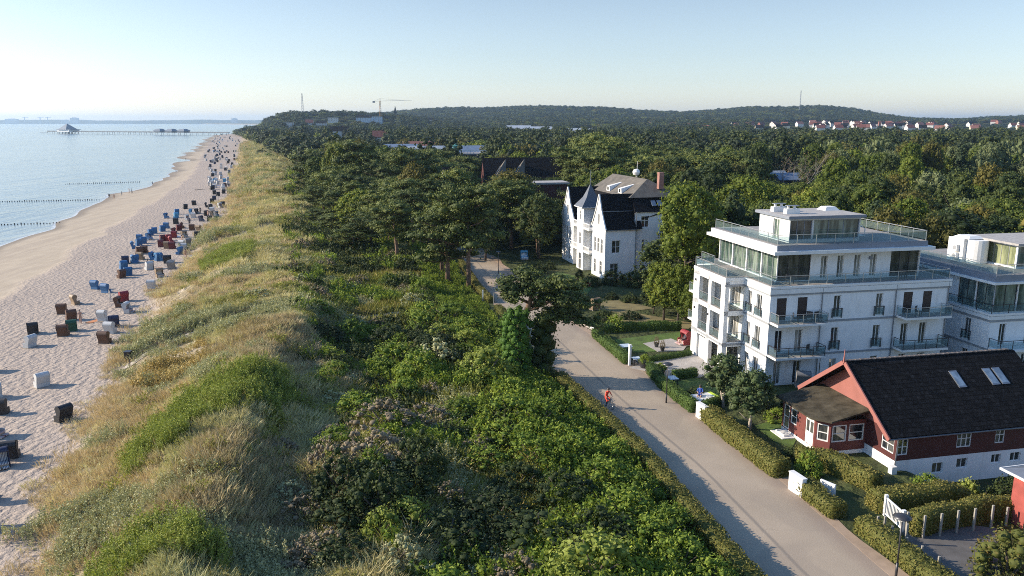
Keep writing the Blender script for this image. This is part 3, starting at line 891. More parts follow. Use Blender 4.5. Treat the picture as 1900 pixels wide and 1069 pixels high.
# open ground between the dune and the first pines
ok &= ~((fy < 114) & (fx < xrl(fy)))
for i in np.where(ok)[0]:
    x, y = float(fx[i]), float(fy[i])
    if -22 < x < 12 and 112 < y < 142 and npr.random() < 0.75: continue
    if any(math.hypot(x-t[2], y-t[3]) < 0.8*max(2.5, 3.4*min(t[5], 1.4)) for t in TREES): continue
    if any(math.hypot(x-h[0], y-h[1]) < h[2] for h in HOUSES): continue
    belt = x - xtl(y) < 42 + (y-110)*0.12 or (x < xrl(y)) or (y > 190 and 20 < x < 60)
    # the sight line on to the villas stays open: low growth in front of them
    ht = 10.5 + 4*npr.random()
    if y > 200: ht += 2.5
    sight = any(h[3] is not None and y < h[1] and abs(x/y - h[0]/h[1]) < (h[2]*0.9)/h[1] for h in HOUSES)
    if sight:
        for h in HOUSES:
            if h[3] is not None and y < h[1] and abs(x/y - h[0]/h[1]) < (h[2]*0.9)/h[1]:
                ht = min(ht, CAM_H - (CAM_H-h[3])*y/h[1] - hz(x, y))
        if ht < 4: continue
    if belt and npr.random() < 0.93:
        v = int(npr.integers(0, 5)); edge = x - xtl(y) < 10
        plant('pine', 3 if edge and npr.random() < 0.5 else v, x, y, ht*(0.72 if edge else 0.92)*(0.72+0.5*npr.random()))
    else:
        q = npr.random()
        c = 3 if q < 0.12 else 4 if q < 0.2 and x > 60 else 1 if q < 0.36 else 0 if q < 0.56 else 2 if q < 0.78 else 6 if q < 0.9 else 5
        if q > 0.97: plant('spruce', 0, x, y, ht*1.05)
        else: plant('broad', c, x, y, ht*(0.8+0.35*npr.random()), (3.6+1.8*npr.random()))

# the 290 of each kind that show largest stand as trees of their own
def inview(x, y):
    u, _ = Q(x, y, 8.0); return -60 < u < 1960
chosen, rest = [], []
for kind in ('pine', 'broad', 'spruce'):
    L = sorted([t for t in TREES if t[0] == kind and inview(t[2], t[3])], key=lambda t: t[3])
    lim = {'pine': 290, 'broad': 270, 'spruce': 20}[kind]
    chosen += L[:lim]; rest += L[lim:]
rest += [t for t in TREES if not inview(t[2], t[3])]
protos = {}
NM = {'pine': 'pine_tree', 'broad': 'broadleaf_tree', 'spruce': 'spruce_tree'}
GRP = {'pine': 'pines between the dune and the villas', 'broad': 'broadleaf trees of the wood and gardens', 'spruce': 'spruces in the wood'}
for t in chosen:
    kind, var, x, y, hs, rs = t
    src = PINE[var] if kind == 'pine' else BROAD[var] if kind == 'broad' else SPRUCE
    cr, tr, h, r, desc = src
    e = empty(NM[kind], (x, y, hz(x, y)), npr.random()*6.28, None, 'pine' if kind == 'pine' else 'spruce' if kind == 'spruce' else 'tree', GRP[kind])
    e.scale = (rs, rs, hs)
    link(cr, 'crown', e); link(tr, 'trunk', e)
    size = 'big ' if h*hs > 13.5 else 'small ' if h*hs < 8 else ''
    queue_label(e, size + desc, x, y)

# the wood far off, and what of the near lattice did not get to be a tree of its own
WOODK = [far_mesh(500, W_OAK, 12, 4.8, 1.5), far_mesh(501, W_DARK, 13, 5.0, 1.5), far_mesh(502, W_DARK, 12, 4.6, 1.5), far_mesh(503, F_AUT, 11, 4.4, 1.5),
         far_mesh(504, W_DARK, 12, 4.2, 4, nl=14), far_mesh(505, F_PINE, 11, 4.4, 3, nl=14), far_mesh(506, W_OAK, 14, 4.2, 1.5, 'tall'), far_mesh(507, F_LIME, 11, 4.6, 1.2), far_mesh(508, F_WILLOW, 11, 5, 1.0)]
wx, wy = lattice(300, 3700, lambda y: 7.2 + max(0, y-300)*0.0042, 0.74)
okw = (wx > xtl(wy)+2)
village = ((wx/wy > 0.30) & (wy > 900) & (wy < 2000)) | ((np.abs(wx/wy+0.2) < 0.06) & (wy > 1150) & (wy < 1500))
okw &= ~(village & (npr.random(len(wx)) < np.where((wx/wy > 0.36) & (wx/wy < 0.66) & (wy < 1900), 0.90, 0.72)))
meadow = fbm(wx, wy, 160) > 0.70
okw &= ~(meadow & (wy > 500) & (wy < 1800))
for h in HOUSES:
    okw &= ~(np.hypot(wx-h[0], wy-h[1]) < h[2])
    if h[3] is not None and h[1] > 300:
        okw &= ~((wy < h[1]) & (wy > h[1]*0.6) & (np.abs(wx/wy - h[0]/h[1]) < h[2]*0.55/h[1]) & (np.interp(0.5, [0, 1], [0, 1]) + height(wx, wy) + 12 > CAM_H - (CAM_H-h[3])*wy/h[1]))
okw_ = okw; wx, wy = wx[okw], wy[okw]
d_in = wx - xtl(wy)
pin = (d_in < 60 + (wy-300)*0.10) & (npr.random(len(wx)) < 0.85)
q = npr.random(len(wx)); patch = fbm(wx, wy, 90, 3)
ix = np.where(q < 0.26, 0, np.where(q < 0.48, 1, np.where(q < 0.66, 2, np.where(q < 0.74, 3, np.where(q < 0.88, 6, np.where(q < 0.94, 7, 8))))))
ix = np.where((patch > 0.60) & (q < 0.5), 0, ix); ix = np.where((patch < 0.42) & (q < 0.6), 4, ix)
ix = np.where((fbm(wx+400, wy, 70, 2) > 0.62) & (q < 0.6), np.where(q < 0.3, 3, 7), ix); ix = np.where(pin, 4 + (q < 0.5), ix)
sc_ = np.where((wy > 1150) & (wx/wy < -0.03), 1.5, 1.25)*(0.85+0.45*npr.random(len(wx)))*(1 + np.maximum(0, wy-300)*0.00035)
zs_ = 0.9*np.where(village[okw_], 0.42, 1.0)*(0.9+0.5*npr.random(len(wx)))*np.where(wy < 900, 1.12, 1.0)*np.where(pin, 0.85, 1.0)
rz_, sc2, ix2, pp, zz2 = [], [], [], [], []
for t in rest:
    rz_.append(npr.random()*6.28); pp.append((t[2], t[3], hz(t[2], t[3])-0.2)); sc2.append(max(0.7, t[5])); zz2.append(t[4])
    ix2.append({'pine': 4+(t[1] % 2), 'spruce': 2}.get(t[0], [0, 7, 1, 3, 8, 6, 2, 0][t[1]] if t[0] == 'broad' else 0))
Pw = np.stack([wx, wy, height(wx, wy)-0.3], 1)
if pp: Pw = np.concatenate([Pw, np.array(pp)])
stuff_cloud('forest', Pw, np.concatenate([npr.random(len(wx))*6.28, rz_]), np.concatenate([sc_, sc2]), np.concatenate([ix, ix2]).astype(int), WOODK,
            'unbroken wood of pines and broadleaf trees running back to the hills', 'forest', np.concatenate([zs_, zz2]))
print('trees', len(TREES), 'own', len(chosen), 'wood', len(Pw))

# ------------------------------------------------------------------ what grows on the dune and in the hollow behind it
def shoots_mesh(name, mat, seed, n=9, h=1.3, w=0.45, lv=26, size=0.16):
    rg = np.random.default_rng(seed)
    Cs, Ns = [], []
    for i in range(n):
        a = rg.random()*6.28; rr = w*math.sqrt(rg.random()); hh = h*(0.6+0.5*rg.random())
        f = np.linspace(0.1, 1, lv); lean = rg.normal(size=2)*0.15
        C = np.stack([rr*math.cos(a)+lean[0]*f+rg.normal(size=lv)*0.05, rr*math.sin(a)+lean[1]*f+rg.normal(size=lv)*0.05, hh*f], 1)
        Cs.append(C); N = rg.normal(size=(lv, 3)); N[:, 2] += 0.3; Ns.append(N/np.linalg.norm(N, axis=1, keepdims=True))
    C = np.concatenate(Cs); N = np.concatenate(Ns)
    return quads_mesh(name, leaf_quads(C, N, size, rg, 0.5), rg.random(len(C)), mat)

TUFT = [tuft_mesh('tuft', F_GRASS, 1, 44, 0.46, 0.030, 0.4), tuft_mesh('tuft', F_GRASS, 2, 42, 0.55, 0.030, 0.45, 0.7), tuft_mesh('tuft', F_GRASS, 3, 44, 0.38, 0.032, 0.5, 0.9),
        tuft_mesh('tuft', F_DRY, 4, 44, 0.36, 0.030, 0.5, 0.8), tuft_mesh('tuft', F_DRY, 5, 40, 0.5, 0.028, 0.4, 0.5), shoots_mesh('tuft', F_SAGE, 6, 12, 0.5, 0.45, 18, 0.09),
        shoots_mesh('tuft', F_GOLD, 7, 8, 0.55, 0.4, 14, 0.11), shoots_mesh('tuft', F_SAGE, 8, 12, 0.62, 0.5, 20, 0.10), shoots_mesh('tuft', F_MEAD, 9, 12, 0.5, 0.5, 20, 0.10), tuft_mesh('tuft', foliage('rust_blades', [(0.24,0.18,0.09),(0.42,0.33,0.18),(0.62,0.52,0.32)], 0.2, 0.25), 10, 44, 0.55, 0.032, 0.45, 0.5)]
def scatter(y0, y1, xa, xb_, dens):
    """random places between two curves of y, dens(y) to the square metre"""
    ys = np.arange(y0, y1, 1.0); wid = np.maximum(xb_(ys)-xa(ys), 0); n = npr.poisson(wid*dens(ys))
    yy = np.repeat(ys, n) + npr.random(n.sum()); u = npr.random(n.sum())
    return xa(yy) + u*(xb_(yy)-xa(yy)), yy
PATHL = cv([(76.4,-38.4),(79.3,-36.9),(82.5,-32.4),(87.1,-26.1),(90.9,-16.2)])  # y as a function of x
def pathdist(x, y): return np.abs(y - np.interp(x, [-39,-36.9,-32.4,-26.1,-16.2,-8], [76.4,79.3,82.5,87.1,90.9,93]))
def dune_y(x): return x
gx, gy = scatter(24, 900, lambda y: xb(y)-1.5, lambda y: np.minimum(xb(y)+31, xtl(y)+3)*(y > 105) + (xb(y)+31)*(y <= 105), lambda y: 11*np.minimum(1, (80/np.maximum(y, 1))**1.45))
dd = gx - xb(gy)
cover = sstep(-1.5, 5, dd + (fbm(gx, gy, 5)-0.5)*9)
bare = fbm(gx+9, gy, 7)
keep = (npr.random(len(gx)) < 0.10 + 0.9*cover) & ~((bare < np.where(dd < 11, 0.45, 0.35)) & (npr.random(len(gx)) < 0.88)) & ~((pathdist(gx, gy) < 1.5) & (gx > -39.5) & (gx < -10))
keep &= ~((dd > 22) & (npr.random(len(gx)) < sstep(20, 31, dd)*0.8))
gx, gy, dd = gx[keep], gy[keep], dd[keep]
kd = fbm(gx+70, gy, 8, 3); q = npr.random(len(gx)); sg = fbm(gx-30, gy+11, 6, 3)
dry = (dd < 8) & (q < 0.75) | (kd < 0.40) & (q < 0.85) | (gy > 230) & (gy < 330) & (dd > 14) & (q < 0.9)
ti = np.where(q < 0.34, 0, np.where(q < 0.7, 1, 2)); ti = np.where(dry, 3 + (q < 0.35), ti)
ti = np.where((sg > 0.63) & (q > 0.4), np.where(q < 0.6, 5, 7), ti)
ti = np.where((npr.random(len(gx)) < 0.035 + 0.35*(fbm(gx+90, gy-20, 3.5, 2) > 0.70)) & (dd > 5), 8, ti)
brownp = [P(a_, b__, 2) for a_, b__ in [(290,930),(400,850),(540,830),(575,900),(560,1010),(450,1030),(300,1010)]]; brown2 = [P(a_, b__, 2) for a_, b__ in [(390,655),(470,625),(570,640),(560,720),(430,730),(380,700)]]
ti = np.where((inpoly(gx+3*(fbm(gx, gy, 2)-0.5), gy, brownp) | inpoly(gx, gy+3*(fbm(gx, gy, 2)-0.5), brown2)) & (q < 0.6), 9, ti)
goldp = [P(250,690,1), P(300,662,1), P(385,655,1), P(390,690,1), P(330,722,1), P(255,720,1)]
ti = np.where(inpoly(gx, gy, goldp) & (q < 0.85), 6, ti)
sc_ = (0.6+0.6*npr.random(len(gx)) + 0.45*(npr.random(len(gx)) < 0.12) + 0.5*sstep(0.52, 0.68, fbm(gx+5, gy, 2.2, 2)))*np.clip(gy/80, 1, 8)**0.62
stuff_cloud('dune_grass', np.stack([gx, gy, height(gx, gy)], 1), npr.random(len(gx))*6.28, sc_, ti, TUFT,
            'pale marram grass and dry tufts covering the dune ridge', 'dune grass', sc_*(0.8+0.4*npr.random(len(gx))))

# patches of bright upright scrub on the dune, each its own mass
SHOOT = [shoots_mesh('shoots', F_REED, 20+i, 15, 1.0+0.2*i, 0.5, 30, 0.105) for i in range(3)]
def patch(pxs, label, dens=4.5, z=2, scale=1.0, meshes=None, name='green_scrub', cat='scrub'):
    meshes = meshes or SHOOT
    poly = [P(a, b, z) for a, b in pxs]
    xs = [p[0] for p in poly]; ys = [p[1] for p in poly]
    n = int((max(xs)-min(xs))*(max(ys)-min(ys))*dens)
    x = min(xs)+npr.random(n)*(max(xs)-min(xs)); y = min(ys)+npr.random(n)*(max(ys)-min(ys))
    k = inpoly(x + (fbm(x, y, 2)-0.5)*2.4, y + (fbm(x+5, y, 2)-0.5)*2.4, poly); x, y = x[k], y[k]
    stuff_cloud(name, np.stack([x, y, height(x, y)], 1), npr.random(len(x))*6.28, scale*(0.75+0.5*npr.random(len(x))), npr.integers(0, len(meshes), len(x)), meshes, label, cat)
patch([(205,872),(265,812),(350,768),(440,742),(535,728),(548,765),(500,795),(400,822),(290,872)], 'large patch of bright green upright scrub on the dune slope', 5)
patch([(372,500),(380,475),(430,462),(470,470),(468,492),(420,505)], 'smaller bright green scrub patch halfway along the dune', 5)
patch([(115,1085),(190,1050),(300,1030),(400,1050),(440,1110),(90,1140)], 'bright green scrub patch at the bottom edge of the picture', 5, 1.5)
patch([(245,655),(250,635),(330,622),(345,645),(270,662)], 'low grey-green scrub beside the end of the dune path', 5, 1.0, 0.6, [TUFT[5], TUFT[7]])

# grass, weeds and leafy growth behind the dune
MEAD = [tuft_mesh('meadow_tuft', F_MEAD, 31, 26, 0.6, 0.06, 0.45, 0.6), tuft_mesh('meadow_tuft', F_MEAD, 32, 24, 0.8, 0.06, 0.45, 0.5), shoots_mesh('meadow_tuft', F_BUSH, 33, 8, 0.8, 0.5, 18, 0.17),
        shoots_mesh('meadow_tuft', F_BUSH, 34, 9, 1.1, 0.55, 22, 0.19), shoots_mesh('meadow_tuft', F_SAGE, 35, 6, 0.7, 0.4, 14, 0.13), shoots_mesh('meadow_tuft', F_GOLD, 36, 6, 0.6, 0.4, 12, 0.11),
        shoots_mesh('meadow_tuft', F_DBUSH, 37, 9, 1.0, 0.55, 22, 0.2)]
def east(y): return xrl(y)-1.6
gx, gy = scatter(22, 330, lambda y: xb(y)+18, lambda y: np.minimum(east(y)-0.5, np.where(y > 120, xtl(y)+14, 1e3)), lambda y: 5.5*np.minimum(1, (80/np.maximum(y, 1))**1.3))
dd = gx - xb(gy)
keep = (npr.random(len(gx)) < sstep(18, 27, dd + (fbm(gx, gy, 6)-0.5)*8)) & ~((pathdist(gx, gy) < 0.8) & (gx < -10))
keep &= ~(np.hypot((gx+17.5)/1.3, (gy-57)/2.4) < 1)
gx, gy, dd = gx[keep], gy[keep], dd[keep]
q = npr.random(len(gx)); a = fbm(gx+3, gy, 7, 3); b_ = fbm(gx+40, gy+8, 5, 3)
nr = sstep(9, 3, east(gy)-gx)
ti = np.where(q < 0.5, 0, 1); ti = np.where((a > 0.52) & (q < 0.8), 2 + (q < 0.4), ti); ti = np.where((b_ > 0.62) & (q < 0.7), 4, ti)
ti = np.where((a < 0.36) & (q < 0.25), 5, ti); ti = np.where((b_ < 0.38) & (q < 0.7), 6, ti); ti = np.where((nr > 0.2) & (q < 0.85), 2 + (q < 0.45), ti)
sc_ = (0.75+0.7*npr.random(len(gx)))*np.clip(gy/80, 1, 4)**0.6
sc_ = sc_*(1 - 0.5*sstep(82, 90, gy)*(1-sstep(5, 11, east(gy)-gx)))
stuff_cloud('undergrowth', np.stack([gx, gy, height(gx, gy)], 1), npr.random(len(gx))*6.28, sc_, ti, MEAD,
            'tangle of grass, weeds and leafy growth behind the dune', 'undergrowth')

# shrubs, each a thing
def shrub_mesh(mat, seed, h, r, nl=24, per=190, size=0.155, lob=(0.14, 0.32), name='foliage'):
    rg = np.random.default_rng(seed); lobes = []
    for i in range(nl):
        a = i*2.4+rg.random(); f = math.sqrt((i+0.5)/nl); rr = r*0.78*f
        top = h*(1-0.62*f*f)*(0.75+0.35*rg.random()); lr = r*(lob[0]+(lob[1]-lob[0])*rg.random())
        lobes.append((rr*math.cos(a), rr*math.sin(a), max(lr*0.5, top-lr*0.8), lr, lr, lr*0.95))
        if f > 0.5: lobes.append((rr*math.cos(a), rr*math.sin(a), lr*0.4, lr, lr, lr*0.8))
    V, v = lobes_cloud(lobes, per, size, rg, out=0.7)
    st = MB()
    for i in range(5):
        a = i*1.3; st.tube([(0,0,-0.2),(math.cos(a)*r*0.2,math.sin(a)*r*0.2,h*0.3),(math.cos(a)*r*0.5,math.sin(a)*r*0.5,h*0.6)], [0.06,0.045,0.02], 5)
    return quads_mesh(name, V, v, mat, cores(lobes, 0.5)), st.mesh('stems', M_BARK, True)
SHRUB = {
 'green': (shrub_mesh(F_BUSH, 61, 2.2, 1.9), 2.2, 1.9, 'leafy bright green shrub'),
 'lime': (shrub_mesh(F_REED, 62, 2.0, 1.8, 26), 2.0, 1.8, 'rounded yellow-green shrub'),
 'dark': (shrub_mesh(F_DBUSH, 63, 2.4, 2.2, 26), 2.4, 2.2, 'dense dark green shrub'),
 'twig': (shrub_mesh(F_TWIG, 64, 1.9, 1.7, 34, 150, 0.12, (0.10, 0.24)), 1.9, 1.7, 'brownish twiggy shrub with faded heads'),
 'sage': (shrub_mesh(F_SAGE, 65, 1.6, 1.5, 28, 130, 0.13, (0.12, 0.26)), 1.6, 1.5, 'grey-green silvery shrub'),
 'fern': (shrub_mesh(F_BUSH, 66, 2.8, 2.0, 30, 150, 0.20, (0.12, 0.28)), 2.8, 2.0, 'tall feathery green shrub')}
SPOTS = []
def shrub(kind, x, y, r, h=None):
    (fol, stm), H0, R0, desc = SHRUB[kind]
    e = empty('shrub', (x, y, hz(x, y)), npr.random()*6.28, None, 'shrub', 'shrubs behind the dune')
    s = r/R0; e.scale = (s, s, (h/H0) if h else s)
    link(fol, 'foliage', e); link(stm, 'stems', e)
    queue_label(e, desc, x, y); SPOTS.append((x, y, r))
for k, px, py, r, h in [
    ('dark',600,655,2.6,2.3),('dark',650,650,2.4,2.0),('dark',725,640,3.0,3.0),('twig',570,610,1.6,1.4),('green',835,605,3.2,2.2),('green',790,600,2.6,2.0),('green',872,600,2.0,1.5),
    ('lime',815,640,2.3,2.0),('green',740,650,1.6,1.8),('lime',872,665,2.2,2.3),('lime',900,718,3.0,2.9),('lime',875,712,1.8,2.1),('green',700,660,1.5,1.3),('dark',775,645,2.0,1.8),
    ('twig',690,895,2.7,2.6),('twig',650,915,1.8,1.7),('twig',830,940,1.6,1.7),('twig',885,840,1.8,1.5),('lime',760,990,2.0,2.2),('lime',710,1020,1.5,1.9),('green',690,920,1.5,2.0),
    ('twig',560,975,1.8,1.6),('twig',600,1050,2.0,1.8),('twig',565,1075,1.7,1.5),('sage',740,1062,1.5,1.5),('sage',800,1075,1.5,1.3),('dark',640,945,2.6,3.3),('dark',700,975,2.6,3.4),('twig',610,905,1.6,2.4),('dark',780,905,2.2,3.0),('dark',830,1010,3.2,2.2),('dark',650,985,2.8,2.0),('dark',920,960,3.0,2.2),('dark',1000,1000,3.4,1.9),
    ('lime',1100,1095,2.9,2.6),('lime',1060,1110,2.2,2.1),('fern',1000,800,2.2,2.5),('fern',1060,860,2.2,2.6),('fern',940,790,2.3,2.4),('fern',1120,900,2.4,2.5),('fern',1160,960,2.2,2.4),('fern',1200,1010,2.2,2.3),
    ('fern',985,860,2.2,2.2),('fern',900,860,2.0,1.9),('fern',1040,770,1.9,2.1),('green',1085,800,1.9,2.2),('green',1135,850,1.9,2.3),('green',1190,920,2.0,2.3),('green',1245,990,2.0,2.4),('green',1010,730,1.8,1.9),
    ('fern',1260,1050,2.0,2.5),('green',1320,1075,1.8,2.2),('dark',1050,930,2.6,2.3),('dark',1120,1000,2.6,2.3),('dark',960,900,2.4,2.2),('green',860,780,2.2,1.5),('sage',700,760,1.5,1.0),('green',620,720,1.6,1.1),
    ('twig',530,870,1.2,1.0),('sage',540,950,1.4,1.2),('sage',480,590,2.0,1.2),('sage',560,560,2.2,1.3),('dark',500,640,1.6,1.0),('dark',640,1060,2.2,1.7),('dark',760,930,2.6,1.8),('dark',700,720,1.6,1.3),
    ('green',500,300,5,3),('dark',487,296,4.5,4.0),('lime',545,365,4,2),('dark',470,345,3,2),('green',535,385,3,1.6),('dark',525,352,2.5,1.5)]:
    x, y = P(px, py, 0.8); shrub(k, x, y, r, h)
n = 0; tries = 0
while n < 140 and tries < 6000:
    tries += 1
    y = 26 + 104*npr.random()**1.15; x0, x1 = float(xb(y)+20), float(east(y)-0.8)
    x = x0 + (x1-x0)*npr.random()
    if inview(x, y) is False or any(math.hypot(x-s[0], y-s[1]) < 0.82*(s[2]+1.4) for s in SPOTS): continue
    if pathdist(x, y) < 2.4 and x < -8 or math.hypot((x+17.5)/1.8, (y-57)/3.2) < 1: continue
    if y > 58 and 0.1 < (x-x0)/(x1-x0) < 0.78 and npr.random() < 0.8: continue
    e_ = east(y)-x; q = npr.random()
    if e_ < 1.9+(y > 84)*6: continue
    k = ('fern' if q < 0.5 else 'green' if q < 0.85 else 'dark') if e_ < 9 else ('dark' if q < 0.20 else 'twig' if q < 0.55 else 'green' if q < 0.75 else 'lime' if q < 0.87 else 'sage')
    r = (1.1+1.9*npr.random()**1.6)*(0.7 if y > 90 else 1); shrub(k, x, y, r, r*(0.8+0.4*npr.random())*(1.15 if e_ < 6 else 1)); n += 1
# ------------------------------------------------------------------ building materials
M_WHITE = plain('white_render', (0.80,0.80,0.79), 0.75, 0.05, 0.6, stain=(0.52,0.50,0.46))
M_WHITE2 = plain('white_trim', (0.76,0.75,0.72), 0.6, 0.05, 0.6, stain=(0.50,0.49,0.46))
M_BELT = plain('grey_belt', (0.30,0.31,0.32), 0.7, 0.1)
M_FASCIA = plain('grey_fascia', (0.20,0.22,0.26), 0.5, 0.08)
M_ROOFG = plain('roof_gravel', (0.36,0.34,0.32), 0.9, 0.15, 2.0, bump=0.02, bscale=20)
M_DECK = plain('deck_paving', (0.27,0.25,0.23), 0.85, 0.12, 1.0)
M_METAL = plain('railing_metal', (0.50,0.51,0.52), 0.35, 0.05, metal=0.7)
M_DMETAL = plain('dark_metal', (0.06,0.06,0.065), 0.4, 0.1, metal=0.5)
M_SHUT = plain('brown_shutter', (0.035,0.022,0.02), 0.5, 0.15)
M_SLATE = plain('black_slate', (0.011,0.011,0.013), 0.85, 0.35, 1.2, bump=0.02, bscale=6, spec=0.08)
def tiled(name, col, axis):
    m, nt, b = newmat(name); pp = objc(nt); sx_ = nd(nt, 'ShaderNodeSeparateXYZ'); nt.links.new(pp, sx_.inputs[0])
    n = noise(nt, 2.2, 5, 0.65, pp); c = ramp(nt, n, [(0.3, tuple(q*0.55 for q in col)), (0.55, col), (0.8, tuple(q*2.4 for q in col))])
    w = nd(nt, 'ShaderNodeTexBrick'); w.inputs['Scale'].default_value = 1.0; w.inputs['Brick Width'].default_value = 0.34; w.inputs['Row Height'].default_value = 0.30; w.inputs['Mortar Size'].default_value = 0.02; w.offset = 0.5
    cb = nd(nt, 'ShaderNodeCombineXYZ'); nt.links.new(sx_.outputs['X' if axis == 'y' else 'Y'], cb.inputs['X']); nt.links.new(sx_.outputs['Y' if axis == 'y' else 'X'], cb.inputs['Y']); nt.links.new(cb.outputs[0], w.inputs['Vector'])
    w.inputs['Color1'].default_value = (0.7,0.7,0.7,1); w.inputs['Color2'].default_value = (1.25,1.25,1.25,1); w.inputs['Mortar'].default_value = (0.35,0.35,0.35,1)
    nt.links.new(mixc(nt, 1.0, c, w.outputs['Color'], 'MULTIPLY'), b.inputs['Base Color']); b.inputs['Roughness'].default_value = 0.85; b.inputs['Specular IOR Level'].default_value = 0.1
    bp = nd(nt, 'ShaderNodeBump'); bp.inputs['Distance'].default_value = 0.03; nt.links.new(w.outputs['Fac'], bp.inputs['Height']); nt.links.new(bp.outputs[0], b.inputs['Normal']); bp.invert = True
    return m
M_TILED = tiled('dark_roof_tiles', (0.012,0.012,0.013), 'y')
M_BROWNROOF = plain('weathered_roof_felt', (0.13,0.115,0.095), 0.9, 0.25, 0.8, bump=0.02, bscale=5)
M_ZINC = plain('zinc', (0.25,0.27,0.30), 0.4, 0.1, metal=0.6)
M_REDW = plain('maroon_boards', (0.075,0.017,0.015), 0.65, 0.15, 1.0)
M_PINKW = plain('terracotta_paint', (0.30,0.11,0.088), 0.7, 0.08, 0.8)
M_BRICK = plain('brick_red', (0.28,0.12,0.085), 0.8, 0.2, 3)
M_REDROOF = plain('red_tile', (0.26,0.065,0.045), 0.75, 0.25, 1.5)
M_CURTAIN = plain('curtain', (0.62,0.60,0.54), 0.9, 0.1, 3)
M_WOODB = plain('brown_wicker', (0.17,0.095,0.055), 0.7, 0.2, 6)
def glassmat(name, col, rough=0.04, curtain=None):
    m, nt, b = newmat(name)
    p = objc(nt)
    mp = nd(nt, 'ShaderNodeMapping'); mp.inputs['Scale'].default_value = (1.6, 1.6, 0.35); nt.links.new(p, mp.inputs[0])
    c = ramp(nt, noise(nt, 1.0, 3, 0.6, mp.outputs[0]), [(0.42, col), (0.62, curtain or tuple(x*1.8 for x in col))])
    nt.links.new(c, b.inputs['Base Color']); b.inputs['Roughness'].default_value = rough
    b.inputs['Specular IOR Level'].default_value = 0.9
    b.inputs['Coat Weight'].default_value = 0.5; b.inputs['Coat Roughness'].default_value = 0.02
    return m
G_DARK = glassmat('window_glass', (0.018,0.022,0.026), curtain=(0.10,0.10,0.09))
G_PENT = glassmat('penthouse_glass', (0.045,0.075,0.065), curtain=(0.22,0.27,0.22))
G_CURT = glassmat('curtained_glass', (0.10,0.10,0.095), curtain=(0.42,0.41,0.36))
m, nt, b = newmat('railing_glass')
b.inputs['Base Color'].default_value = (0.55,0.68,0.68,1); b.inputs['Roughness'].default_value = 0.05
b.inputs['Transmission Weight'].default_value = 0.0
tr_ = nd(nt, 'ShaderNodeBsdfTransparent'); tr_.inputs[0].default_value = (0.78,0.85,0.85,1)
mx = nd(nt, 'ShaderNodeMixShader'); mx.inputs[0].default_value = 0.07
nt.links.new(tr_.outputs[0], mx.inputs[1]); nt.links.new(b.outputs[0], mx.inputs[2]); nt.links.new(mx.outputs[0], nt.nodes['Material Output'].inputs[0])
G_RAIL = m

# ------------------------------------------------------------------ building helpers
def wall(mb, o, d, L, z0, z1, op=(), depth=0.16):
    """a rendered wall from o along d (2d unit), its outside on the right of d; op: (a, b, za, zb) openings with reveals"""
    o = Vector((o[0], o[1], 0)); d = Vector((d[0], d[1], 0)).normalized(); n = Vector((d.y, -d.x, 0)); inn = -n*depth
    xs = sorted(set([0, L] + [v for q in op for v in q[:2]])); zs = sorted(set([z0, z1] + [v for q in op for v in q[2:4]]))
    pt = lambda a, z, i=0: o + d*a + Vector((0,0,z)) + (inn if i else Vector((0,0,0)))
    for i in range(len(xs)-1):
        for j in range(len(zs)-1):
            a, b_, c, e = xs[i], xs[i+1], zs[j], zs[j+1]
            ma, mz = (a+b_)/2, (c+e)/2
            if any(q[0] < ma < q[1] and q[2] < mz < q[3] for q in op): continue
            mb.poly([pt(a,c), pt(b_,c), pt(b_,e), pt(a,e)])
    for q in op:
        a, b_, c, e = q[:4]
        mb.poly([pt(a,c), pt(b_,c), pt(b_,c,1), pt(a,c,1)]); mb.poly([pt(a,e,1), pt(b_,e,1), pt(b_,e), pt(a,e)])
        mb.poly([pt(a,c), pt(a,c,1), pt(a,e,1), pt(a,e)]); mb.poly([pt(b_,c,1), pt(b_,c), pt(b_,e), pt(b_,e,1)])
def strip(mb, o, d, a, b_, za, zb, front, back):
    """a box standing along a wall line: from 'front' outside the wall to 'back' inside it"""
    o = Vector((o[0], o[1], 0)); d = Vector((d[0], d[1], 0)).normalized(); n = Vector((d.y, -d.x, 0))
    P0 = [o+d*a+n*front, o+d*b_+n*front, o+d*b_-n*back, o+d*a-n*back]
    mb.hull([p+Vector((0,0,za)) for p in P0], [p+Vector((0,0,zb)) for p in P0]); return mb
def window(root, o, d, q, depth=0.16, mull=1, bars=0, fmat=None, gmat=None, fw=0.06, name='window', transom=None, label=None):
    a, b_, c, e = q[:4]; fmat = fmat or M_WHITE2; gmat = gmat or G_DARK
    f = MB(); pd, bk = -(depth-0.06), depth-0.005
    strip(f, o, d, a, a+fw, c, e, pd, bk); strip(f, o, d, b_-fw, b_, c, e, pd, bk)
    strip(f, o, d, a+fw, b_-fw, c, c+fw, pd, bk); strip(f, o, d, a+fw, b_-fw, e-fw, e, pd, bk)
    for i in range(mull):
        x = a + (b_-a)*(i+1)/(mull+1); strip(f, o, d, x-fw*0.45, x+fw*0.45, c+fw, e-fw, pd-0.004, bk)
    zz = [c+(e-c)*(i+1)/(bars+1) for i in range(bars)] + ([c+(e-c)*transom] if transom else [])
    for z in zz: strip(f, o, d, a+fw, b_-fw, z-fw*0.35, z+fw*0.35, pd-0.008, bk)
    w = f.build(name, fmat, root, label=label)
    g_ = MB(); strip(g_, o, d, a+fw*0.5, b_-fw*0.5, c+fw*0.5, e-fw*0.5, -(depth-0.02), depth+0.01)
    g_.build('pane', gmat, w)
    return w
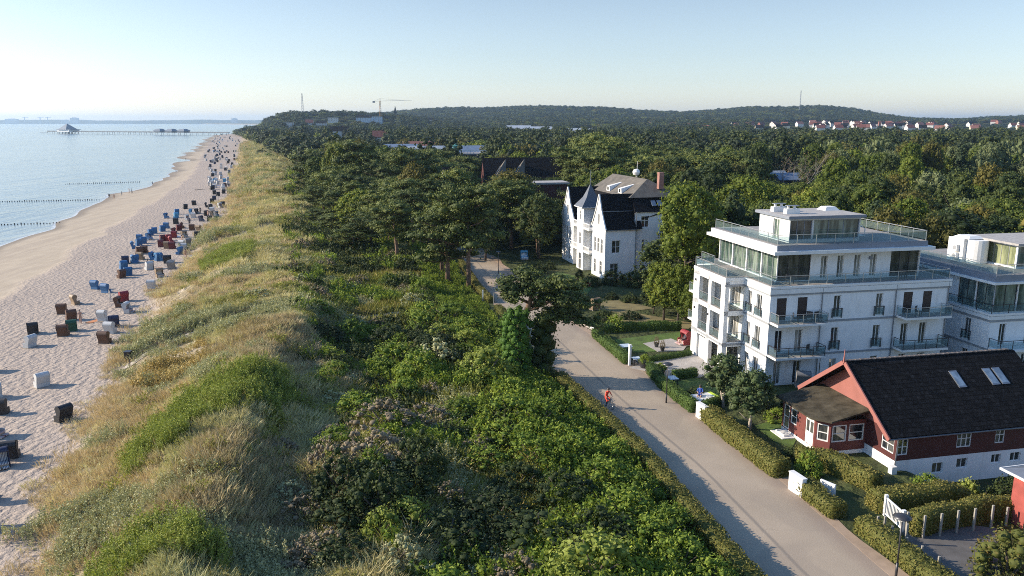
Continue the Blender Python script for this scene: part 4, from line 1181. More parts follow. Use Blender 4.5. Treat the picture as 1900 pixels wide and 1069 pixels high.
def railing(root, pts, z, h=0.95, posts=1.4, mmat=None, gmat=None, closed=False, name='railing'):
    """posts, a handrail and glass between, along pts (xy)"""
    f, g_ = MB(), MB(); n = len(pts); t = 0.028
    for i in range(n if closed else n-1):
        p, q = Vector((*pts[i], 0)), Vector((*pts[(i+1) % n], 0)); L = (q-p).length; d = (q-p)/L; nn = Vector((d.y,-d.x,0)); k = max(1, round(L/posts)); rz = math.atan2(d.y, d.x)
        for j in range(k+1):
            if j == k and (closed or i < n-2): continue
            c = p + d*(L*j/k); f.obox((c.x, c.y, z+h/2-0.02), 0.045, 0.045, h-0.04, rz)
        c = (p+q)/2; f.obox((c.x, c.y, z+h), L+0.05, 0.06, 0.05, rz)
        g_.obox((c.x, c.y, z+h*0.5), L-0.08, 0.012, h*0.72, rz)
    r = f.build(name, mmat or M_METAL, root); g_.build('glass_panel', gmat or G_RAIL, r); return r
def french_rail(root, o, d, q, z, h=0.9, wide=0.12):
    o3 = Vector((o[0], o[1], 0)); dd = Vector((d[0], d[1], 0)).normalized(); n = Vector((dd.y,-dd.x,0))
    a, b_ = q[0]-wide, q[1]+wide
    p = [o3+dd*a, o3+dd*a+n*0.14, o3+dd*b_+n*0.14, o3+dd*b_]
    return railing(root, [(v.x, v.y) for v in p], z, h, 3, name='window_railing', mmat=M_DMETAL)

def garden_seat(mb, x, y, rz, z):
    c, s = math.cos(rz), math.sin(rz)
    def T(px, py): return (x+px*c-py*s, y+px*s+py*c)
    for (a, b_, sx, sy, z0, z1) in ((0,0,0.55,0.5,0.38,0.44),(0,0.24,0.55,0.05,0.44,0.9),(0.25,-0.2,0.05,0.05,0,0.38),(-0.25,-0.2,0.05,0.05,0,0.38),(0.25,0.2,0.05,0.05,0,0.38),(-0.25,0.2,0.05,0.05,0,0.38)):
        px, py = T(a, b_); mb.obox((px, py, z+(z0+z1)/2), sx, sy, z1-z0, rz)
def deck_chair(rootx, x, y, z, rz, label, theta, origin):
    X = origin[0]+x*math.cos(theta)-y*math.sin(theta); Y = origin[1]+x*math.sin(theta)+y*math.cos(theta)
    mb = MB(); garden_seat(mb, 0, 0, 0, 0); o = mb.build('balcony_chair', M_DMETAL); o.location = (X, Y, z); o.rotation_euler = (0,0,rz+theta)
    tag(o, label, 'chair', 'chairs on the balconies')

# ------------------------------------------------------------------ the terraced white block
TH = math.atan2(3.8, 18.1); CA = (23.4, 69.0)
A = empty('apartment_building', (*CA, 0), TH, 'white terraced apartment block with a glazed penthouse and sunlit bay front', 'building')
FR, LF = ((0,0), (1,0)), ((0,15), (0,-1))          # front wall (faces -v), left wall (faces -u) runs from v=15 to 0
W_, D_ = 18.7, 15.0
zf = [(0.08, 2.25), (3.12, 5.28), (6.22, 8.32)]
fo = []
for lv, cols in enumerate([[(0.8,1.55),(2.8,3.55),(6.5,7.25),(10.85,11.6),(13.9,14.6),(15.9,16.65)], [(0.72,1.5),(2.75,3.5),(6.45,7.2),(10.85,11.6),(13.85,14.6),(15.85,16.6)],
                           [(0.68,1.66),(2.78,3.76),(6.47,7.2),(10.88,11.6),(13.8,14.78),(15.9,16.86)]]):
    fo += [(a, b_, zf[lv][0], zf[lv][1], lv) for a, b_ in cols]
def Lv(v0, v1): return (15-v1, 15-v0)
lo = []
for lv in range(3):
    for v0, v1 in ((1.45,2.4),(3.35,4.1)): lo.append((*Lv(v0, v1), zf[lv][0]+(0.15 if lv == 0 else 0), zf[lv][1], lv, 'w'))
    for v0, v1 in ((5.5,7.4),(8.3,10.0)): lo.append((*Lv(v0, v1), zf[lv][0], zf[lv][1], lv, 'b'))
    for v0, v1 in ((12.4,13.3),): lo.append((*Lv(v0, v1), zf[lv][0], zf[lv][1], lv, 'w'))
mb = MB()
wall(mb, *FR, W_, -0.1, 9.2, fo); wall(mb, *LF, D_, -0.1, 9.2, lo)
wall(mb, (W_,0), (0,1), D_, -0.1, 9.2); wall(mb, (W_,D_), (-1,0), W_, -0.1, 9.2)
mb.build('wall', M_WHITE, A)
for q in fo:
    dark = q[4] == 2 and (q[0] < 4 or q[0] > 13)
    if dark:
        s_ = MB(); strip(s_, *FR, q[0]+0.01, q[1]-0.01, q[2], q[3]-0.01, -0.05, 0.12)
        for k in range(9): strip(s_, *FR, q[0]+0.08, q[1]-0.08, q[2]+0.15+k*0.21, q[2]+0.21+k*0.21, -0.035, 0.05)
        s_.build('shutter', M_SHUT, A)
    else:
        window(A, *FR, q, mull=1, transom=None, gmat=G_CURT if (q[4]+int(q[0])) % 3 == 0 else G_DARK, fmat=M_WHITE2)
        if 6 < q[0] < 12 and q[4] > 0: french_rail(A, *FR, q, q[2]-0.02)
for q in lo:
    window(A, *LF, q, mull=1 if q[5] == 'w' else 2, gmat=G_CURT if q[5] == 'b' else G_DARK)
    if q[5] == 'w' and q[4] > 0: french_rail(A, *LF, q, q[2]-0.02)
# belts, cornice
def ring(mb, u0, u1, v0, v1, z0, z1, t):
    mb.box(u0-t, u1+t, v0-t, v0, z0, z1); mb.box(u0-t, u1+t, v1, v1+t, z0, z1); mb.box(u0-t, u0, v0, v1, z0, z1); mb.box(u1, u1+t, v0, v1, z0, z1)
mb = MB(); ring(mb, 0, W_, 0, D_, 5.86, 6.06, 0.05); ring(mb, 0, W_, 0, D_, 2.76, 2.94, 0.06); mb.build('belt_course', M_BELT, A)
mb = MB(); ring(mb, 0, W_, 0, D_, 8.55, 8.72, 0.07); mb.build('painted_cornice_shadow', M_BELT, A)  # grey strip below the cornice, its shadow put into the colour
mb = MB(); ring(mb, 0, W_, 0, D_, 8.72, 9.14, 0.12); mb.box(-0.12, W_+0.12, -0.12, D_+0.12, 9.2, 9.40); mb.build('cornice', M_WHITE2, A)
mb = MB(); mb.box(0.05, W_-0.05, 0.05, D_-0.05, 9.401, 9.43); mb.build('terrace_deck', M_DECK, A)
# bay with open loggias on the sunlit side
BU, B0, B1 = -2.1, 4.6, 11.6
mb = MB()
for (v0, v1) in ((B0,B0+0.85),(7.55,8.15),(10.25,B1)): mb.box(BU, BU+0.42 if v0 != 7.55 else BU+0.4, v0, v1, 0, 9.0)
mb.box(BU+0.42, 0, 11.2, B1, 0, 9.0)
for z in (2.55, 5.66, 8.62): mb.box(BU, 0, B0, B1, z, z+0.46)
mb.box(BU-0.03, -0.0, B0-0.03, B1+0.03, 9.081, 9.40)
mb.box(BU, BU+0.4, B0+0.85, B1-1.35, 3.01, 3.02)
mb.build('bay', M_WHITE, A)
mb = MB(); mb.box(BU-0.05, 0.0, B0-0.05, B0-0.002, 2.70, 2.90); mb.box(BU-0.05, BU-0.002, B0-0.05, B1+0.03, 2.70, 2.90); mb.box(BU-0.05, 0, B0-0.05, B0-0.002, 8.55, 8.75)
mb.build('bay_band', M_BELT, A)
mb = MB(); mb.box(BU+0.03, -0.02, B0+0.03, B1-0.03, 9.401, 9.43)
for z in (3.02, 6.13): mb.box(BU+0.05, -0.03, B0+0.05, 11.15, z, z+0.03)
mb.build('loggia_floor', M_DECK, A)
for z in (3.05, 6.16):
    railing(A, [(-0.08, B0+0.06), (BU+0.5, B0+0.06)], z, 0.9, 2, name='loggia_railing')
    railing(A, [(BU+0.1, B0+0.9), (BU+0.1, 7.5)], z, 0.9, 2, name='loggia_railing')
    railing(A, [(BU+0.1, 8.2), (BU+0.1, 10.2)], z, 0.9, 2, name='loggia_railing')
mb = MB(); mb.box(-1.9, -1.82, 8.35, 10.1, 0.05, 2.3); mb.build('garage_door', M_WHITE2, A)
mb = MB(); mb.box(-1.2, -1.12, 5.6, 7.4, 0.05, 2.3); mb.build('entrance_door', plain('grey_door', (0.42,0.38,0.33), 0.6), A)
for z, v in ((8.05, 11.0), (5.1, 11.0), (5.1, 7.9)):
    MB().box(BU-0.14, BU-0.002, v-0.06, v+0.06, z-0.12, z+0.12).build('wall_lamp', M_DMETAL, A)
# small balconies at the back corner of the sunlit side
for z in (2.95, 6.0):
    MB().box(-1.2, -0.05, 12.0, 14.6, z, z+0.16).build('balcony_slab', M_WHITE2, A)
    railing(A, [(-0.1,12.05),(-1.15,12.05),(-1.15,14.55)], z+0.16, 0.9, 1.3, name='balcony_railing')
# front balconies
for (u0, u1) in ((0.05, 5.05), (13.1, 18.0)):
    for z in (2.88, 5.98):
        s_ = MB().box(u0, u1, -1.5, -0.07, z, z+0.19).build('balcony_slab', M_WHITE2, A)
        MB().box(u0+0.06, u1-0.06, -1.44, -0.08, z+0.191, z+0.21).build('balcony_floor', M_DECK, s_)
        railing(A, [(u0+0.05,-0.1),(u0+0.05,-1.45),(u1-0.05,-1.45),(u1-0.05,-0.1)], z+0.19, 0.92, 1.3, name='balcony_railing', mmat=M_DMETAL if z < 5 else M_METAL)
for u in (5.2, 12.9, 18.55):
    MB().tube([(u,-0.08,0),(u,-0.08,9.1)], 0.05, 8).build('downpipe', M_ZINC, A)
for u in (1.0, 4.6): MB().tube([(u-0.85 if u < 2 else u,-1.4,0.0),(u-0.85 if u < 2 else u,-1.4,2.87)], 0.035, 6).build('balcony_post', M_DMETAL, A)
# lower terrace railing, all round
railing(A, [(0.1,14.6),(0.1,B1-0.1),(BU+0.1,B1-0.1),(BU+0.1,B0+0.1),(0.1,B0+0.1),(0.1,0.1),(W_-0.1,0.1),(W_-0.1,14.6)], 9.43, 0.9, 1.9, name='terrace_railing')
# penthouse
pu0, pu1, pv0, pv1 = 1.5, 16.6, 1.8, 13.4
po = [(6.0-pu0+k, 6.68-pu0+k, 9.6, 11.75) for k in (0, 1.72, 3.5, 5.2)]
gl = [(0.05, 3.45, 9.5, 12.1), (11.9, 15.05, 9.5, 12.1)]
mb = MB(); wall(mb, (pu0,pv0), (1,0), pu1-pu0, 9.43, 12.2, po+gl); 
gs = [(0.1+i*2.9, 0.1+i*2.9+2.75, 9.5, 12.1) for i in range(4)]
wall(mb, (pu0,pv1), (0,-1), pv1-pv0, 9.43, 12.2, gs); wall(mb, (pu1,pv0), (0,1), pv1-pv0, 9.43, 12.2, [(0.1,3.2,9.5,12.1)]); wall(mb, (pu1,pv1), (-1,0), pu1-pu0, 9.43, 12.2)
pw = mb.build('penthouse_wall', M_WHITE, A)
for q in po: window(A, (pu0,pv0), (1,0), q, mull=1, gmat=G_CURT)
for q in gl: window(A, (pu0,pv0), (1,0), q, mull=2, gmat=G_DARK, fmat=M_DMETAL, name='glass_wall')
for q in gs: window(A, (pu0,pv1), (0,-1), q, mull=2, gmat=G_PENT, fmat=M_METAL, name='glass_wall')
window(A, (pu1,pv0), (0,1), (0.1,3.2,9.5,12.1), mull=2, gmat=G_DARK, fmat=M_DMETAL, name='glass_wall')
MB().tube([(11.15,1.68,11.4),(11.15,1.79,11.4)], 0.16, 14).build('round_lamp', M_FASCIA, A)
mb = MB().box(0.35, 17.0, 0.4, 14.2, 12.2, 12.5); mb.build('roof_slab', M_WHITE2, A)
mb = MB().box(0.8, 16.5, 0.85, 13.8, 12.5, 12.98); mb.build('roof_fascia', M_FASCIA, A)
mb = MB(); mb.box(0.7, 0.799, 0.75, 13.9, 12.501, 12.96); mb.build('painted_sunlit_fascia', M_WHITE2, A)  # white strip on the sunward side, sunlight put into the fascia colour
MB().box(0.85, 16.45, 0.9, 13.75, 12.981, 13.0).build('roof_deck', M_DECK, A)
railing(A, [(0.95,13.4),(0.95,1.0),(16.35,1.0),(16.35,13.4)], 13.0, 0.95, 1.9, name='roof_railing')
# pavilion on the roof
mb = MB(); au0, au1, av0, av1 = 2.7, 10.0, 2.1, 7.6
ao = [(0.05,2.3,13.3,15.1),(2.45,7.2,13.3,15.1)]; al = [(2.6,3.7,13.05,15.0)]
wall(mb, (au0,av0), (1,0), au1-au0, 13.0, 15.25, ao); wall(mb, (au0,av1), (0,-1), av1-av0, 13.0, 15.25, al); wall(mb, (au1,av0), (0,1), av1-av0, 13.0, 15.25); wall(mb, (au1,av1), (-1,0), au1-au0, 13.0, 15.25)
mb.build('pavilion_wall', plain('pale_grey_cladding', (0.60,0.61,0.60), 0.5, 0.05), A)
for q in ao: window(A, (au0,av0), (1,0), q, mull=2, gmat=G_PENT if q[0] > 1 else G_DARK, fmat=M_FASCIA, name='glass_wall')
window(A, (au0,av1), (0,-1), al[0], mull=1, gmat=G_PENT)
MB().box(au0-0.35, au1+0.35, av0-0.35, av1+0.35, 15.25, 15.50).build('pavilion_roof', M_FASCIA, A)
MB().box(au0-0.3, au1+0.3, av0-0.3, av1+0.3, 15.501, 15.52).build('roof_covering', M_ROOFG, A)
for (u, v) in ((3.1, 5.6), (3.3, 3.6)):
    c_ = MB().box(u-0.1, u+1.25, v, v+0.6, 15.52, 15.98).build('chimney', M_WHITE2, A)
    mb = MB()
    for k in (0.2, 0.85): mb.tube([(u+k, v+0.3, 15.98), (u+k, v+0.3, 16.25)], 0.13, 8)
    mb.build('flue', M_WHITE2, c_); MB().box(u-0.02, u+1.2, v+0.05, v+0.55, 16.25, 16.30).build('chimney_cap', M_FASCIA, c_)
MB().hull([(8.4,5.4,15.52),(10.0,5.4,15.52),(10.0,6.9,15.52),(8.4,6.9,15.52)], [(8.7,5.7,15.86),(9.7,5.7,15.86),(9.7,6.6,15.86),(8.7,6.6,15.86)]).build('rooflight', M_WHITE2, A)
mb = MB(); mb.tube([(11.2,4.5,13.0),(11.2,4.5,13.95),(11.9,4.5,14.05),(12.3,4.5,13.8),(12.3,4.5,13.0)], 0.05, 6); mb.tube([(11.2,5.6,13.0),(11.2,5.6,13.95),(11.9,5.6,14.05),(12.3,5.6,13.8),(12.3,5.6,13.0)], 0.05, 6); mb.box(11.2,12.3,4.5,5.6,13.02,13.12)
mb.build('stair_hood', M_WHITE2, A)
for i, (u, v, z, rz) in enumerate([(2.2,-0.8,6.19,1.2),(3.6,-0.7,6.19,-0.7),(4.4,-0.9,6.19,0.3),(3.9,-0.8,3.09,0.5),(14.9,-0.8,6.19,0.6),(-1.1,6.3,3.05,1.6),(-1.1,9.2,3.05,1.6),(-1.1,9.2,6.16,1.8),(2.3,0.8,9.43,0.3),(14.2,0.9,9.43,2.0)]):
    deck_chair(None, u, v, z, rz, '%s dark chair on the %s of the white block' % (['first','second','third','single','lone','near','back','topmost','corner','end'][i],
        ['upper balcony over the hedge','upper balcony over the hedge','upper balcony over the hedge','lower front balcony','upper balcony by the neighbour','first-floor loggia','first-floor loggia','sunlit upper loggia','long terrace','long terrace'][i]), TH, CA)

# ------------------------------------------------------------------ the lower white block beside it
CB = (45.1, 71.4)
Bq = empty('apartment_building', (*CB, 0), TH, 'lower white apartment block standing in the shade with a wide glazed top floor', 'building')
fo = [(1.1,1.85,3.15,5.3),(4.0,4.75,3.15,5.3),(1.1,1.9,0.1,2.2),(4.0,4.8,0.1,2.2),(8.5,9.3,3.15,5.3),(12,12.8,3.15,5.3)]
lo = [(*Lv(2.3,3.1),3.15,5.3),(*Lv(8.2,9.8),3.15,5.3),(*Lv(2.3,3.1),0.2,2.2)]
mb = MB(); wall(mb, *FR, 17, -0.1, 6.1, fo); wall(mb, *LF, 15, -0.1, 6.1, lo); wall(mb, (17,0), (0,1), 15, -0.1, 6.1); wall(mb, (17,15), (-1,0), 17, -0.1, 6.1); mb.build('wall', M_WHITE, Bq)
for q in fo: window(Bq, *FR, q)
for q in lo: window(Bq, *LF, q, mull=2 if q[1]-q[0] > 1 else 1)
for q in lo[:2]: french_rail(Bq, *LF, q, q[2])
mb = MB(); ring(mb, 0, 17, 0, 15, 5.5, 5.72, 0.07); ring(mb, 0, 17, 0, 15, 2.76, 2.94, 0.06); mb.build('belt_course', M_BELT, Bq)
mb = MB(); ring(mb, 0, 17, 0, 15, 5.722, 6.05, 0.12); mb.box(-0.12,17.12,-0.12,15.12,6.1,6.3); mb.build('cornice', M_WHITE2, Bq)
go = [(0.1+i*2.6, 2.6+i*2.6, 6.35, 9.0) for i in range(6)]
gs = [(9.9,12.1,6.35,9.0),(12.2,14.35,6.35,9.0)]
mb = MB(); wall(mb, (0.35,0.35), (1,0), 16.3, 6.3, 9.1, go); wall(mb, (0.35,14.7), (0,-1), 14.35, 6.3, 9.1, gs); wall(mb, (16.65,0.35), (0,1), 14.35, 6.3, 9.1); wall(mb, (16.65,14.7), (-1,0), 16.3, 6.3, 9.1)
mb.build('penthouse_wall', M_WHITE, Bq)
for q in go: window(Bq, (0.35,0.35), (1,0), q, mull=1, gmat=G_PENT, fmat=M_DMETAL, name='glass_wall')
for q in gs: window(Bq, (0.35,14.7), (0,-1), q, mull=1, gmat=G_PENT, fmat=M_DMETAL, name='glass_wall')
railing(Bq, [(-0.02,14.6),(-0.02,-0.02),(17.0,-0.02)], 6.3, 0.85, 1.8, name='terrace_railing', mmat=M_DMETAL)
MB().box(-0.15,17.2,-0.15,15.1,9.1,9.32).build('roof_slab', M_WHITE2, Bq)
MB().box(0.05,17.0,0.05,14.9,9.321,9.95).build('roof_fascia', M_FASCIA, Bq)
MB().box(0.1,16.9,0.1,14.85,9.951,9.97).build('roof_deck', M_DECK, Bq)
railing(Bq, [(0.2,14.6),(0.2,0.2),(16.8,0.2)], 9.97, 0.95, 1.8, name='roof_railing')
mb = MB(); wall(mb, (4.6,2.6), (1,0), 8, 9.97, 12.3, [(0.1,3.7,10.1,12.15),(3.9,7.8,10.1,12.15)]); wall(mb, (4.6,8.5), (0,-1), 5.9, 9.97, 12.3, [(2.0,5.7,10.1,12.15)]); wall(mb, (12.6,2.6), (0,1), 5.9, 9.97, 12.3); wall(mb, (12.6,8.5), (-1,0), 8, 9.97, 12.3)
mb.build('pavilion_wall', M_WHITE, Bq)
window(Bq, (4.6,8.5), (0,-1), (2.0,5.7,10.1,12.15), mull=3, gmat=glassmat('yellow_blinds', (0.13,0.15,0.08), curtain=(0.30,0.32,0.17)), fmat=M_METAL, name='glass_wall')
window(Bq, (4.6,2.6), (1,0), (0.1,3.7,10.1,12.15), mull=2, gmat=G_PENT, fmat=M_METAL, name='glass_wall'); window(Bq, (4.6,2.6), (1,0), (3.9,7.8,10.1,12.15), mull=2, gmat=G_PENT, fmat=M_METAL, name='glass_wall')
MB().box(4.1,13,2.1,8.8,12.3,12.5).build('pavilion_roof', M_ROOFG, Bq)
t_ = MB().box(2.2,4.2,6.8,8.9,9.971,12.35); t_.lathe([(1.05,9.972),(1.05,12.3)], (3.6,6.6,0), 20); t_.build('stair_tower', M_WHITE2, Bq)
MB().hull([(2.4,6.4,12.36),(4.3,6.4,12.36),(4.3,8.7,12.36),(2.4,8.7,12.36)], [(2.8,6.8,12.62),(4.0,6.8,12.62),(4.0,8.3,12.62),(2.8,8.3,12.62)]).build('rooflight', M_WHITE2, Bq)
for z in (10.3, 11.1):
    ac = MB().box(1.85,2.19,7.3,8.0,z,z+0.62).build('air_conditioner', M_WHITE2, Bq); MB().tube([(1.83,7.6,z+0.31),(1.849,7.6,z+0.31)], 0.22, 14).build('fan_grille', M_BELT, ac)
s_ = MB().box(-0.02,5.6,-1.5,-0.13,2.88,3.07).build('balcony_slab', M_WHITE2, Bq)
railing(Bq, [(0.05,-0.1),(0.05,-1.45),(5.5,-1.45)], 3.07, 0.92, 1.3, name='balcony_railing', mmat=M_DMETAL)

# ------------------------------------------------------------------ the maroon house
RH = empty('house', (26.8, 51.0, 0), R(12), 'maroon boarded house with a terracotta gable, black roof and glazed porch', 'house')
HL, HW = 13.2, 10.0
z0, ze, zr = 0.75, 2.95, 6.45
fo = [(0.12,0.95,1.15,2.35),(4.9,6.1,1.3,2.6),(8.1,8.9,1.35,2.6),(11,11.9,1.3,2.6)]
mb = MB(); wall(mb, (0,0), (1,0), HL, z0, ze+0.1, fo, 0.1); wall(mb, (HL,0), (0,1), HW, z0, ze); wall(mb, (HL,HW), (-1,0), HL, z0, ze+0.1)
for k in range(11): pass
mb.build('wall', M_REDW, RH)
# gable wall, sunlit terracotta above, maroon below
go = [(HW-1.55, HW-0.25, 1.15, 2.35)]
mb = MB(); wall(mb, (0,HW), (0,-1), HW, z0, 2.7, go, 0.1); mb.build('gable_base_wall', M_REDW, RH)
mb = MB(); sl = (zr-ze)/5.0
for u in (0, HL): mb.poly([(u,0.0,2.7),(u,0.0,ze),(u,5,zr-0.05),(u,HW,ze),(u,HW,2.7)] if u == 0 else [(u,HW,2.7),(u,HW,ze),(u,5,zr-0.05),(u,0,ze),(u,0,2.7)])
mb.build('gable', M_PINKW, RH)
mb = MB(); wall(mb, (0,0), (1,0), HL, -1.6, z0, [(3.1,4.0,-0.5,0.3),(5.1,6.0,-0.3,0.45),(8.0,8.8,-0.2,0.5),(9.6,10.5,-0.2,0.5)], 0.15); wall(mb, (0,HW), (0,-1), HW, -1.6, z0); wall(mb, (HL,0), (0,1), HW, -1.6, z0)
mb.build('plinth', M_WHITE, RH)
for q in [(3.1,4.0,-0.5,0.3),(5.1,6.0,-0.3,0.45),(8.0,8.8,-0.2,0.5),(9.6,10.5,-0.2,0.5)]: window(RH, (0,0), (1,0), q, 0.15, name='cellar_window')
for q in fo: window(RH, (0,0), (1,0), q, 0.1, mull=2 if q[1]-q[0] > 1.1 else 1, bars=1, fw=0.07)
window(RH, (0,HW), (0,-1), go[0], 0.1, mull=1, bars=1, fw=0.07)
window(RH, (0,HW), (0,-1), (HW-3.05,HW-2.55,3.35,3.9), -0.0+0.02, mull=0, fw=0.07, label='small square attic window in the gable')
# roof
mb = MB()
def slope(mb, u0, u1, va, za, vb, zb, t):
    """one slope of roof as a slab between (va, za) and (vb, zb)"""
    n = Vector((0, -(zb-za), vb-va)).normalized()*t
    if n.z < 0: n = -n
    q = [(u0,va,za),(u1,va,za),(u1,vb,zb),(u0,vb,zb)]
    if vb < va: q = q[::-1]
    mb.hull([Vector(p) for p in q], [Vector(p)+n for p in q])
RU0, RU1 = -1.05, HL+0.5
ev = -0.45; ez = ze - 0.45*sl
slope(mb, RU0, RU1, ev, ez, 5.0, zr, 0.16); slope(mb, RU0, RU1, 5.0, zr, 10.45, ez, 0.16)
mb.build('roof', M_TILED, RH)
mb = MB(); 
for k in range(34): mb.obox((RU0+0.2+k*0.42, 5.0, zr+0.2), 0.40, 0.24, 0.07, 0.0, 0, 0.05)
mb.build('ridge_tiles', plain('ridge_tile', (0.13,0.11,0.10), 0.8, 0.4, 5), RH)
mb = MB(); slope(mb, RU0-0.10, RU0-0.003, ev-0.02, ez-0.14, 5.0, zr-0.1, 0.32); slope(mb, RU0-0.10, RU0-0.003, 5.0, zr-0.1, 10.47, ez-0.14, 0.32)
mb.build('bargeboard', M_PINKW, RH)
mb = MB(); mb.hull([(RU0-0.12,4.94,zr),(RU0,4.94,zr),(RU0,5.06,zr),(RU0-0.12,5.06,zr)], [(RU0-0.08,4.98,zr+1.05),(RU0-0.05,4.98,zr+1.05),(RU0-0.05,5.02,zr+1.05),(RU0-0.08,5.02,zr+1.05)]); mb.build('finial', M_PINKW, RH)
mb = MB().tube([(RU0+0.05,ev-0.05,ez-0.02),(RU1,ev-0.05,ez-0.02)], 0.06, 6); mb.tube([(RU0+0.9,ev-0.03,ez-0.06),(0.0,-0.12,ez-0.3),(-0.08,-0.1,-0.3)], 0.045, 6); mb.build('gutter', M_ZINC, RH)
for u in (6.8, 9.7, 10.55):
    va, vb = 2.5, 3.75
    zz = lambda v: ez + (v-ev)*sl
    n = Vector((0, -sl, 1)).normalized()
    q = [Vector((u,va,zz(va))),Vector((u+0.66,va,zz(va))),Vector((u+0.66,vb,zz(vb))),Vector((u,vb,zz(vb)))]
    f_ = MB(); f_.hull([p+n*0.13 for p in q], [p+n*0.21 for p in q]); w_ = f_.build('skylight', M_ZINC, RH)
    c_ = sum(q, Vector())/4; q2 = [c_+(p-c_)*0.84 for p in q]
    MB().hull([p+n*0.2 for p in q2], [p+n*0.222 for p in q2]).build('pane', glassmat('sky_pane_%d' % int(u*10), (0.12,0.16,0.20)), w_)
# glazed porch
pp_ = [(0,3.3),(-2.9,3.3),(-3.6,4.2),(-3.6,8.6),(0,8.6)]
mb = MB(); fl = 0.3
seg = [((-2.9,3.3),(0,3.3),[(0.12,1.30,1.0,2.3),(1.5,2.75,1.0,2.3)]), ((-3.6,4.2),(-2.9,3.3),[(0.15,0.98,1.0,2.3)]), ((-3.6,8.6),(-3.6,4.2),[(0.2,1.0,0.35,2.3),(1.2,2.0,1.05,2.3),(3.2,4.25,0.32,2.35)])]
for p0, p1, op in seg:
    d = (p1[0]-p0[0], p1[1]-p0[1]); L = math.hypot(*d); d = (d[0]/L, d[1]/L)
    wall(mb, p0, d, L, fl, 2.62, op, 0.08)
mb.build('porch_wall', plain('terracotta_boards', (0.16,0.042,0.034), 0.7, 0.12), RH)
for p0, p1, op in seg:
    d = (p1[0]-p0[0], p1[1]-p0[1]); L = math.hypot(*d); d = (d[0]/L, d[1]/L)
    for q in op:
        if q[0] == 3.2:
            dr = MB(); strip(dr, p0, d, q[0], q[1], q[2], q[3], -0.03, 0.06); dd_ = dr.build('door', M_WHITE2, RH)
            for a in (0.1, 0.6): gq = MB(); strip(gq, p0, d, q[0]+a, q[0]+a+0.36, 1.3, 2.15, -0.02, 0.03); gq.build('pane', G_DARK, dd_)
        else: window(RH, p0, d, q, 0.08, mull=0, bars=1, fw=0.09)
MB().prism([(0.2,3.3),(0.2,8.6),(-3.6,8.6),(-3.6,4.2),(-2.9,3.3)][::-1], -0.3, 0.3).build('porch_plinth', M_WHITE, RH)
rp = [(-0.02,2.9,3.35),(-0.02,8.9,3.35),(-4.1,8.9,2.66),(-4.15,4.0,2.64),(-3.2,2.85,2.68)][::-1]
MB().hull([Vector(p) for p in rp][::1], [Vector(p)+Vector((0,0,0.12)) for p in rp]).build('porch_roof', plain('brown_roof_felt', (0.075,0.065,0.045), 0.95, 0.35, 1.2, bump=0.02, bscale=5, spec=0.1), RH)  # dark brown felt with a mottled tone
MB().box(-4.7,-3.65,6.6,8.4,-0.1,0.12).box(-4.4,-3.65,6.9,8.1,0.12,0.26).build('doorstep', M_WHITE2, RH)
MB().box(-0.55,-0.14,-0.5,-0.1,-0.5,0.55).build('gatepost', M_WHITE2, RH)

# corner of another reddish house at the right edge
xx, yy = P(1900, 955, 0)
nx, ny = P(1870, 966, 0)
NH = empty('house', (nx+6*math.sin(R(14)), ny-6*math.cos(R(14)), 0), R(14), 'reddish boarded house corner with a pale zinc roof at the edge of the picture', 'house')
mb = MB(); lo = [(1.3,2.4,1.5,3.0)]; 
wall(mb, (0,6), (0,-1), 6, 0, 3.3, [(3.1,4.6,1.3,2.7)], 0.1); wall(mb, (0,0), (1,0), 8, 0, 3.3, [(1.0,2.2,1.3,2.7)], 0.1); wall(mb, (8,0), (0,1), 6, 0, 3.3); wall(mb, (8,6), (-1,0), 8, 0, 3.3)
mb.build('wall', plain('red_boards', (0.33,0.07,0.055), 0.7, 0.15), NH)
window(NH, (0,6), (0,-1), (3.1,4.6,1.3,2.7), 0.1, mull=1, bars=2, fw=0.09, gmat=G_CURT); window(NH, (0,0), (1,0), (1.0,2.2,1.3,2.7), 0.1, mull=1, bars=2, fw=0.09)
MB().hull([(-0.5,-0.5,3.3),(8.5,-0.5,3.3),(8.5,6.5,3.3),(-0.5,6.5,3.3)], [(2.2,2.6,4.5),(6.2,2.6,4.5),(6.2,3.4,4.5),(2.2,3.4,4.5)]).build('roof', M_ZINC, NH)
mb = MB(); ring(mb, -0.5, 8.5, -0.5, 6.5, 3.2, 3.34, 0.06); mb.build('gutter', M_WHITE2, NH)
# ------------------------------------------------------------------ the white gabled villa
TV = R(15); CV = (14.3, 118.8)
V_ = empty('villa', (*CV, 0), TV, 'white gabled villa with steep black roofs, a small pointed tower and a rusty chimney', 'villa')
M_TILE = M_SLATE
sgn = 1
gw = 5.6                                   # width of each gabled wing
f0 = [(0.0, gw), (14.6, 14.6+gw+0.4)]       # the wings along the sunlit side (v)
DV = 20.6
# main body walls
LFv = ((0.9, DV), (0, -1))
mb = MB()
lop = []
for vc in (7.0, 13.0):
    for z in (0.6, 3.6): lop.append((DV-vc-0.6, DV-vc+0.6, z, z+2.2))
wall(mb, (0.9, DV), (0,-1), DV, -0.1, 8.2, lop)
fo = [(0.9,2.3,0.3,2.5),(1.1,2.5,4.1,6.1)]
wall(mb, (0,0), (1,0), 5.0, -0.1, 7.7, fo)
fo2 = [(1.1,2.4,7.9,9.7),(1.1,1.7,0.9,2.6),(1.3,1.9,4.2,6.0)]
wall(mb, (5.0,0.5), (1,0), 5.6, -0.1, 10.3, fo2)
wall(mb, (10.6,0.5), (0,1), DV-0.5, -0.1, 10.3); wall(mb, (10.6,DV), (-1,0), 9.7, -0.1, 8.2)
mb.poly([(5.0,0,-0.1),(5.0,0.5,-0.1),(5.0,0.5,10.3),(5.0,0,7.7)])
mb.build('wall', M_WHITE, V_)
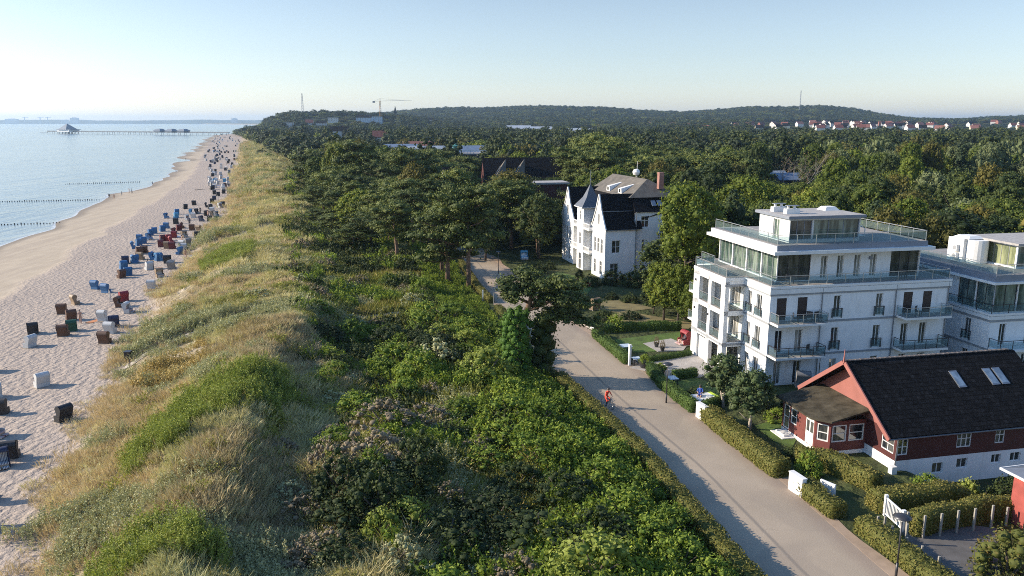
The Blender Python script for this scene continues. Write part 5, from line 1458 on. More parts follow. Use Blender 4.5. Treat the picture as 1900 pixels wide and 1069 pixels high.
for q in fo: window(V_, (0,0), (1,0), q, mull=1, bars=2 if q[2] < 1 else 1, fw=0.09)
for q in fo2: window(V_, (5.0,0.5), (1,0), q, mull=1, transom=0.6, fw=0.09)
for q in lop: window(V_, (0.9,DV), (0,-1), q, mull=1, fw=0.09)
# gabled wings: pentagon fronts with curved shoulders
for (v0, v1) in f0:
    vc = (v0+v1)/2; hw = (v1-v0)/2
    ops = [(0.9,1.9,0.5,2.7),(3.4,4.4,0.5,2.7),(0.9,1.85,3.9,6.2),(2.3,3.25,3.9,6.2),(3.7,4.65,3.9,6.2)]
    mb = MB(); wall(mb, (0,v1), (0,-1), v1-v0, -0.1, 7.3, ops, 0.14)
    mb.poly([(0,v1,7.3),(0,v0,7.3),(0,v0-0.12,7.9),(0,v0+0.55,8.6),(0,vc-1.1,10.4),(0,vc,12.75),(0,vc+1.1,10.4),(0,v1-0.55,8.6),(0,v1+0.12,7.9)])
    wall(mb, (1.2,v1), (-1,0), 1.2, -0.1, 7.3); wall(mb, (0,v0), (1,0), 1.2, -0.1, 7.3) if v0 > 1 else None
    pts = [(v0-0.25,7.75),(v0+0.45,8.7),(vc-1.15,10.5),(vc,12.95),(vc+1.15,10.5),(v1-0.45,8.7),(v1+0.25,7.75)]
    mb.build('gable_front', M_WHITE, V_)
    mb = MB()
    for a, b_ in zip(pts[:-1], pts[1:]):
        d = Vector((0, b_[0]-a[0], b_[1]-a[1])); n = Vector((0,-d.z,d.y)).normalized()*0.14
        q = [Vector((-0.14,a[0],a[1])),Vector((0.05,a[0],a[1])),Vector((0.05,b_[0],b_[1])),Vector((-0.14,b_[0],b_[1]))]
        mb.hull(q, [p+n for p in q])
    mb.build('gable_coping', M_WHITE2, V_)
    for q in ops: window(V_, (0,v1), (0,-1), q, 0.14, mull=1, transom=0.65, fw=0.08)
    window(V_, (0,v1), (0,-1), (hw-0.4,hw+0.4,8.3,10.0), 0.02, mull=1, fw=0.08)
    # roof of the wing
    mb = MB(); U1 = 6.0
    for (a, b_) in ((0,1),(1,3),(3,5),(5,6)):
        pa, pb = pts[a], pts[b_]
        q = [Vector((0.051,pa[0],pa[1])),Vector((U1,pa[0],pa[1])),Vector((U1,pb[0],pb[1])),Vector((0.051,pb[0],pb[1]))]
        n = Vector((0,-(pb[1]-pa[1]),pb[0]-pa[0])).normalized()*0.1
        mb.hull(q, [p+n for p in q])
    mb.poly([(U1-0.01,p[0],p[1]) for p in pts])
    mb.build('wing_roof', M_TILE, V_)
# eave line and break line of the near wing
mb = MB(); mb.tube([(0.1,-0.28,7.72),(5.0,-0.28,7.72)], 0.07, 6); mb.tube([(5.02,-0.1,10.4),(5.02,-0.1,0.2)], 0.06, 6); mb.tube([(0.1,1.2,10.45),(5.0,1.2,10.45)], 0.05, 6)
mb.build('gutter', M_ZINC, V_)
# balconies between the wings and the tower
for (v0, v1) in ((gw, 8.4), (11.4, 14.6)):
    for z in (3.1, 6.9):
        s_ = MB().box(-0.55, 0.89, v0+0.01, v1-0.01, z, z+0.22).build('balcony', M_WHITE2, V_)
        mb = MB(); mb.box(-0.55,-0.43,v0+0.02,v1-0.02,z+0.22,z+0.34); mb.box(-0.55,-0.43,v0+0.02,v1-0.02,z+0.95,z+1.07)
        k = 6
        for i in range(k): mb.box(-0.53,-0.45,v0+0.1+i*(v1-v0-0.3)/k,v0+0.22+i*(v1-v0-0.3)/k,z+0.34,z+0.95)
        mb.build('balustrade', M_WHITE2, s_)
# tower
mb = MB(); 
wall(mb, (-0.5,11.4), (0,-1), 3.0, -0.1, 10.4, [(1.1,1.9,8.2,9.8),(1.0,2.0,4.2,6.2),(0.9,2.1,0.1,2.8)], 0.12); wall(mb, (-0.5,8.4), (1,0), 3.3, -0.1, 10.4, []); wall(mb, (2.8,8.4), (0,1), 3.0, 6, 10.4); wall(mb, (2.8,11.4), (-1,0), 3.3, -0.1, 10.4)
mb.build('tower_wall', M_WHITE, V_)
for q in [(1.1,1.9,8.2,9.8),(1.0,2.0,4.2,6.2),(0.9,2.1,0.1,2.8)]: window(V_, (-0.5,11.4), (0,-1), q, 0.12, mull=1, fw=0.08, transom=0.6)
e4 = [(-0.95,7.95),(3.25,7.95),(3.25,11.85),(-0.95,11.85)]; m4 = [(0.2,9.05),(2.1,9.05),(2.1,10.75),(0.2,10.75)]
mb = MB(); mb.hull([(a,b_,10.3) for a, b_ in e4], [(a,b_,10.42) for a, b_ in e4]); mb.build('tower_eave', M_WHITE2, V_)
mb = MB(); mb.hull([(a,b_,10.421) for a, b_ in e4], [(a,b_,11.9) for a, b_ in m4]); mb.hull([(a,b_,11.9) for a, b_ in m4], [(1.1,9.85,14.0),(1.2,9.85,14.0),(1.2,9.95,14.0),(1.1,9.95,14.0)]); mb.build('tower_roof', plain('dark_zinc', (0.10,0.11,0.13), 0.55, 0.1), V_)
mb = MB().tube([(1.15,9.9,13.9),(1.15,9.9,16.2)], 0.035, 6); mb.lathe([(0.02,0),(0.13,0.1),(0.13,0.2),(0.02,0.32)], (1.15,9.9,14.5), 8); mb.build('finial', M_ZINC, V_)
# main roof: steep dark lower slopes, shallow weathered upper slope
bt = [(5.0,2.0),(10.0,1.6),(10.2,16.2),(5.0,17.4)]
mb = MB()
lowp = [(0.7,0.9,7.9),(10.8,0.2,10.3),(10.8,21,10.3),(0.7,21,8.0)]
rt = [(4.8,2.2,12.4),(10.0,2.2,12.4),(10.0,20.5,12.4),(4.8,20.5,12.4)]
mb.hull([Vector(p) for p in lowp], [Vector(p) for p in rt]); 
mb.hull([Vector(p) for p in [(4.9,0.2,10.3),(10.9,0.2,10.3),(10.9,3.0,10.3),(4.9,3.0,10.3)]], [Vector(p) for p in [(5.4,2.6,12.6),(10.2,2.6,12.6),(10.2,3.2,12.6),(5.4,3.2,12.6)]])
mb.build('roof', M_TILE, V_)
mb = MB(); mb.hull([Vector(p) for p in [(4.6,1.8,12.42),(13.2,1.8,12.42),(13.2,19.4,12.42),(4.6,19.4,12.42)]], [Vector(p) for p in [(8.9,5.0,15.0),(9.1,5.0,15.0),(9.1,19.3,15.0),(8.9,19.3,15.0)]])
mb.build('upper_roof', M_BROWNROOF, V_)
def upz(u): return 12.42 + (u-4.6)*(2.58/4.35)
for v in (6.0, 11.0):
    mb = MB(); mb.poly([(5.0,v,12.7),(5.0,v+1.5,12.7),(5.0,v+1.3,13.5),(5.0,v+0.2,13.5)][::-1]); 
    mb.poly([(5.0,v,12.7),(5.0,v+0.2,13.5),(7.4,v+0.5,upz(7.4)+0.03)]); mb.poly([(5.0,v+0.2,13.5),(5.0,v+1.3,13.5),(7.4,v+1.0,upz(7.4)+0.03),(7.4,v+0.5,upz(7.4)+0.03)]); mb.poly([(5.0,v+1.3,13.5),(5.0,v+1.5,12.7),(7.4,v+1.0,upz(7.4)+0.03)])
    d_ = mb.build('dormer', M_WHITE2, V_); MB().box(4.96,5.0,v+0.45,v+1.05,12.85,13.4).build('pane', G_DARK, d_)
c_ = MB().box(9.9,10.7,2.6,3.4,13.6,16.2); c_.build('chimney', plain('rusty_chimney', (0.30,0.15,0.12), 0.85, 0.2), V_)
mb = MB(); mb.lathe([(0.05,0),(0.45,0.15),(0.62,0.55),(0.45,0.95),(0.05,1.1)], (9.0,9.5,15.3), 14); mb.tube([(9,9.5,14.9),(9,9.5,15.4)], 0.05, 6); mb.tube([(9.2,9.6,15),(9.2,9.6,17.6)], 0.03, 5); mb.build('satellite_dish', M_WHITE2, V_)
for u in (8.0, 9.0):
    MB().hull([Vector(p) for p in [(u,0.75,11.12),(u+0.7,0.75,11.12),(u+0.7,1.5,11.88),(u,1.5,11.88)]], [Vector(p)+Vector((0,-0.1,0.09)) for p in [(u,0.75,11.12),(u+0.7,0.75,11.12),(u+0.7,1.5,11.88),(u,1.5,11.88)]]).build('skylight', plain('skylight_blue', (0.14,0.18,0.24), 0.15), V_)
LAND['the white gabled villa'] = (20, 126)
# balcony annexe of the villa behind the trees at its right
AN = empty('annexe', (27.5, 111.5, 0), R(14), 'small white and terracotta annexe with stacked balconies behind the bright tree', 'annexe')
mb = MB(); wall(mb, (0,5), (0,-1), 5, 0, 8.2, [(1,2,1,3),(1,2,4,6),(3,4,4,6)]); wall(mb, (0,0), (1,0), 5, 0, 8.2); wall(mb, (5,0), (0,1), 5, 0, 8.2); mb.box(0,5,0,5,8.201,8.3); mb.build('wall', M_BRICK, AN)
for q in [(1,2,1,3),(1,2,4,6),(3,4,4,6)]: window(AN, (0,5), (0,-1), q)
for z in (2.2, 5.2):
    s_ = MB().box(-1.2,-0.01,0.5,3.5,z,z+0.15).box(-1.2,-1.1,0.5,3.5,z+0.15,z+1.0).build('balcony', M_PINKW if z > 5 else M_WHITE2, AN)

# ------------------------------------------------------------------ houses further off
WM = {'white': plain('village_white', (0.62,0.60,0.56), 0.8), 'pale': plain('pale_wall', (0.55,0.54,0.52), 0.8), 'paleblue': plain('pale_blue_wall', (0.42,0.52,0.62), 0.8), 'brick': M_BRICK, 'maroon': M_REDW, 'darkwall': plain('dark_wall', (0.05,0.05,0.055), 0.8), 'cream': plain('cream_wall', (0.70,0.62,0.45), 0.8)}
RM = {'slate': M_SLATE, 'flat': M_ROOFG, 'bluegrey': plain('blue_grey_sheet', (0.17,0.22,0.30), 0.5, 0.12, 0.5), 'palegrey': plain('pale_sheet', (0.42,0.45,0.48), 0.5, 0.1, 0.4), 'brickroof': plain('brown_tile', (0.24,0.10,0.075), 0.8, 0.2), 'redroof': plain('weathered_red_tile', (0.17,0.055,0.04), 0.8, 0.25, 1.0)}
def house(name, x, y, gz, rz, L, W, he, hr, wm, rm, label, cat, group=None, wins=True, chim=False):
    h = empty(name, (x, y, gz), rz, label, cat, group)
    mb = MB(); a, b_ = L/2, W/2
    mb.box(-a, a, -b_, b_, -3, he)
    if hr: mb.poly([(-a,b_,he),(-a,-b_,he),(-a,0,hr)]); mb.poly([(a,-b_,he),(a,b_,he),(a,0,hr)])
    mb.build('wall', wm, h)
    if hr:
        mb = MB(); t = 0.25; ov = 0.5; k = (hr-he)/b_
        for s in (-1, 1):
            q = [(-a-ov*0.4, s*(b_+ov), he-ov*k+0.02), (a+ov*0.4, s*(b_+ov), he-ov*k+0.02), (a+ov*0.4, 0, hr+0.02), (-a-ov*0.4, 0, hr+0.02)]
            if s > 0: q = q[::-1]
            mb.hull([Vector(p) for p in q], [Vector(p)+Vector((0,0,t)) for p in q])
        r_ = mb.build('roof', rm, h)
    else:
        r_ = MB().box(-a-0.4, a+0.4, -b_-0.4, b_+0.4, he+0.002, he+0.4).build('roof', rm, h)
    if chim: MB().box(a*0.3, a*0.3+0.8, -0.4, 0.4, (hr or he)-0.6, (hr or he)+1.2).build('chimney', M_BRICK, r_)
    if wins:
        n = max(2, int(W/3)); fl = max(1, int(he/2.9))
        for f_ in range(fl):
            for i in range(n):
                v = -b_ + W*(i+0.5)/n; z = he - (f_+1)*2.8 + 0.9
                MB().box(-a-0.06, -a-0.01, v-0.5, v+0.5, z, z+1.4).build('window', G_DARK, h)
            for i in range(max(2, int(L/4))):
                u = -a + L*(i+0.5)/max(2, int(L/4)); MB().box(u-0.5, u+0.5, -b_-0.06, -b_-0.01, he-(f_+1)*2.8+0.9, he-(f_+1)*2.8+2.3).build('window', G_DARK, h)
        if hr and hr-he > 3: MB().box(-a-0.06, -a-0.01, -0.45, 0.45, he+0.5, he+1.8).build('window', G_DARK, h)
    return h
for f in FAR:
    x, zt = XZ(f[0], f[1], f[2]); gz = min(hz(x, f[2]), zt-4.2)
    flat = f[9] in ('flat',); tot = zt-gz
    he = tot-0.4 if flat else max(2.4, tot - f[5]*(0.5 if f[9] in ('redroof',) or f[2] < 250 else 0.3))
    h = house('house' if f[8] not in ('pale',) else 'hall', x, f[2], gz, R(f[3]), f[4], f[5], he, None if flat else tot, WM[f[8]], RM[f[9]], f[11], 'house', None, wins=f[2] < 1400, chim=f[9] in ('redroof','slate') and f[2] > 250)
    if f[0] == 975:
        for i, du in enumerate((-8.2, -3.0)):
            zb = he+0.3
            mb = MB(); v0 = -f[5]*0.5-0.1
            mb.hull([Vector(p) for p in [(du-1.2,v0,zb),(du+2.0,v0+0.4,zb),(du+1.8,v0+4,zb),(du-1.8,v0+2.4,zb)]], [Vector(p) for p in [(du+2.2,v0+3.2,zb+5.0),(du+2.4,v0+3.2,zb+5.0),(du+2.4,v0+3.4,zb+5.0),(du+2.2,v0+3.4,zb+5.0)]])
            d_ = mb.build('dormer', M_BROWNROOF, h)
            mb = MB(); mb.hull([Vector(p) for p in [(du-1.62,v0+0.9,zb+0.1),(du-1.40,v0+0.9,zb+0.1),(du-1.40,v0+1.9,zb+0.1),(du-1.62,v0+1.9,zb+0.1)]], [Vector(p) for p in [(du+0.5,v0+2.0,zb+3.2),(du+0.7,v0+2.0,zb+3.2),(du+0.7,v0+2.3,zb+3.2),(du+0.5,v0+2.3,zb+3.2)]]); mb.build('pane', G_CURT, d_)
    if f[0] == 870:
        mb = MB(); mb.box(-7,-4.6,-5.2,-2.8,he+0.4,he+3.4); mb.hull([(-7.2,-5.4,he+3.4),(-4.4,-5.4,he+3.4),(-4.4,-2.6,he+3.4),(-7.2,-2.6,he+3.4)], [(-5.9,-4.1,he+4.4),(-5.7,-4.1,he+4.4),(-5.7,-3.9,he+4.4),(-5.9,-3.9,he+4.4)]); mb.build('turret', plain('turquoise_paint', (0.10,0.30,0.26), 0.6), h)
        mb = MB()
        for i in range(9): mb.box(-4+i*1.3,-3.8+i*1.3,-5.2,-5.0,he+0.4,he+1.5)
        mb.box(-4,7,-5.25,-4.95,he+1.5,he+1.7); mb.build('balustrade', M_WHITE2, h)
_vk = {}
vp = {}
COLN = ['white', 'cream', 'pale', 'brick']
for i, (x, y, rz, L, q) in enumerate(VILLAGE):
    wk = 'white' if q < 0.6 else 'cream' if q < 0.75 else 'pale' if q < 0.9 else 'brick'
    rk = ['redroof', 'brickroof', 'slate'][int(q*37) % 3 if q < 0.85 else 0]
    key = (wk, rk)
    if key not in vp:
        vp[key] = house('village_house', x, y, hz(x, y)+1.5, R(rz), L, L*0.72, 4.2, 8.4, WM[wk], RM[rk], None, 'house', 'village houses below the hills', wins=False)
        h = vp[key]; h.location.z = hz(x, y)+4
    else:
        h = copy_tree(vp[key]); h.location = (x, y, hz(x, y)+4); h.rotation_euler = (0,0,R(rz))
    ww = {'white': 'white-walled', 'cream': 'cream-walled', 'pale': 'grey-walled', 'brick': 'brick'}[wk]; rr_ = {'redroof': 'red-roofed', 'brickroof': 'brown-roofed', 'slate': 'dark-roofed'}[rk]
    _vk.setdefault(ww+' '+rr_, []).append((x/y, h))
for k, L in _vk.items():
    L.sort(key=lambda t: -t[0])
    for i, (_, h) in enumerate(L): h['label'] = '%s village house, %s of its kind counted inward from the pond side' % (k, ordw(i+1))

# masts, crane, spire
M_ORANGE = plain('crane_orange', (0.45,0.22,0.06), 0.6)
def lattice_mast(name, x, y, z0, z1, w0, w1, mat, label, extra=None):
    mb = MB(); n = 10
    for sx, sy in ((-1,-1),(1,-1),(1,1),(-1,1)): mb.tube([(sx*w0,sy*w0,z0),(sx*w1,sy*w1,z1)], 0.22 if y > 1000 else 0.08, 4)
    for i in range(n):
        f0_, f1_ = i/n, (i+1)/n; a, b_ = w0+(w1-w0)*f0_, w0+(w1-w0)*f1_; za, zb = z0+(z1-z0)*f0_, z0+(z1-z0)*f1_
        mb.tube([(-a,-a,za),(b_,-b_,zb)], 0.14, 4); mb.tube([(a,-a,za),(-b_,-b_,zb)], 0.14, 4); mb.tube([(-a,-a,za),(-b_,b_,zb)], 0.14, 4)
    if extra: extra(mb)
    o = mb.build(name, mat); o.location = (x, y, 0); tag(o, label, 'mast'); return o
Y = 1800; x, zt = XZ(560, 173, Y); lattice_mast('radio_mast', x, Y, 26, zt, 3.0, 0.5, M_FASCIA, 'lattice radio mast standing on the wooded bluff')
Y = 2500; x, zt = XZ(1486.5, 168, Y); lattice_mast('radio_mast', x, Y, 20, zt, 1.6, 0.7, M_FASCIA, 'tall thin radio mast on the far hill above the village')
Y = 1400; x, zt = XZ(705, 183, Y); _, zj = XZ(705, 188, Y)
CRN = empty('tower_crane', (x, Y, 0), 0, 'orange tower crane with a long thin jib beside the pale blue block', 'crane')
mb = MB()
for sx, sy in ((-1,-1),(1,-1),(1,1),(-1,1)): mb.tube([(sx,sy,8),(sx,sy,zj)], 0.25, 4)
for i in range(14): z = 8+(zj-8)*i/14; z2 = 8+(zj-8)*(i+1)/14; mb.tube([(-1,-1,z),(1,-1,z2)], 0.15, 4); mb.tube([(-1,-1,z),(-1,1,z2)], 0.15, 4)
mb.build('tower', M_ORANGE, CRN)
mb = MB(); mb.tube([(-13,0,zj),(55,6,zj+2)], 0.2, 4); mb.tube([(0,0,zj),(0,0,zt)], 0.4, 4); mb.tube([(0,0,zt),(40,4,zj+1.8)], 0.1, 4); mb.tube([(0,0,zt),(-12,0,zj)], 0.1, 4); mb.build('jib', M_FASCIA, CRN)
MB().box(-13,-9,-1,1,zj-2.5,zj+0.2).build('counterweight', M_BELT, CRN)
Y = 1700; x, zt = XZ(733, 196, Y); mb = MB().box(-2.2,2.2,-2.2,2.2,20,zt-14); mb.hull([(-2.6,-2.6,zt-14),(2.6,-2.6,zt-14),(2.6,2.6,zt-14),(-2.6,2.6,zt-14)], [(-0.1,-0.1,zt),(0.1,-0.1,zt),(0.1,0.1,zt),(-0.1,0.1,zt)])
o = mb.build('church_spire', M_SLATE); o.location = (x, Y, 0); tag(o, 'dark pointed church spire rising from the wooded ridge', 'spire')

# ------------------------------------------------------------------ the pier, far shore
PY_ = 1850.0
px0, _ = XZ(75, 245, PY_); px1, _ = XZ(425, 242, PY_-250)
PIER = empty('pier', (px0, PY_, SEA_Z), math.atan2(-250, px1-px0), 'long pier on legs with a pyramid-roofed pavilion at sea', 'pier')
PL = math.hypot(px1-px0, 250)
M_PIER = plain('pier_timber', (0.15,0.15,0.15), 0.8); M_PROOF = plain('pier_roof', (0.16,0.19,0.23), 0.6)
MB().box(28, PL, -3, 3, 4.2, 5.5).build('deck', M_PIER, PIER)
MB().box(0, 24, -2, 2, 1.6, 2.1).build('landing_stage', M_PIER, PIER)
for i in range(34):
    a = 30+i*(PL-35)/33
    MB().tube([(a,-2.4,-3),(a,-2.4,4.6)], 0.35, 5).tube([(a,2.4,-3),(a,2.4,4.6)], 0.35, 5).box(a-0.2,a+0.2,-2.4,2.4,4.0,4.4).build('trestle', M_PIER, PIER)
mb = MB(); mb.box(28, PL, -3.0, -2.85, 5.9, 6.5)
for i in range(80): a = 28+i*(PL-28)/80; mb.box(a, a+0.3, -3.0, -2.85, 5.3, 6.2)
mb.build('handrail', M_PIER, PIER)
def pyr(mb, c, r, z0, z1):
    mb.hull([(c-r,-r,z0),(c+r,-r,z0),(c+r,r,z0),(c-r,r,z0)], [(c-0.3,-0.3,z1),(c+0.3,-0.3,z1),(c+0.3,0.3,z1),(c-0.3,0.3,z1)])
c = 96
pv_ = MB().box(c-19, c+22, -13, 13, 4.4, 9.0).build('pavilion', M_WHITE, PIER)
mb = MB(); pyr(mb, c, 15, 9.0, 22.5); mb.box(c-20, c+26, -14, 14, 8.9, 9.6); mb.build('pavilion_roof', M_PROOF, pv_)
mb = MB()
for i in range(9):
    for j in (-11, 0, 11): mb.tube([(c-18+i*4.8, j, -3), (c-18+i*4.8, j, 4.4)], 0.45, 5)
mb.build('pavilion_stilts', M_PIER, pv_)
for q in (0.665, 0.725, 0.785):
    c2 = PL*q; s_ = MB().box(c2-9, c2+9, -8, 8, 4.9, 8.0).build('kiosk', M_PROOF, PIER)
    mb = MB(); mb.hull([(c2-11,-9,8),(c2+11,-9,8),(c2+11,9,8),(c2-11,9,8)], [(c2-5,-4,12),(c2+5,-4,12),(c2+5,4,12),(c2-5,4,12)]); mb.build('kiosk_roof', M_PROOF, s_)
# far shore: a low wooded strip and what stands on it
Y = 10500
xs = np.linspace(-10200, -3200, 90); top = SEA_Z + 26 + 32*fbm(xs, 0*xs, 900) + 8*fbm(xs, 0*xs+7, 120)
mb = MB()
for i in range(89):
    mb.hull([(xs[i],Y,-4),(xs[i+1],Y,-4),(xs[i+1],Y+600,-4),(xs[i],Y+600,-4)], [(xs[i],Y+90,top[i]),(xs[i+1],Y+90,top[i+1]),(xs[i+1],Y+500,top[i+1]),(xs[i],Y+500,top[i])])
o = mb.build('far_hills', plain('far_wood', (0.05,0.07,0.04), 0.9, 0.3, 0.002)); tag(o, kind='structure')
for i, (a, b_, w, h, lb) in enumerate([(22,221,150,26,'wide pale factory block on the far shore beyond the sea'), (138,219,90,42,'tall pale block on the far shore behind the pier pavilion'), (122,223,110,22,'low pale shed next to the tall block on the far shore'), (435,220,60,36,'small grey tower block where the far shore meets the bluff')]):
    x, zt = XZ(a, b_, Y-20); mb = MB().box(-w/2, w/2, -30, 30, 0, zt).box(-w/4, w/5, -25, 25, zt, zt+6); o = mb.build('distant_building', WM['pale']); o.location = (x, Y-20, 0); tag(o, lb, 'building')
for i, a in enumerate((45, 74, 88)):
    x, zt = XZ(a, 217, Y-20); o = MB().box(-4,4,-4,4,0,zt).box(-30,50,-3,3,zt-8,zt-4).build('harbour_crane', WM['pale']); o.location = (x, Y-20, 0)
    tag(o, '%s thin harbour crane on the far shore' % ['first and lowest','middle','last'][i] , 'crane')
# pond
mb = MB(); mb.poly([(*p, 0.42) for p in POND]); o = mb.build('pond_water', plain('pond', (0.04,0.07,0.08), 0.08)); tag(o, kind='structure')
# ------------------------------------------------------------------ gardens: lawns, paving, beds
M_LAWN = plain('lawn', (0.075,0.125,0.018), 0.9, 0.3, 0.6, bump=0.03, bscale=12)
M_DRYLAWN = plain('dry_lawn', (0.20,0.165,0.07), 0.9, 0.25, 0.5, bump=0.02, bscale=10)
M_PAVE = plain('pale_paving', (0.36,0.33,0.30), 0.85, 0.15, 0.8)
M_DPAVE = plain('dark_paving', (0.11,0.105,0.10), 0.85, 0.2, 0.8)
M_SOIL = plain('garden_soil', (0.06,0.055,0.03), 0.95, 0.3, 0.7, bump=0.03, bscale=5)
M_KERB = plain('kerb_stone', (0.42,0.37,0.31), 0.8, 0.15, 1.0)
M_VERGE = plain('sandy_verge', (0.34,0.245,0.17), 0.9, 0.15, 1.0)
def sheet(name, pxs, mat, z, kind='structure'):
    """a flat garden surface as a thin slab on the ground"""
    poly = [P(a, b, z) for a, b in pxs]
    ar = sum(poly[i][0]*poly[(i+1) % len(poly)][1]-poly[(i+1) % len(poly)][0]*poly[i][1] for i in range(len(poly)))
    if ar < 0: poly = poly[::-1]
    o = MB().prism(poly, z-0.3, z).build(name, mat); tag(o, kind=kind); return o
#sheet('garden_ground', [(905,470),(1035,560),(1110,618),(1200,690),(1300,775),(1500,930),(1700,1100),(1990,1150),(2050,800),(1700,620),(1500,500),(1250,470)], M_SOIL, 0.006)
sheet('garden_lawn', [(1010,515),(1035,505),(1110,520),(1090,545),(1040,540)], M_LAWN, 0.03)
sheet('garden_lawn', [(1130,585),(1165,578),(1290,600),(1275,612),(1140,606)], M_DRYLAWN, 0.03)
sheet('garden_lawn', [(1110,560),(1150,556),(1215,572),(1150,580),(1100,575)], M_DRYLAWN, 0.034)
sheet('garden_lawn', [(1140,630),(1262,615),(1262,640),(1215,652),(1165,655)], M_LAWN, 0.04)
sheet('garden_terrace', [(1193,637),(1245,628),(1275,640),(1268,650),(1220,652)], M_PAVE, 0.06)
sheet('forecourt_paving', [(1168,682),(1200,672),(1282,650),(1330,680),(1300,700),(1230,700),(1205,690)], M_PAVE, 0.05)
sheet('garden_lawn', [(1240,712),(1290,700),(1335,715),(1330,760),(1290,752)], M_LAWN, 0.035)
sheet('garden_lawn', [(1400,790),(1470,770),(1490,790),(1470,830),(1440,820)], M_LAWN, 0.05)
sheet('car_court', [(1672,985),(1700,962),(1850,980),(1860,1110),(1760,1110)], M_DPAVE, 0.05)
# sandy verge and kerb along the promenade
vy = np.linspace(-10, 142, 120)
def band(name, f0, f1, z, mat, y0=-10, y1=142):
    ys = np.linspace(y0, y1, 110); mb = MB(); n = len(ys)
    for y in ys: mb.v += [(float(f0(y)), y, z), (float(f1(y)), y, z)]
    for i in range(n-1): mb.f.append((2*i, 2*i+1, 2*i+3, 2*i+2))
    mb.v += [(a, b_, z-0.35) for a, b_, _ in mb.v[:2*n]]
    for i in range(n-1): mb.f.append((2*i, 2*i+2, 2*n+2*i+2, 2*n+2*i)); mb.f.append((2*i+1, 2*n+2*i+1, 2*n+2*i+3, 2*i+3))
    o = mb.build(name, mat); tag(o, kind='structure')
band('roadside_verge', lambda y: xrr(y)-0.02, lambda y: xrr(y)+0.85+0.2*math.sin(y*0.7), 0.03, M_VERGE)
band('kerb', lambda y: xrr(y)+0.98, lambda y: xrr(y)+1.10, 0.10, M_KERB, 60, 100)
band('roadside_verge', lambda y: xrl(y)-0.5, lambda y: xrl(y)+0.05, 0.028, M_VERGE)

# ------------------------------------------------------------------ hedges
def hedge(pts, w, h, label, mat=None, name='hedge', z0=None, dens=150, size=0.13):
    """a clipped hedge along world points"""
    mat = mat or F_HEDGE; rg = np.random.default_rng(len(label)+int(abs(pts[0][0])*10))
    core = MB(); C, N = [], []
    P3 = [Vector((p[0], p[1], 0)) for p in pts]
    dense = [P3[0]]
    for a, b_ in zip(P3[:-1], P3[1:]):
        k = max(1, int((b_-a).length/0.8))
        dense += [a.lerp(b_, (i+1)/k) for i in range(k)]
    sec = []
    for i, p in enumerate(dense):
        d = (dense[min(i+1, len(dense)-1)]-dense[max(i-1, 0)]).normalized(); n = Vector((d.y,-d.x,0))
        g_ = (hz(p.x, p.y) if z0 is None else z0)-0.1; ww = w/2*(0.82+0.22*rg.random()); hh = h*(0.84+0.18*rg.random())
        sec.append([p+n*ww*0.92+Vector((0,0,g_)), p+n*ww+Vector((0,0,g_+hh*0.8)), p+n*ww*0.7+Vector((0,0,g_+hh)), p-n*ww*0.7+Vector((0,0,g_+hh)), p-n*ww+Vector((0,0,g_+hh*0.8)), p-n*ww*0.92+Vector((0,0,g_))])
    for s in sec: core.v += [tuple(v) for v in s]
    for i in range(len(sec)-1):
        for k in range(5): core.f.append((6*i+k, 6*i+k+1, 6*i+6+k+1, 6*i+6+k))
    core.f.append(tuple(range(6))[::-1]); core.f.append(tuple(6*(len(sec)-1)+k for k in range(6)))
    for i in range(len(sec)-1):
        for k in range(5):
            a, b_, c, d = sec[i][k], sec[i][k+1], sec[i+1][k+1], sec[i+1][k]
            nn = (b_-a).cross(d-a); area = nn.length; nn = nn.normalized() if area > 0 else Vector((0,0,1))
            n_ = int(area*dens)+1; u = rg.random((n_, 1)); v = rg.random((n_, 1))
            pts_ = np.array(a)+(np.array(b_)-np.array(a))*u+(np.array(d)-np.array(a))*v
            mid = (Vector(dense[i])+Vector(dense[i+1]))/2; out = (a+b_)/2-mid; 
            if nn.dot(Vector((out.x, out.y, 0 if k != 2 else 1))) < 0: nn = -nn
            C.append(pts_+np.array(nn)*(0.0+0.16*rg.random((n_, 1)))); N.append(np.tile(np.array(nn), (n_, 1)))
    for s_, sg_ in ((sec[0], -1), (sec[-1], 1)):
        o_ = np.array(s_[0]); a_ = np.array(s_[5]-s_[0]); h_ = np.array([0, 0, s_[2].z-s_[0].z]); n_ = int(w*h*dens*1.3)+4
        pts_ = o_ + a_*rg.random((n_, 1)) + h_*rg.random((n_, 1)); dd_ = (dense[-1]-dense[-2]) if sg_ > 0 else (dense[0]-dense[1]); dd_ = np.array(dd_.normalized())
        C.append(pts_+dd_*(0.16*rg.random((n_, 1)))); N.append(np.tile(dd_, (n_, 1)))
    C = np.concatenate(C); N = np.concatenate(N)+0.5*rg.normal(size=(len(C) if False else sum(len(c) for c in [C]), 3)); N /= np.linalg.norm(N, axis=1, keepdims=True)
    me = quads_mesh(name, leaf_quads(C, N, size, rg), rg.random(len(C)), mat, core)
    o = link(me, name); tag(o, label, 'hedge', 'clipped hedges'); return o
def HP(*a, z=0.0): return [P(x, y, z) for x, y in a]
def edge_l(y0, y1, off=-0.75, n=14): return [(float(xrl(y))+off, y) for y in np.linspace(y0, y1, n)]
def edge_r(y0, y1, off=1.2, n=10): return [(float(xrr(y))+off, y) for y in np.linspace(y0, y1, n)]
hedge(edge_l(24, 69.5, -0.85, 24), 1.15, 1.35, 'long yellowish hedge along the seaward edge of the promenade, from the bottom edge up')
hedge(edge_l(84, 99, -0.7), 0.9, 0.9, 'short seaward hedge piece just past the ivy-clad pine')
hedge(edge_l(103, 134, -0.8), 0.9, 0.9, 'seaward hedge beyond the gap where the dune path meets the promenade')
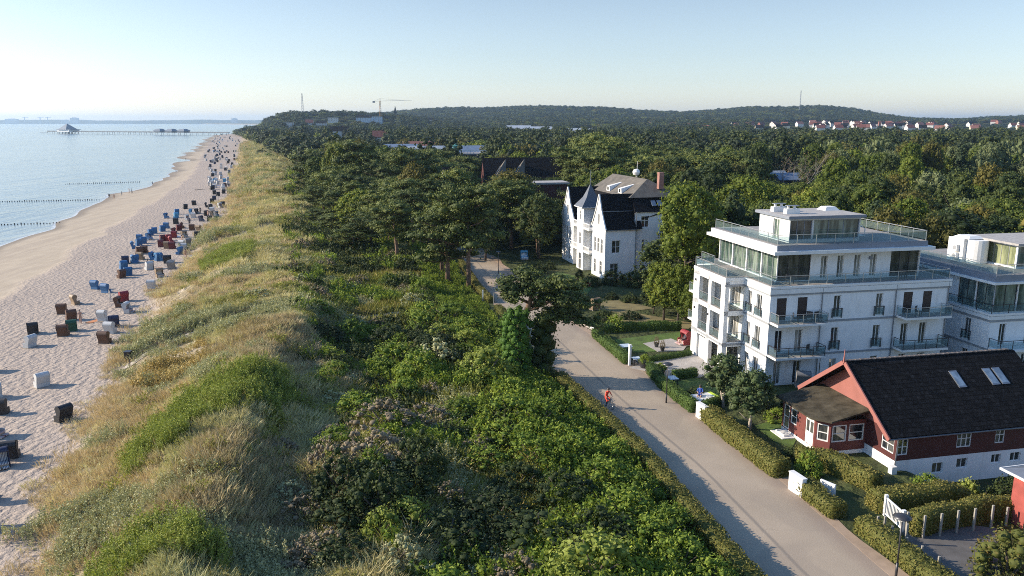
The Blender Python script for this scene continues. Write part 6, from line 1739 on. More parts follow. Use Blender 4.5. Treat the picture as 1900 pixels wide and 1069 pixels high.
hedge(HP((1104,624),(1165,676)), 0.9, 1.1, 'green hedge between the promenade and the garden with the red beach chair', F_HEDGE_G)
hedge(HP((1108,618),(1180,612),(1262,612)), 0.8, 1.1, 'straight dark hedge closing the far side of the red beach chair garden', F_HEDGE_G)
hedge(HP((1198,672),(1240,666),(1280,659)), 0.6, 0.6, 'low leafy hedge in front of the white block entrance', F_HEDGE_G)
hedge(HP((1207,690),(1224,712)), 1.0, 1.1, 'short dark hedge end beside the forecourt opening', F_HEDGE_G)
hedge(HP((1226,716),(1289,766)), 0.9, 1.1, 'hedge behind the street lamp, ending at the white pillar', F_HEDGE_G)
hedge(HP((1250,702),(1290,698)), 0.9, 0.9, 'small dark clipped block of hedge on the lawn', F_HEDGE_G)
hedge(HP((1300,764),(1345,748)), 0.7, 0.9, 'thin hedge running in from the white pillar to the globe trees', F_HEDGE_G)
hedge(HP((1312,778),(1375,828),(1450,886)), 1.5, 1.35, 'broad yellow-green hedge between the two white pillars')
hedge(HP((1490,912),(1525,940),(1555,962)), 1.3, 1.1, 'short yellowish hedge after the low white gatepost')
hedge(HP((1600,985),(1650,1022),(1760,1105)), 1.3, 1.1, 'yellowish hedge behind the near street lamp')
hedge(HP((1478,862),(1530,868),(1580,890),(1625,912)), 1.2, 1.5, 'curved hedge winding around the maroon house garden')
hedge(HP((1618,945),(1680,940),(1740,935),(1795,925)), 1.4, 1.5, 'thick dark hedge in the middle of the garden, wider at one end')
hedge(HP((1690,992),(1760,975),(1830,962),(1880,962)), 1.0, 1.6, 'hedge with a row of pale stone posts in front')
for px, py, k, r, h in [(1500,880,'green',1.1,1.9),(1720,905,'green',1.2,1.2),(1795,905,'lime',1.2,2.0),(1850,915,'dark',1.3,2.2),(1875,905,'dark',1.4,2.6),(1135,555,'dark',1.2,1.1),(1170,560,'dark',1.6,1.3),(1140,612,'green',1.6,2.0),
    (1170,590,'dark',1.7,1.0),(1120,600,'dark',1.5,2.2),(1095,530,'dark',1.8,1.8),(1140,527,'dark',2.4,2.6),(1180,530,'dark',2.6,3.0),(1215,520,'dark',2.0,2.6),(1020,500,'dark',1.3,1.6),(1075,515,'dark',0.8,1.6),(1000,505,'dark',2.0,1.8),
    (1085,570,'dark',1.4,1.8),(1060,575,'dark',1.3,1.5),(1035,590,'dark',1.6,2.0),(1290,735,'dark',1.2,0.9),(1440,780,'green',1.3,1.1),(1465,765,'dark',1.2,1.5),(1420,765,'dark',1.4,1.6),(1470,850,'dark',1.2,0.9)]:
    x, y = P(px, py, 0); (fol, stm), H0, R0, desc = SHRUB[k]
    e = empty('garden_bush', (x, y, hz(x, y)), npr.random()*6.28, None, 'bush', 'bushes in the gardens'); e.scale = (r/R0, r/R0, h/H0); link(fol, 'foliage', e); link(stm, 'stems', e)
    queue_label(e, desc.replace('shrub', 'garden bush'), x, y)
# globe trees, berry bush
GL = (broad_crown('crown', foliage('globe_leaves', [(0.025,0.045,0.014),(0.055,0.085,0.028),(0.12,0.14,0.06)], 0.15), 801, 4.6, 1.9, 1.0, 120, 0.20, 46, 'round', (0.22,0.34)), limbs(MB(), 3.0, 1.0, 1.2, np.random.default_rng(9), 5, 0.12).mesh('trunk', M_PALEBARK, True))
for i, (px, py, s) in enumerate([(1342,755,1.05),(1390,797,1.1)]):
    x, y = P(px, py, 0); e = empty('globe_tree', (x, y, 0), i*2.0, ['first clipped globe tree, behind the lawn with the sunlounger', 'second clipped globe tree, nearer the maroon house'][i], 'tree', 'clipped globe trees'); e.scale = (s*1.02, s*1.02, s*0.97)
    link(GL[0], 'crown', e); link(GL[1], 'trunk', e)
BB = foliage('berry_bush_leaves', [(0.06,0.075,0.015),(0.12,0.13,0.03),(0.28,0.10,0.04)], 0.2, 0.8)
(fb, sb) = shrub_mesh(BB, 91, 3.0, 2.3, 26, 110, 0.17, (0.2,0.34))
e = empty('berry_bush', (*P(1870,1075,0), 0), 0, 'big rounded bush with orange berries at the corner of the car court', 'bush'); link(fb, 'foliage', e); link(sb, 'stems', e)

F_IVY = foliage('ivy_leaves', [(0.04,0.085,0.015), (0.10,0.20,0.03), (0.20,0.34,0.05)], 0.3, 0.5)
# the ivy-clad pine that leans over the promenade
x, y = 0.85, 70.6
IV = empty('pine_tree', (x, y, 0), 0, 'ivy-clad pine with a flat crown leaning over the promenade', 'pine')
rg = np.random.default_rng(77); lob = []
for i in range(80):
    z = 0.2+6.8*i/80; a = i*2.4; rr = 1.35*(1-0.4*i/80); lob.append((rr*math.cos(a)-0.5+rg.normal()*0.15, rr*math.sin(a)-0.4, z, 0.68*(1-0.2*i/80), 0.68*(1-0.2*i/80), 0.55))
V4, vv = lobes_cloud(lob, 150, 0.16, rg, 0.8); link(quads_mesh('ivy', V4, vv, F_IVY, cores(lob, 0.7)), 'ivy', IV)
lob2 = []
for i in range(16):
    a = i*2.4; z = 0.6+5.6*i/16; lob2.append((2.1+0.6*math.cos(a), 0.4+0.6*math.sin(a), z, 1.0, 1.0, 0.9))
V4, vv = lobes_cloud(lob2, 60, 0.22, rg, 0.8); link(quads_mesh('dark_ivy', V4, vv, F_DBUSH, cores(lob2, 0.75)), 'ivy', IV)  # darker leaves on the right, the column's shade put into the colour
tb = MB(); tb.tube([(-0.2,0,-0.3),(-0.2,0.1,3),(0.3,0.2,6),(1.0,0.2,8.2),(1.6,0.4,9.6)], [0.42,0.36,0.3,0.22,0.1], 8); tb.tube([(1.5,0.4,-0.3),(1.7,0.4,3),(1.9,0.3,6.5)], [0.3,0.25,0.15], 7)
br = [((0.3,0.2,6.6),(3.2,-0.4,8.0),(6.0,-0.6,7.6)),((0.6,0.2,7),(3.0,1.2,8.6),(5.4,2.0,8.7)),((1,0.2,8.2),(-0.4,0.5,9.1),(-1.3,0.3,9.0)),((1.9,0.3,6.0),(4.2,-0.2,6.3),(7.2,-0.5,5.2)),((1.2,0.3,8.6),(2.4,-0.8,9.5),(3.6,-1.2,9.5)),((0.6,0.2,7.6),(-0.6,-0.6,8.3),(-1.1,-1.0,8.4)),((1.9,0.3,6),(3.4,0.4,6.2),(4.6,0.5,5.8)),((1.3,0.3,9),(1.0,1.5,9.8),(0.6,2.4,9.9))]
lob = []
for b3 in br:
    tb.tube(b3, [0.16,0.11,0.05], 5)
    for q in np.linspace(0.2, 1.05, 9):
        c = Vector(b3[0]).lerp(Vector(b3[1]), min(1, q*2)) if q < 0.5 else Vector(b3[1]).lerp(Vector(b3[2]), (q-0.5)*2)
        for s in (-1.3, 0, 1.3): lob.append((c.x+rg.normal()*0.5, c.y+s*0.7+rg.normal()*0.4, c.z+0.3+rg.normal()*0.3, 0.85, 0.85, 0.42))
V4, vv = lobes_cloud(lob, 85, 0.24, rg, 0.5); link(quads_mesh('crown', V4, vv, F_PINE, cores(lob, 0.5)), 'crown', IV)
link(tb.mesh('trunk', M_PBARK, True), 'trunk', IV)
# bare pale birches behind the white block
def bare_tree(seed, h, r):
    rg = np.random.default_rng(seed); mb = MB()
    def grow(p, d, L, rad, lv):
        q = p + d*L; mid = p + d*L*0.5 + Vector(rg.normal(size=3))*L*0.04; mb.tube([p, mid, q], [rad, rad*0.8, rad*0.55], 5 if lv < 2 else 3, False)
        if lv >= 4: return
        for k in range(3 if lv else 4):
            nd_ = (d + Vector(rg.normal(size=3))*0.42 + Vector((0,0,0.12))).normalized(); grow(p + d*L*(0.55+0.15*k if lv else 0.35+0.2*k), nd_, L*(0.62+0.15*rg.random()), rad*0.5, lv+1)
    grow(Vector((0,0,-0.3)), Vector((0.03,0,1)), h*0.5, 0.22, 0)
    tw = []; 
    for i in range(22):
        a = i*2.4; f = (i+0.5)/22; tw.append((r*0.6*math.cos(a)*math.sin(f*3.1), r*0.6*math.sin(a)*math.sin(f*3.1), h*(0.45+0.5*f), r*0.35, r*0.35, r*0.4))
    V4, v = lobes_cloud(tw, 9, 0.22, rg, 0.3)
    return quads_mesh('twigs', V4, v, foliage('dead_twigs_%d' % seed, [(0.16,0.10,0.06),(0.25,0.15,0.09),(0.34,0.20,0.11)], 0.1)), mb.mesh('trunk', M_PALEBARK, True)
for i, (px, ptop, Y, lb) in enumerate([(1462,283,205,'wide bare birch with pale branches and brown twigs'), (1497,277,203,'taller bare birch with a forked pale trunk'), (1612,268,300,'thin dead birch standing in front of the dark wood'), (1683,265,330,'leaning dead birch near the pond')]):
    x, z = XZ(px, ptop, Y); h = z-hz(x, Y); tw, tk = bare_tree(900+i, h, 2.6 if i < 2 else 1.2)
    e = empty('birch_tree', (x, Y, hz(x, Y)), 0, lb, 'birch', 'bare birches'); link(tw, 'twigs', e); link(tk, 'trunk', e)
    if i > 1: 
        for ch in list(e.children):
            if ch.name.startswith('twigs'): bpy.data.objects.remove(ch)
LAND['the pale bare birches'] = (74, 205)

# ------------------------------------------------------------------ street furniture
def lamp(px, py, label, h=3.3):
    x, y = P(px, py, 0); e = empty('street_lamp', (x, y, 0), 0, label, 'lamp', 'street lamps of the promenade')
    MB().tube([(0,0,-0.2),(0,0,0.9)], 0.07, 10).tube([(0,0,0.9),(0,0,h)], 0.045, 10).build('pole', M_DMETAL, e, True)
    MB().lathe([(0.05,h),(0.10,h+0.02),(0.10,h+0.22),(0.05,h+0.24)], n=12).build('lamp_glass', M_WHITE2, e, True)
    MB().lathe([(0.03,h+0.32),(0.46,h+0.24),(0.47,h+0.27),(0.28,h+0.36),(0.06,h+0.42)], n=20).build('lamp_shade', M_DMETAL, e, True)
lamp(1236, 748, 'slim street lamp with a flat disc shade beside the clipped hedge')
lamp(1662, 1072, 'slim street lamp at the car court, closest to the camera')
lamp(925, 508, 'slim street lamp at the villa side of the promenade bend')
lamp(1060, 553, 'small garden lamp with a flat shade below the villa lawn', 2.0)
def pillar(px, py, sx, sy, h, rz, label, cap=True):
    x, y = P(px, py, 0); e = empty('gatepost', (x, y, 0), R(rz), label, 'gatepost', 'white gateposts and low walls')
    MB().box(-sx/2, sx/2, -sy/2, sy/2, -0.2, h).build('post', M_WHITE, e, bevel=0.015)
    if cap: MB().box(-sx/2-0.03, sx/2+0.03, -sy/2-0.03, sy/2+0.03, h, h+0.06).build('cap', M_WHITE2, e, bevel=0.01)
pillar(1302, 778, 0.35, 1.35, 1.25, 18, 'tall white pillar at the end of the hedge near the globe trees')
pillar(1478, 915, 0.35, 1.35, 1.25, 18, 'white pillar wall where the broad hedge ends')
pillar(1535, 915, 0.14, 1.1, 0.8, 35, 'low white slab standing behind the second white pillar', False)
pillar(1168, 678, 0.22, 0.30, 2.1, 12, 'tall thin white post by the forecourt table', True)
pillar(1101, 612, 0.25, 1.6, 0.35, 12, 'low white wall stub at the hedge corner beside the promenade', False)
pillar(896, 558, 0.16, 0.16, 1.5, 0, 'thin white marker post at the seaward hedge gap', False)
for i, (px, py, h) in enumerate([(916,566,1.7)]):
    x, y = P(px, py, 0); o = MB().tube([(0,0,-0.1),(0,0,h)], 0.05, 8).box(-0.12,0.12,-0.02,0.02,h-0.25,h).build('marker_post', M_METAL); o.location = (x, y, 0); tag(o, 'grey metal post with a small plate where the dune path meets the promenade', 'post')
# gate and stone posts
x0, y0 = P(1643, 958, 0); x1, y1 = P(1672, 985, 0)
GT = empty('garden_gate', (x0, y0, 0), math.atan2(y1-y0, x1-x0), 'pale slatted garden gate between two stone posts', 'gate'); gl_ = math.hypot(x1-x0, y1-y0)
mb = MB(); mb.box(0,gl_,-0.03,0.03,1.15,1.25); mb.box(0,gl_,-0.03,0.03,0.12,0.2)
for i in range(12): mb.box(0.05+i*gl_/12, 0.10+i*gl_/12, -0.02, 0.02, 0.2, 1.15)
mb.build('gate_panel', M_WHITE2, GT)
for a in (-0.1, gl_+0.1): MB().box(a-0.09,a+0.09,-0.09,0.09,-0.1,1.4).build('post', M_WHITE2, GT)
M_STONE = plain('stone_post', (0.30,0.28,0.24), 0.8, 0.15, 3)
for i, (px, py, h) in enumerate([(1628,975,0.6),(1641,978,0.7),(1654,996,0.7),(1681,990,1.4),(1680,1010,1.3),(1681,1018,0.7),(1709,1040,0.9),(1740,1060,0.9),(1712,1000,1.5),(1743,996,1.5),(1774,990,1.5),(1805,986,1.5),(1838,980,1.5),(1866,975,1.2)]):
    x, y = P(px, py, 0); o = MB().box(-0.06,0.06,-0.06,0.06,-0.2,h).build('stone_post', M_STONE, bevel=0.012); o.location = (x, y, 0)
    tag(o, '%s pale stone post counting from the gate %s' % (ordw(i+1 if i < 8 else i-7), 'down the car court side' if i < 8 else 'along the hedge'), 'post', 'pale stone posts')
# tables, pots, seats on the forecourts
M_TABLE = plain('blue_white_table', (0.50,0.58,0.66), 0.35, 0.05)
def table(px, py, sx, sy, rz, h, label):
    x, y = P(px, py, h); e = empty('garden_table', (x, y, 0), R(rz), label, 'table', 'pale garden tables')
    MB().box(-sx/2,sx/2,-sy/2,sy/2,h-0.04,h).build('table_top', M_TABLE, e, bevel=0.01)
    for a in (-1, 1):
        for b_ in (-1, 1): MB().box(a*(sx/2-0.1)-0.03,a*(sx/2-0.1)+0.03,b_*(sy/2-0.1)-0.03,b_*(sy/2-0.1)+0.03,-0.05,h-0.04).build('leg', M_DMETAL, e)
table(1158, 641, 1.5, 1.2, 14, 0.75, 'pale blue table behind the green hedge')
table(1181, 664, 0.9, 0.9, 14, 0.75, 'small pale table beside the tall white post')
table(1241, 701, 1.6, 1.1, 14, 0.75, 'long pale table behind the dark hedge end')
def pot(px, py, r, h, hp, mat, label):
    x, y = P(px, py, 0.05); e = empty('planter', (x, y, 0.05), 0, label, 'planter', 'planters on the paving')
    MB().lathe([(r*0.65,0),(r,h*0.9),(r*1.08,h*0.9),(r*1.08,h),(r*0.9,h-0.02)], n=14).build('pot', M_DMETAL, e)
    (fol, stm) = SHRUB[mat][0]; H0, R0 = SHRUB[mat][1:3]; o = link(fol, 'foliage', e); o.location = (0,0,h*0.8); o.scale = (r*1.3/R0, r*1.3/R0, hp/H0)
pot(1195, 682, 0.55, 0.7, 0.9, 'green', 'biggest dark pot with a leafy plant near the tall white post')
pot(1225, 690, 0.6, 0.35, 0.7, 'green', 'wide low bowl with a plant near the street lamp')
pot(1218, 644, 0.28, 0.5, 0.9, 'twig', 'dark pot with orange grasses, farther of the pair on the terrace')
pot(1229, 651, 0.28, 0.5, 0.9, 'twig', 'dark pot with orange grasses, nearer of the pair on the terrace')
# flowers on the villa lawn
for i, (px, py) in enumerate([(1074,522),(1088,531)]):
    x, y = P(px, py, 0.1); rg = np.random.default_rng(i); lb = [(rg.normal()*0.4, rg.normal()*0.3, 0.35, 0.4, 0.4, 0.3) for _ in range(7)]
    V4, v = lobes_cloud(lb, 120, 0.12, rg); o = link(quads_mesh('flower_bed', V4, v, foliage('red_petals', [(0.45,0.03,0.03),(0.6,0.06,0.05),(0.65,0.2,0.2)], 0.1)), 'flower_bed'); o.location = (x, y, 0)
    tag(o, ['large bed of red flowers at the edge of the villa lawn', 'small clump of red flowers beside the villa hedge'][i], 'flowers')
# fence along the dune path
fp = [(-38.6,75.6),(-36.9,78.3),(-32.4,81.5),(-26.1,86.1),(-16.2,89.9)]
mb = MB()
for a, b_ in zip(fp[:-1], fp[1:]):
    L = math.hypot(b_[0]-a[0], b_[1]-a[1]); k = int(L/2)
    for i in range(k):
        p = (a[0]+(b_[0]-a[0])*i/k, a[1]+(b_[1]-a[1])*i/k); z = hz(*p); mb.tube([(*p, z-0.2), (*p, z+0.85)], 0.05, 6)
    for hh in (0.45, 0.78): mb.tube([(a[0], a[1], hz(*a)+hh), ((a[0]+b_[0])/2, (a[1]+b_[1])/2, hz((a[0]+b_[0])/2, (a[1]+b_[1])/2)+hh), (b_[0], b_[1], hz(*b_)+hh)], 0.025, 5)
o = mb.build('path_fence', M_BARK); tag(o, 'low timber rail fence beside the path across the dune', 'fence')
band_p = MB()
pp = [(x_, float(np.interp(x_, [-39,-36.9,-32.4,-26.1,-16.2,-8], [76.4,79.3,82.5,87.1,90.9,93]))) for x_ in np.linspace(-39.5, -9, 60)]
for i, (a, b_) in enumerate(pp): band_p.v += [(a+0.3, b_-0.9, hz(a+0.3, b_-0.9)+0.06), (a-0.3, b_+0.9, hz(a-0.3, b_+0.9)+0.06)]
for i in range(len(pp)-1): band_p.f.append((2*i, 2*i+2, 2*i+3, 2*i+1))
tag(band_p.build('dune_footpath', plain('path_sand', (0.38,0.33,0.27), 0.9, 0.15, 1.0)), kind='structure')
# groynes in the sea and one on the beach
for i, (a, b_) in enumerate([((-10,418),(116,414)), ((-10,375),(188,371)), ((122,342),(262,338))]):
    p0, p1 = P(*a, SEA_Z), P(*b_, SEA_Z); L = math.hypot(p1[0]-p0[0], p1[1]-p0[1]); n = int(L/0.75); mb = MB()
    for k in range(n):
        f = k/n; q = rnd.random()*0.25; x_, y_ = p0[0]+(p1[0]-p0[0])*f, p0[1]+(p1[1]-p0[1])*f
        mb.tube([(x_, y_+q, SEA_Z-1.5), (x_, y_+q, SEA_Z+0.12+0.32*rnd.random())], 0.15, 5)
    tag(mb.build('groyne', M_BARK), ['row of dark groyne posts running into the sea, lowest in the picture', 'middle row of groyne posts, the longest', 'row of groyne posts reaching toward the walkers at the waterline'][i], 'groyne', 'groynes in the sea')
p0, p1 = P(362, 355, -1.5), P(395, 353, -1.5); mb = MB()
for k in range(26): f = k/26; mb.tube([(p0[0]+(p1[0]-p0[0])*f, p0[1]+(p1[1]-p0[1])*f, -2.2), (p0[0]+(p1[0]-p0[0])*f, p0[1]+(p1[1]-p0[1])*f, -0.9)], 0.16, 5)
tag(mb.build('groyne', M_BARK), 'short dark timber groyne lying dry on the beach', 'groyne')

# ------------------------------------------------------------------ hooded beach chairs
def chair_meshes():
    # side outline of the woven shell (y, z), front is -y: box base, leaning back, hood curling forward
    back = [(0.40,0.0),(0.40,0.46),(0.44,0.56),(0.60,1.10),(0.66,1.26)]
    c = (0.27, 1.22); hood = [(c[0]+0.39*math.cos(t), c[1]+0.39*math.sin(t)) for t in [R(8+i*22) for i in range(8)]]
    p = back + hood; sh = MB()
    wid = lambda z: 0.56 if z < 0.5 else 0.56+0.07*min(1, (z-0.5)/0.7)
    inner = [(y-0.06, z) for y, z in back] + [(c[0]+0.33*math.cos(R(8+i*22)), c[1]+0.33*math.sin(R(8+i*22))) for i in range(8)]
    for i in range(len(p)-1):
        a, b_, e, d = p[i], p[i+1], inner[i], inner[i+1]; w0, w1 = wid(a[1]), wid(b_[1])
        sh.hull([(-w0,a[0],a[1]),(w0,a[0],a[1]),(w0,e[0],e[1]),(-w0,e[0],e[1])], [(-w1,b_[0],b_[1]),(w1,b_[0],b_[1]),(w1,d[0],d[1]),(-w1,d[0],d[1])])
    low = [(-0.36,0.0),(-0.38,0.60),(-0.30,0.66),(0.02,0.68),(0.44,0.56),(0.40,0.46),(0.40,0.0)]
    up = [(0.10,0.62),(0.02,0.98),(-0.10,1.30)] + hood[::-1] + [(0.66,1.26),(0.60,1.10),(0.44,0.56)]
    for poly in (low, up):
        for s in (-1, 1):
            x0, x1 = sorted((s*0.56, s*0.635))
            sh.hull([(x0, y, z) for y, z in poly][::-1], [(x1, y, z) for y, z in poly][::-1])
    base = MB(); base.box(-0.54,0.54,-0.34,0.38,0.03,0.34); base.box(-0.655,0.655,-0.40,0.44,0.0,0.07)
    sh.obox((0,0.645,1.20), 1.30, 0.035, 0.05); sh.obox((0,-0.085,1.32), 1.30, 0.05, 0.05)
    seat = MB(); seat.box(-0.53,0.53,-0.40,0.30,0.36,0.48); seat.hull([(-0.53,0.26,0.46),(0.53,0.26,0.46),(0.53,0.36,0.46),(-0.53,0.36,0.46)], [(-0.53,0.44,1.16),(0.53,0.44,1.16),(0.53,0.53,1.16),(-0.53,0.53,1.16)])
    seat.hull([(-0.53,0.30,1.54),(0.53,0.30,1.54),(0.53,0.33,1.545),(-0.53,0.33,1.545)], [(-0.53,0.0,1.36),(0.53,0.0,1.36),(0.53,0.02,1.38),(-0.53,0.02,1.38)])
    foot = MB(); foot.box(-0.5,-0.06,-0.80,-0.40,0.16,0.24); foot.box(0.06,0.5,-0.80,-0.40,0.16,0.24)
    return sh, base, seat, foot
SH = chair_meshes(); M_TRIM = plain('weathered_wood_trim', (0.40,0.34,0.27), 0.7, 0.2, 4)
CC = {'blue': (0.035,0.14,0.31), 'white': (0.55,0.55,0.54), 'black': (0.022,0.022,0.026), 'brown': (0.11,0.050,0.028), 'red': (0.26,0.022,0.028), 'dark red': (0.13,0.022,0.026),
      'green': (0.012,0.085,0.05), 'grey': (0.22,0.22,0.22), 'light blue': (0.07,0.30,0.52), 'tan': (0.26,0.18,0.11), 'navy': (0.022,0.028,0.07)}
def wicker(name, col):
    m, nt, b = newmat(name); p = objc(nt)
    w = nd(nt, 'ShaderNodeTexWave'); w.bands_direction = 'Z'; w.inputs['Scale'].default_value = 8; w.inputs['Distortion'].default_value = 0.5
    nt.links.new(p, w.inputs['Vector']); c = mixc(nt, mth(nt, 'MULTIPLY', w.outputs['Fac'], 0.35), col, tuple(x*0.5 for x in col)); nt.links.new(c, b.inputs['Base Color']); b.inputs['Roughness'].default_value = 0.6
    return m
def cushion(name, col):
    m, nt, b = newmat(name); p = objc(nt)
    w = nd(nt, 'ShaderNodeTexWave'); w.bands_direction = 'X'; w.inputs['Scale'].default_value = 3.2; nt.links.new(p, w.inputs['Vector'])
    c = mixc(nt, ramp(nt, w.outputs['Fac'], [(0.5,(0,0,0)),(0.55,(1,1,1))]), (0.62,0.60,0.56), col); nt.links.new(c, b.inputs['Base Color']); b.inputs['Roughness'].default_value = 0.8
    return m
CH_PROTO = {}
LIN = {'blue':'blue-striped','white':'red-striped','black':'white-striped','brown':'cream','red':'white-striped','dark red':'cream','green':'cream','grey':'cream','light blue':'white','tan':'cream','navy':'white-striped'}
def chair_proto(cn):
    c = CC[cn]; wk = wicker('wicker_'+cn.replace(' ', '_'), c); cu = cushion('cushion_'+cn.replace(' ', '_'), (0.35,0.05,0.04) if cn == 'white' else tuple(min(1, x*1.6+0.05) for x in c))
    return [SH[0].mesh('hood_shell', wk), SH[1].mesh('base_box', M_TRIM), SH[2].mesh('seat_cushion', cu), SH[3].mesh('footrest', cu)]
CHAIRS = []
def beach_chair(cn, x, y, rz, s=1.0, full=True):
    if cn not in CH_PROTO: CH_PROTO[cn] = chair_proto(cn)
    e = empty('beach_chair', (x, y, hz(x, y)-0.03), rz, None, 'beach chair', 'hooded wicker beach chairs', scale=s)
    for me, nm in zip(CH_PROTO[cn], ('hood_shell','base_box','seat_cushion','footrest')):
        if not full and nm == 'footrest': continue
        link(me, nm, e)
    CHAIRS.append((cn, x, y, e))
    return e
k1 = 0.4115
def C1(a, b_): return (a*k1, 480+b_*k1)
def C2(a, b_): return (180+a*0.187, 300+b_*0.187)
near = [('white',78,717,200),('black',118,781,180),('black',20,850,170),('navy',2,868,120),('white',-6,812,190),('black',2,768,140),('white',-10,738,200),('white',-22,690,180),('grey',-25,930,160),
        ('white',-20,985,150)]
near += [(c, *C1(a, b_), r) for c, a, b_, r in [('white',135,398,190),('black',150,338,175),('brown',283,248,160),('tan',342,206,200),('brown',322,277,195),('green',325,326,185),('brown',288,348,170),('white',468,280,160),('white',500,336,150),
        ('navy',515,306,170),('brown',475,381,150),('red',557,192,190),('brown',540,217,180),('white',580,244,180),('blue',433,138,160),('blue',480,154,150),('brown',547,87,190),('blue',578,76,190),('blue',557,46,185),('white',686,138,175),('tan',722,84,150),
        ('grey',774,47,150),('white',672,50,190),('blue',607,18,185),('blue',715,10,190),('black',755,20,165)]]
near += [(c, *C2(a, b_), r) for c, a, b_, r in [('blue',265,1060,190),('navy',285,1012,170),('brown',530,1065,160),('grey',740,1060,150),('black',705,1005,165),('blue',375,1003,190),('tan',435,972,160),('blue',555,972,200),('light blue',615,982,160),('brown',420,918,170),('brown',475,905,170),('blue',365,862,190),
        ('blue',412,833,180),('blue',462,812,190),('blue',428,787,160),('blue',815,920,195),('dark red',640,846,180),('tan',700,862,150),('dark red',750,866,170),('red',742,808,190),('red',712,788,180),('red',765,755,190),('dark red',652,792,180),('white',850,850,160),('white',866,882,150),
        ('tan',872,752,170),('brown',945,682,180),('dark red',775,718,190),('dark red',812,684,190),('brown',853,661,180),('tan',1015,692,150),('black',995,756,170),('blue',522,772,180),('blue',530,732,185),('blue',572,712,190),('blue',650,692,180),('blue',692,662,170),('black',785,617,180),
        ('light blue',785,557,190),('blue',792,522,180),('blue',692,562,180),('white',900,582,160),('navy',1040,592,180),('green',1200,592,190),('black',1120,592,170),('black',1082,537,170),('tan',1150,542,160),('black',997,517,175),('light blue',940,522,190),('black',875,470,180),('black',965,432,170),
        ('black',1090,452,170),('black',1122,472,170),('black',1142,412,170),('navy',1165,382,170),('black',1200,342,170),('black',1165,325,180),('black',1255,317,170),('black',1250,442,170),('white',1225,457,170),('white',1146,502,170),('grey',1190,545,170),('white',960,560,170),('grey',900,830,170)]]
for c, px, py, r in near:
    x, y = P(px, py, -0.9); z = hz(x, y); x, y = P(px, py, z)
    beach_chair(c, x, y, R(205+(r-170)*1.2)+R(rnd.uniform(-28, 28)) + (R(-120) if rnd.random() < 0.28 else 0), 0.94)
# the long crowd of chairs further up the beach
nf = 0; tries = 0
while nf < 178 and tries < 5000:
    tries += 1
    py = 246 + 108*rnd.random()**1.6
    f = (py-246)/108
    xl = 402 - 0 + (350-402)*f if py < 300 else 398 - 8*(py-300)/54 + 0
    xr = 447 - 14*f
    if py > 300: xl = 388
    px = rnd.uniform(xl, xr); x, y = P(px, py, -1.2); d = float(x-xb(y)); z = hz(x, y); x, y = P(px, py, z)
    if x > xb(y)-1.5 or any(abs(x-q[1]) + abs(y-q[2])*0.6 < 1.7 for q in CHAIRS): continue
    q = rnd.random(); c = 'white' if q < 0.38 else 'black' if q < 0.72 else 'navy' if q < 0.8 else 'grey' if q < 0.88 else 'brown' if q < 0.95 else 'light blue'
    if 325 < py < 345: c = 'white' if q < 0.75 else 'light blue' if q < 0.85 else 'black'
    beach_chair(c, x, y, R(rnd.uniform(165, 250)), 1.0, y < 330); nf += 1
byc = {}
for cn, x, y, e in CHAIRS: byc.setdefault(cn, []).append((y, e))
for cn, L in byc.items():
    L.sort(key=lambda t: t[0])
    for i, (_, e) in enumerate(L):
        e['label'] = '%s hooded beach chair, %s of that colour counting up the beach from the camera' % (cn, ordw(i+1))
# the red one in the garden, the brown one on the villa lawn, the grey one behind the porch
for c, px, py, r, lb in [('red',1268,640,-70,'red hooded beach chair on the garden terrace with somebody sitting in it'), ('tan',1103,575,215,'brown rounded hooded chair on the dry lawn below the villa'), ('grey',1488,718,170,'pale grey hooded chair behind the glazed porch'), ('light blue',973,482,10,'pale blue hooded chair alone on the dark lawn by the promenade bend')]:
    x, y = P(px, py, 0)
    e = beach_chair(c, x, y, R(r), 1.0); CHAIRS.pop(); e.location.z = 0.05; e['label'] = lb; e['group'] = 'hooded chairs in the gardens'
# litter bin
x, y = P(239, 668, -0.3); BN = empty('litter_bin', (x, y, hz(x, y)), 0, 'black litter bin at the foot of the dune beside the path', 'bin')
MB().hull([(-0.25,-0.25,0.05),(0.25,-0.25,0.05),(0.25,0.25,0.05),(-0.25,0.25,0.05)], [(-0.32,-0.32,1.0),(0.32,-0.32,1.0),(0.32,0.32,1.0),(-0.32,0.32,1.0)]).build('body', M_DMETAL, BN); MB().box(-0.35,0.35,-0.35,0.35,1.0,1.08).build('lid', M_DMETAL, BN)

# ------------------------------------------------------------------ people
SKIN = plain('skin', (0.45,0.26,0.18), 0.6, 0.05)
def body(joints, edges, mat, name='person', sub=2):
    """one continuous figure grown over a skeleton: joints {name: (x, y, z, r)}"""
    me = bpy.data.meshes.new(name); ks = list(joints); ix = {k: i for i, k in enumerate(ks)}
    me.from_pydata([joints[k][:3] for k in ks], [(ix[a], ix[b_]) for a, b_ in edges], []); me.update()
    o = bpy.data.objects.new(name, me); COL.objects.link(o)
    md = o.modifiers.new('skin', 'SKIN'); md.use_smooth_shade = True
    for i, k in enumerate(ks):
        r = joints[k][3]; r = (r, r) if not hasattr(r, '__len__') else r; me.skin_vertices[0].data[i].radius = r; me.skin_vertices[0].data[i].use_root = (k == 'pelvis')
    o.modifiers.new('sub', 'SUBSURF').levels = sub; o.modifiers['sub'].render_levels = sub
    dg = bpy.context.evaluated_depsgraph_get(); ev = o.evaluated_get(dg); m2 = bpy.data.meshes.new_from_object(ev); m2.materials.clear()
    for mm in (mat if isinstance(mat, (list, tuple)) else [mat]): m2.materials.append(mm)
    bpy.data.objects.remove(o); return m2
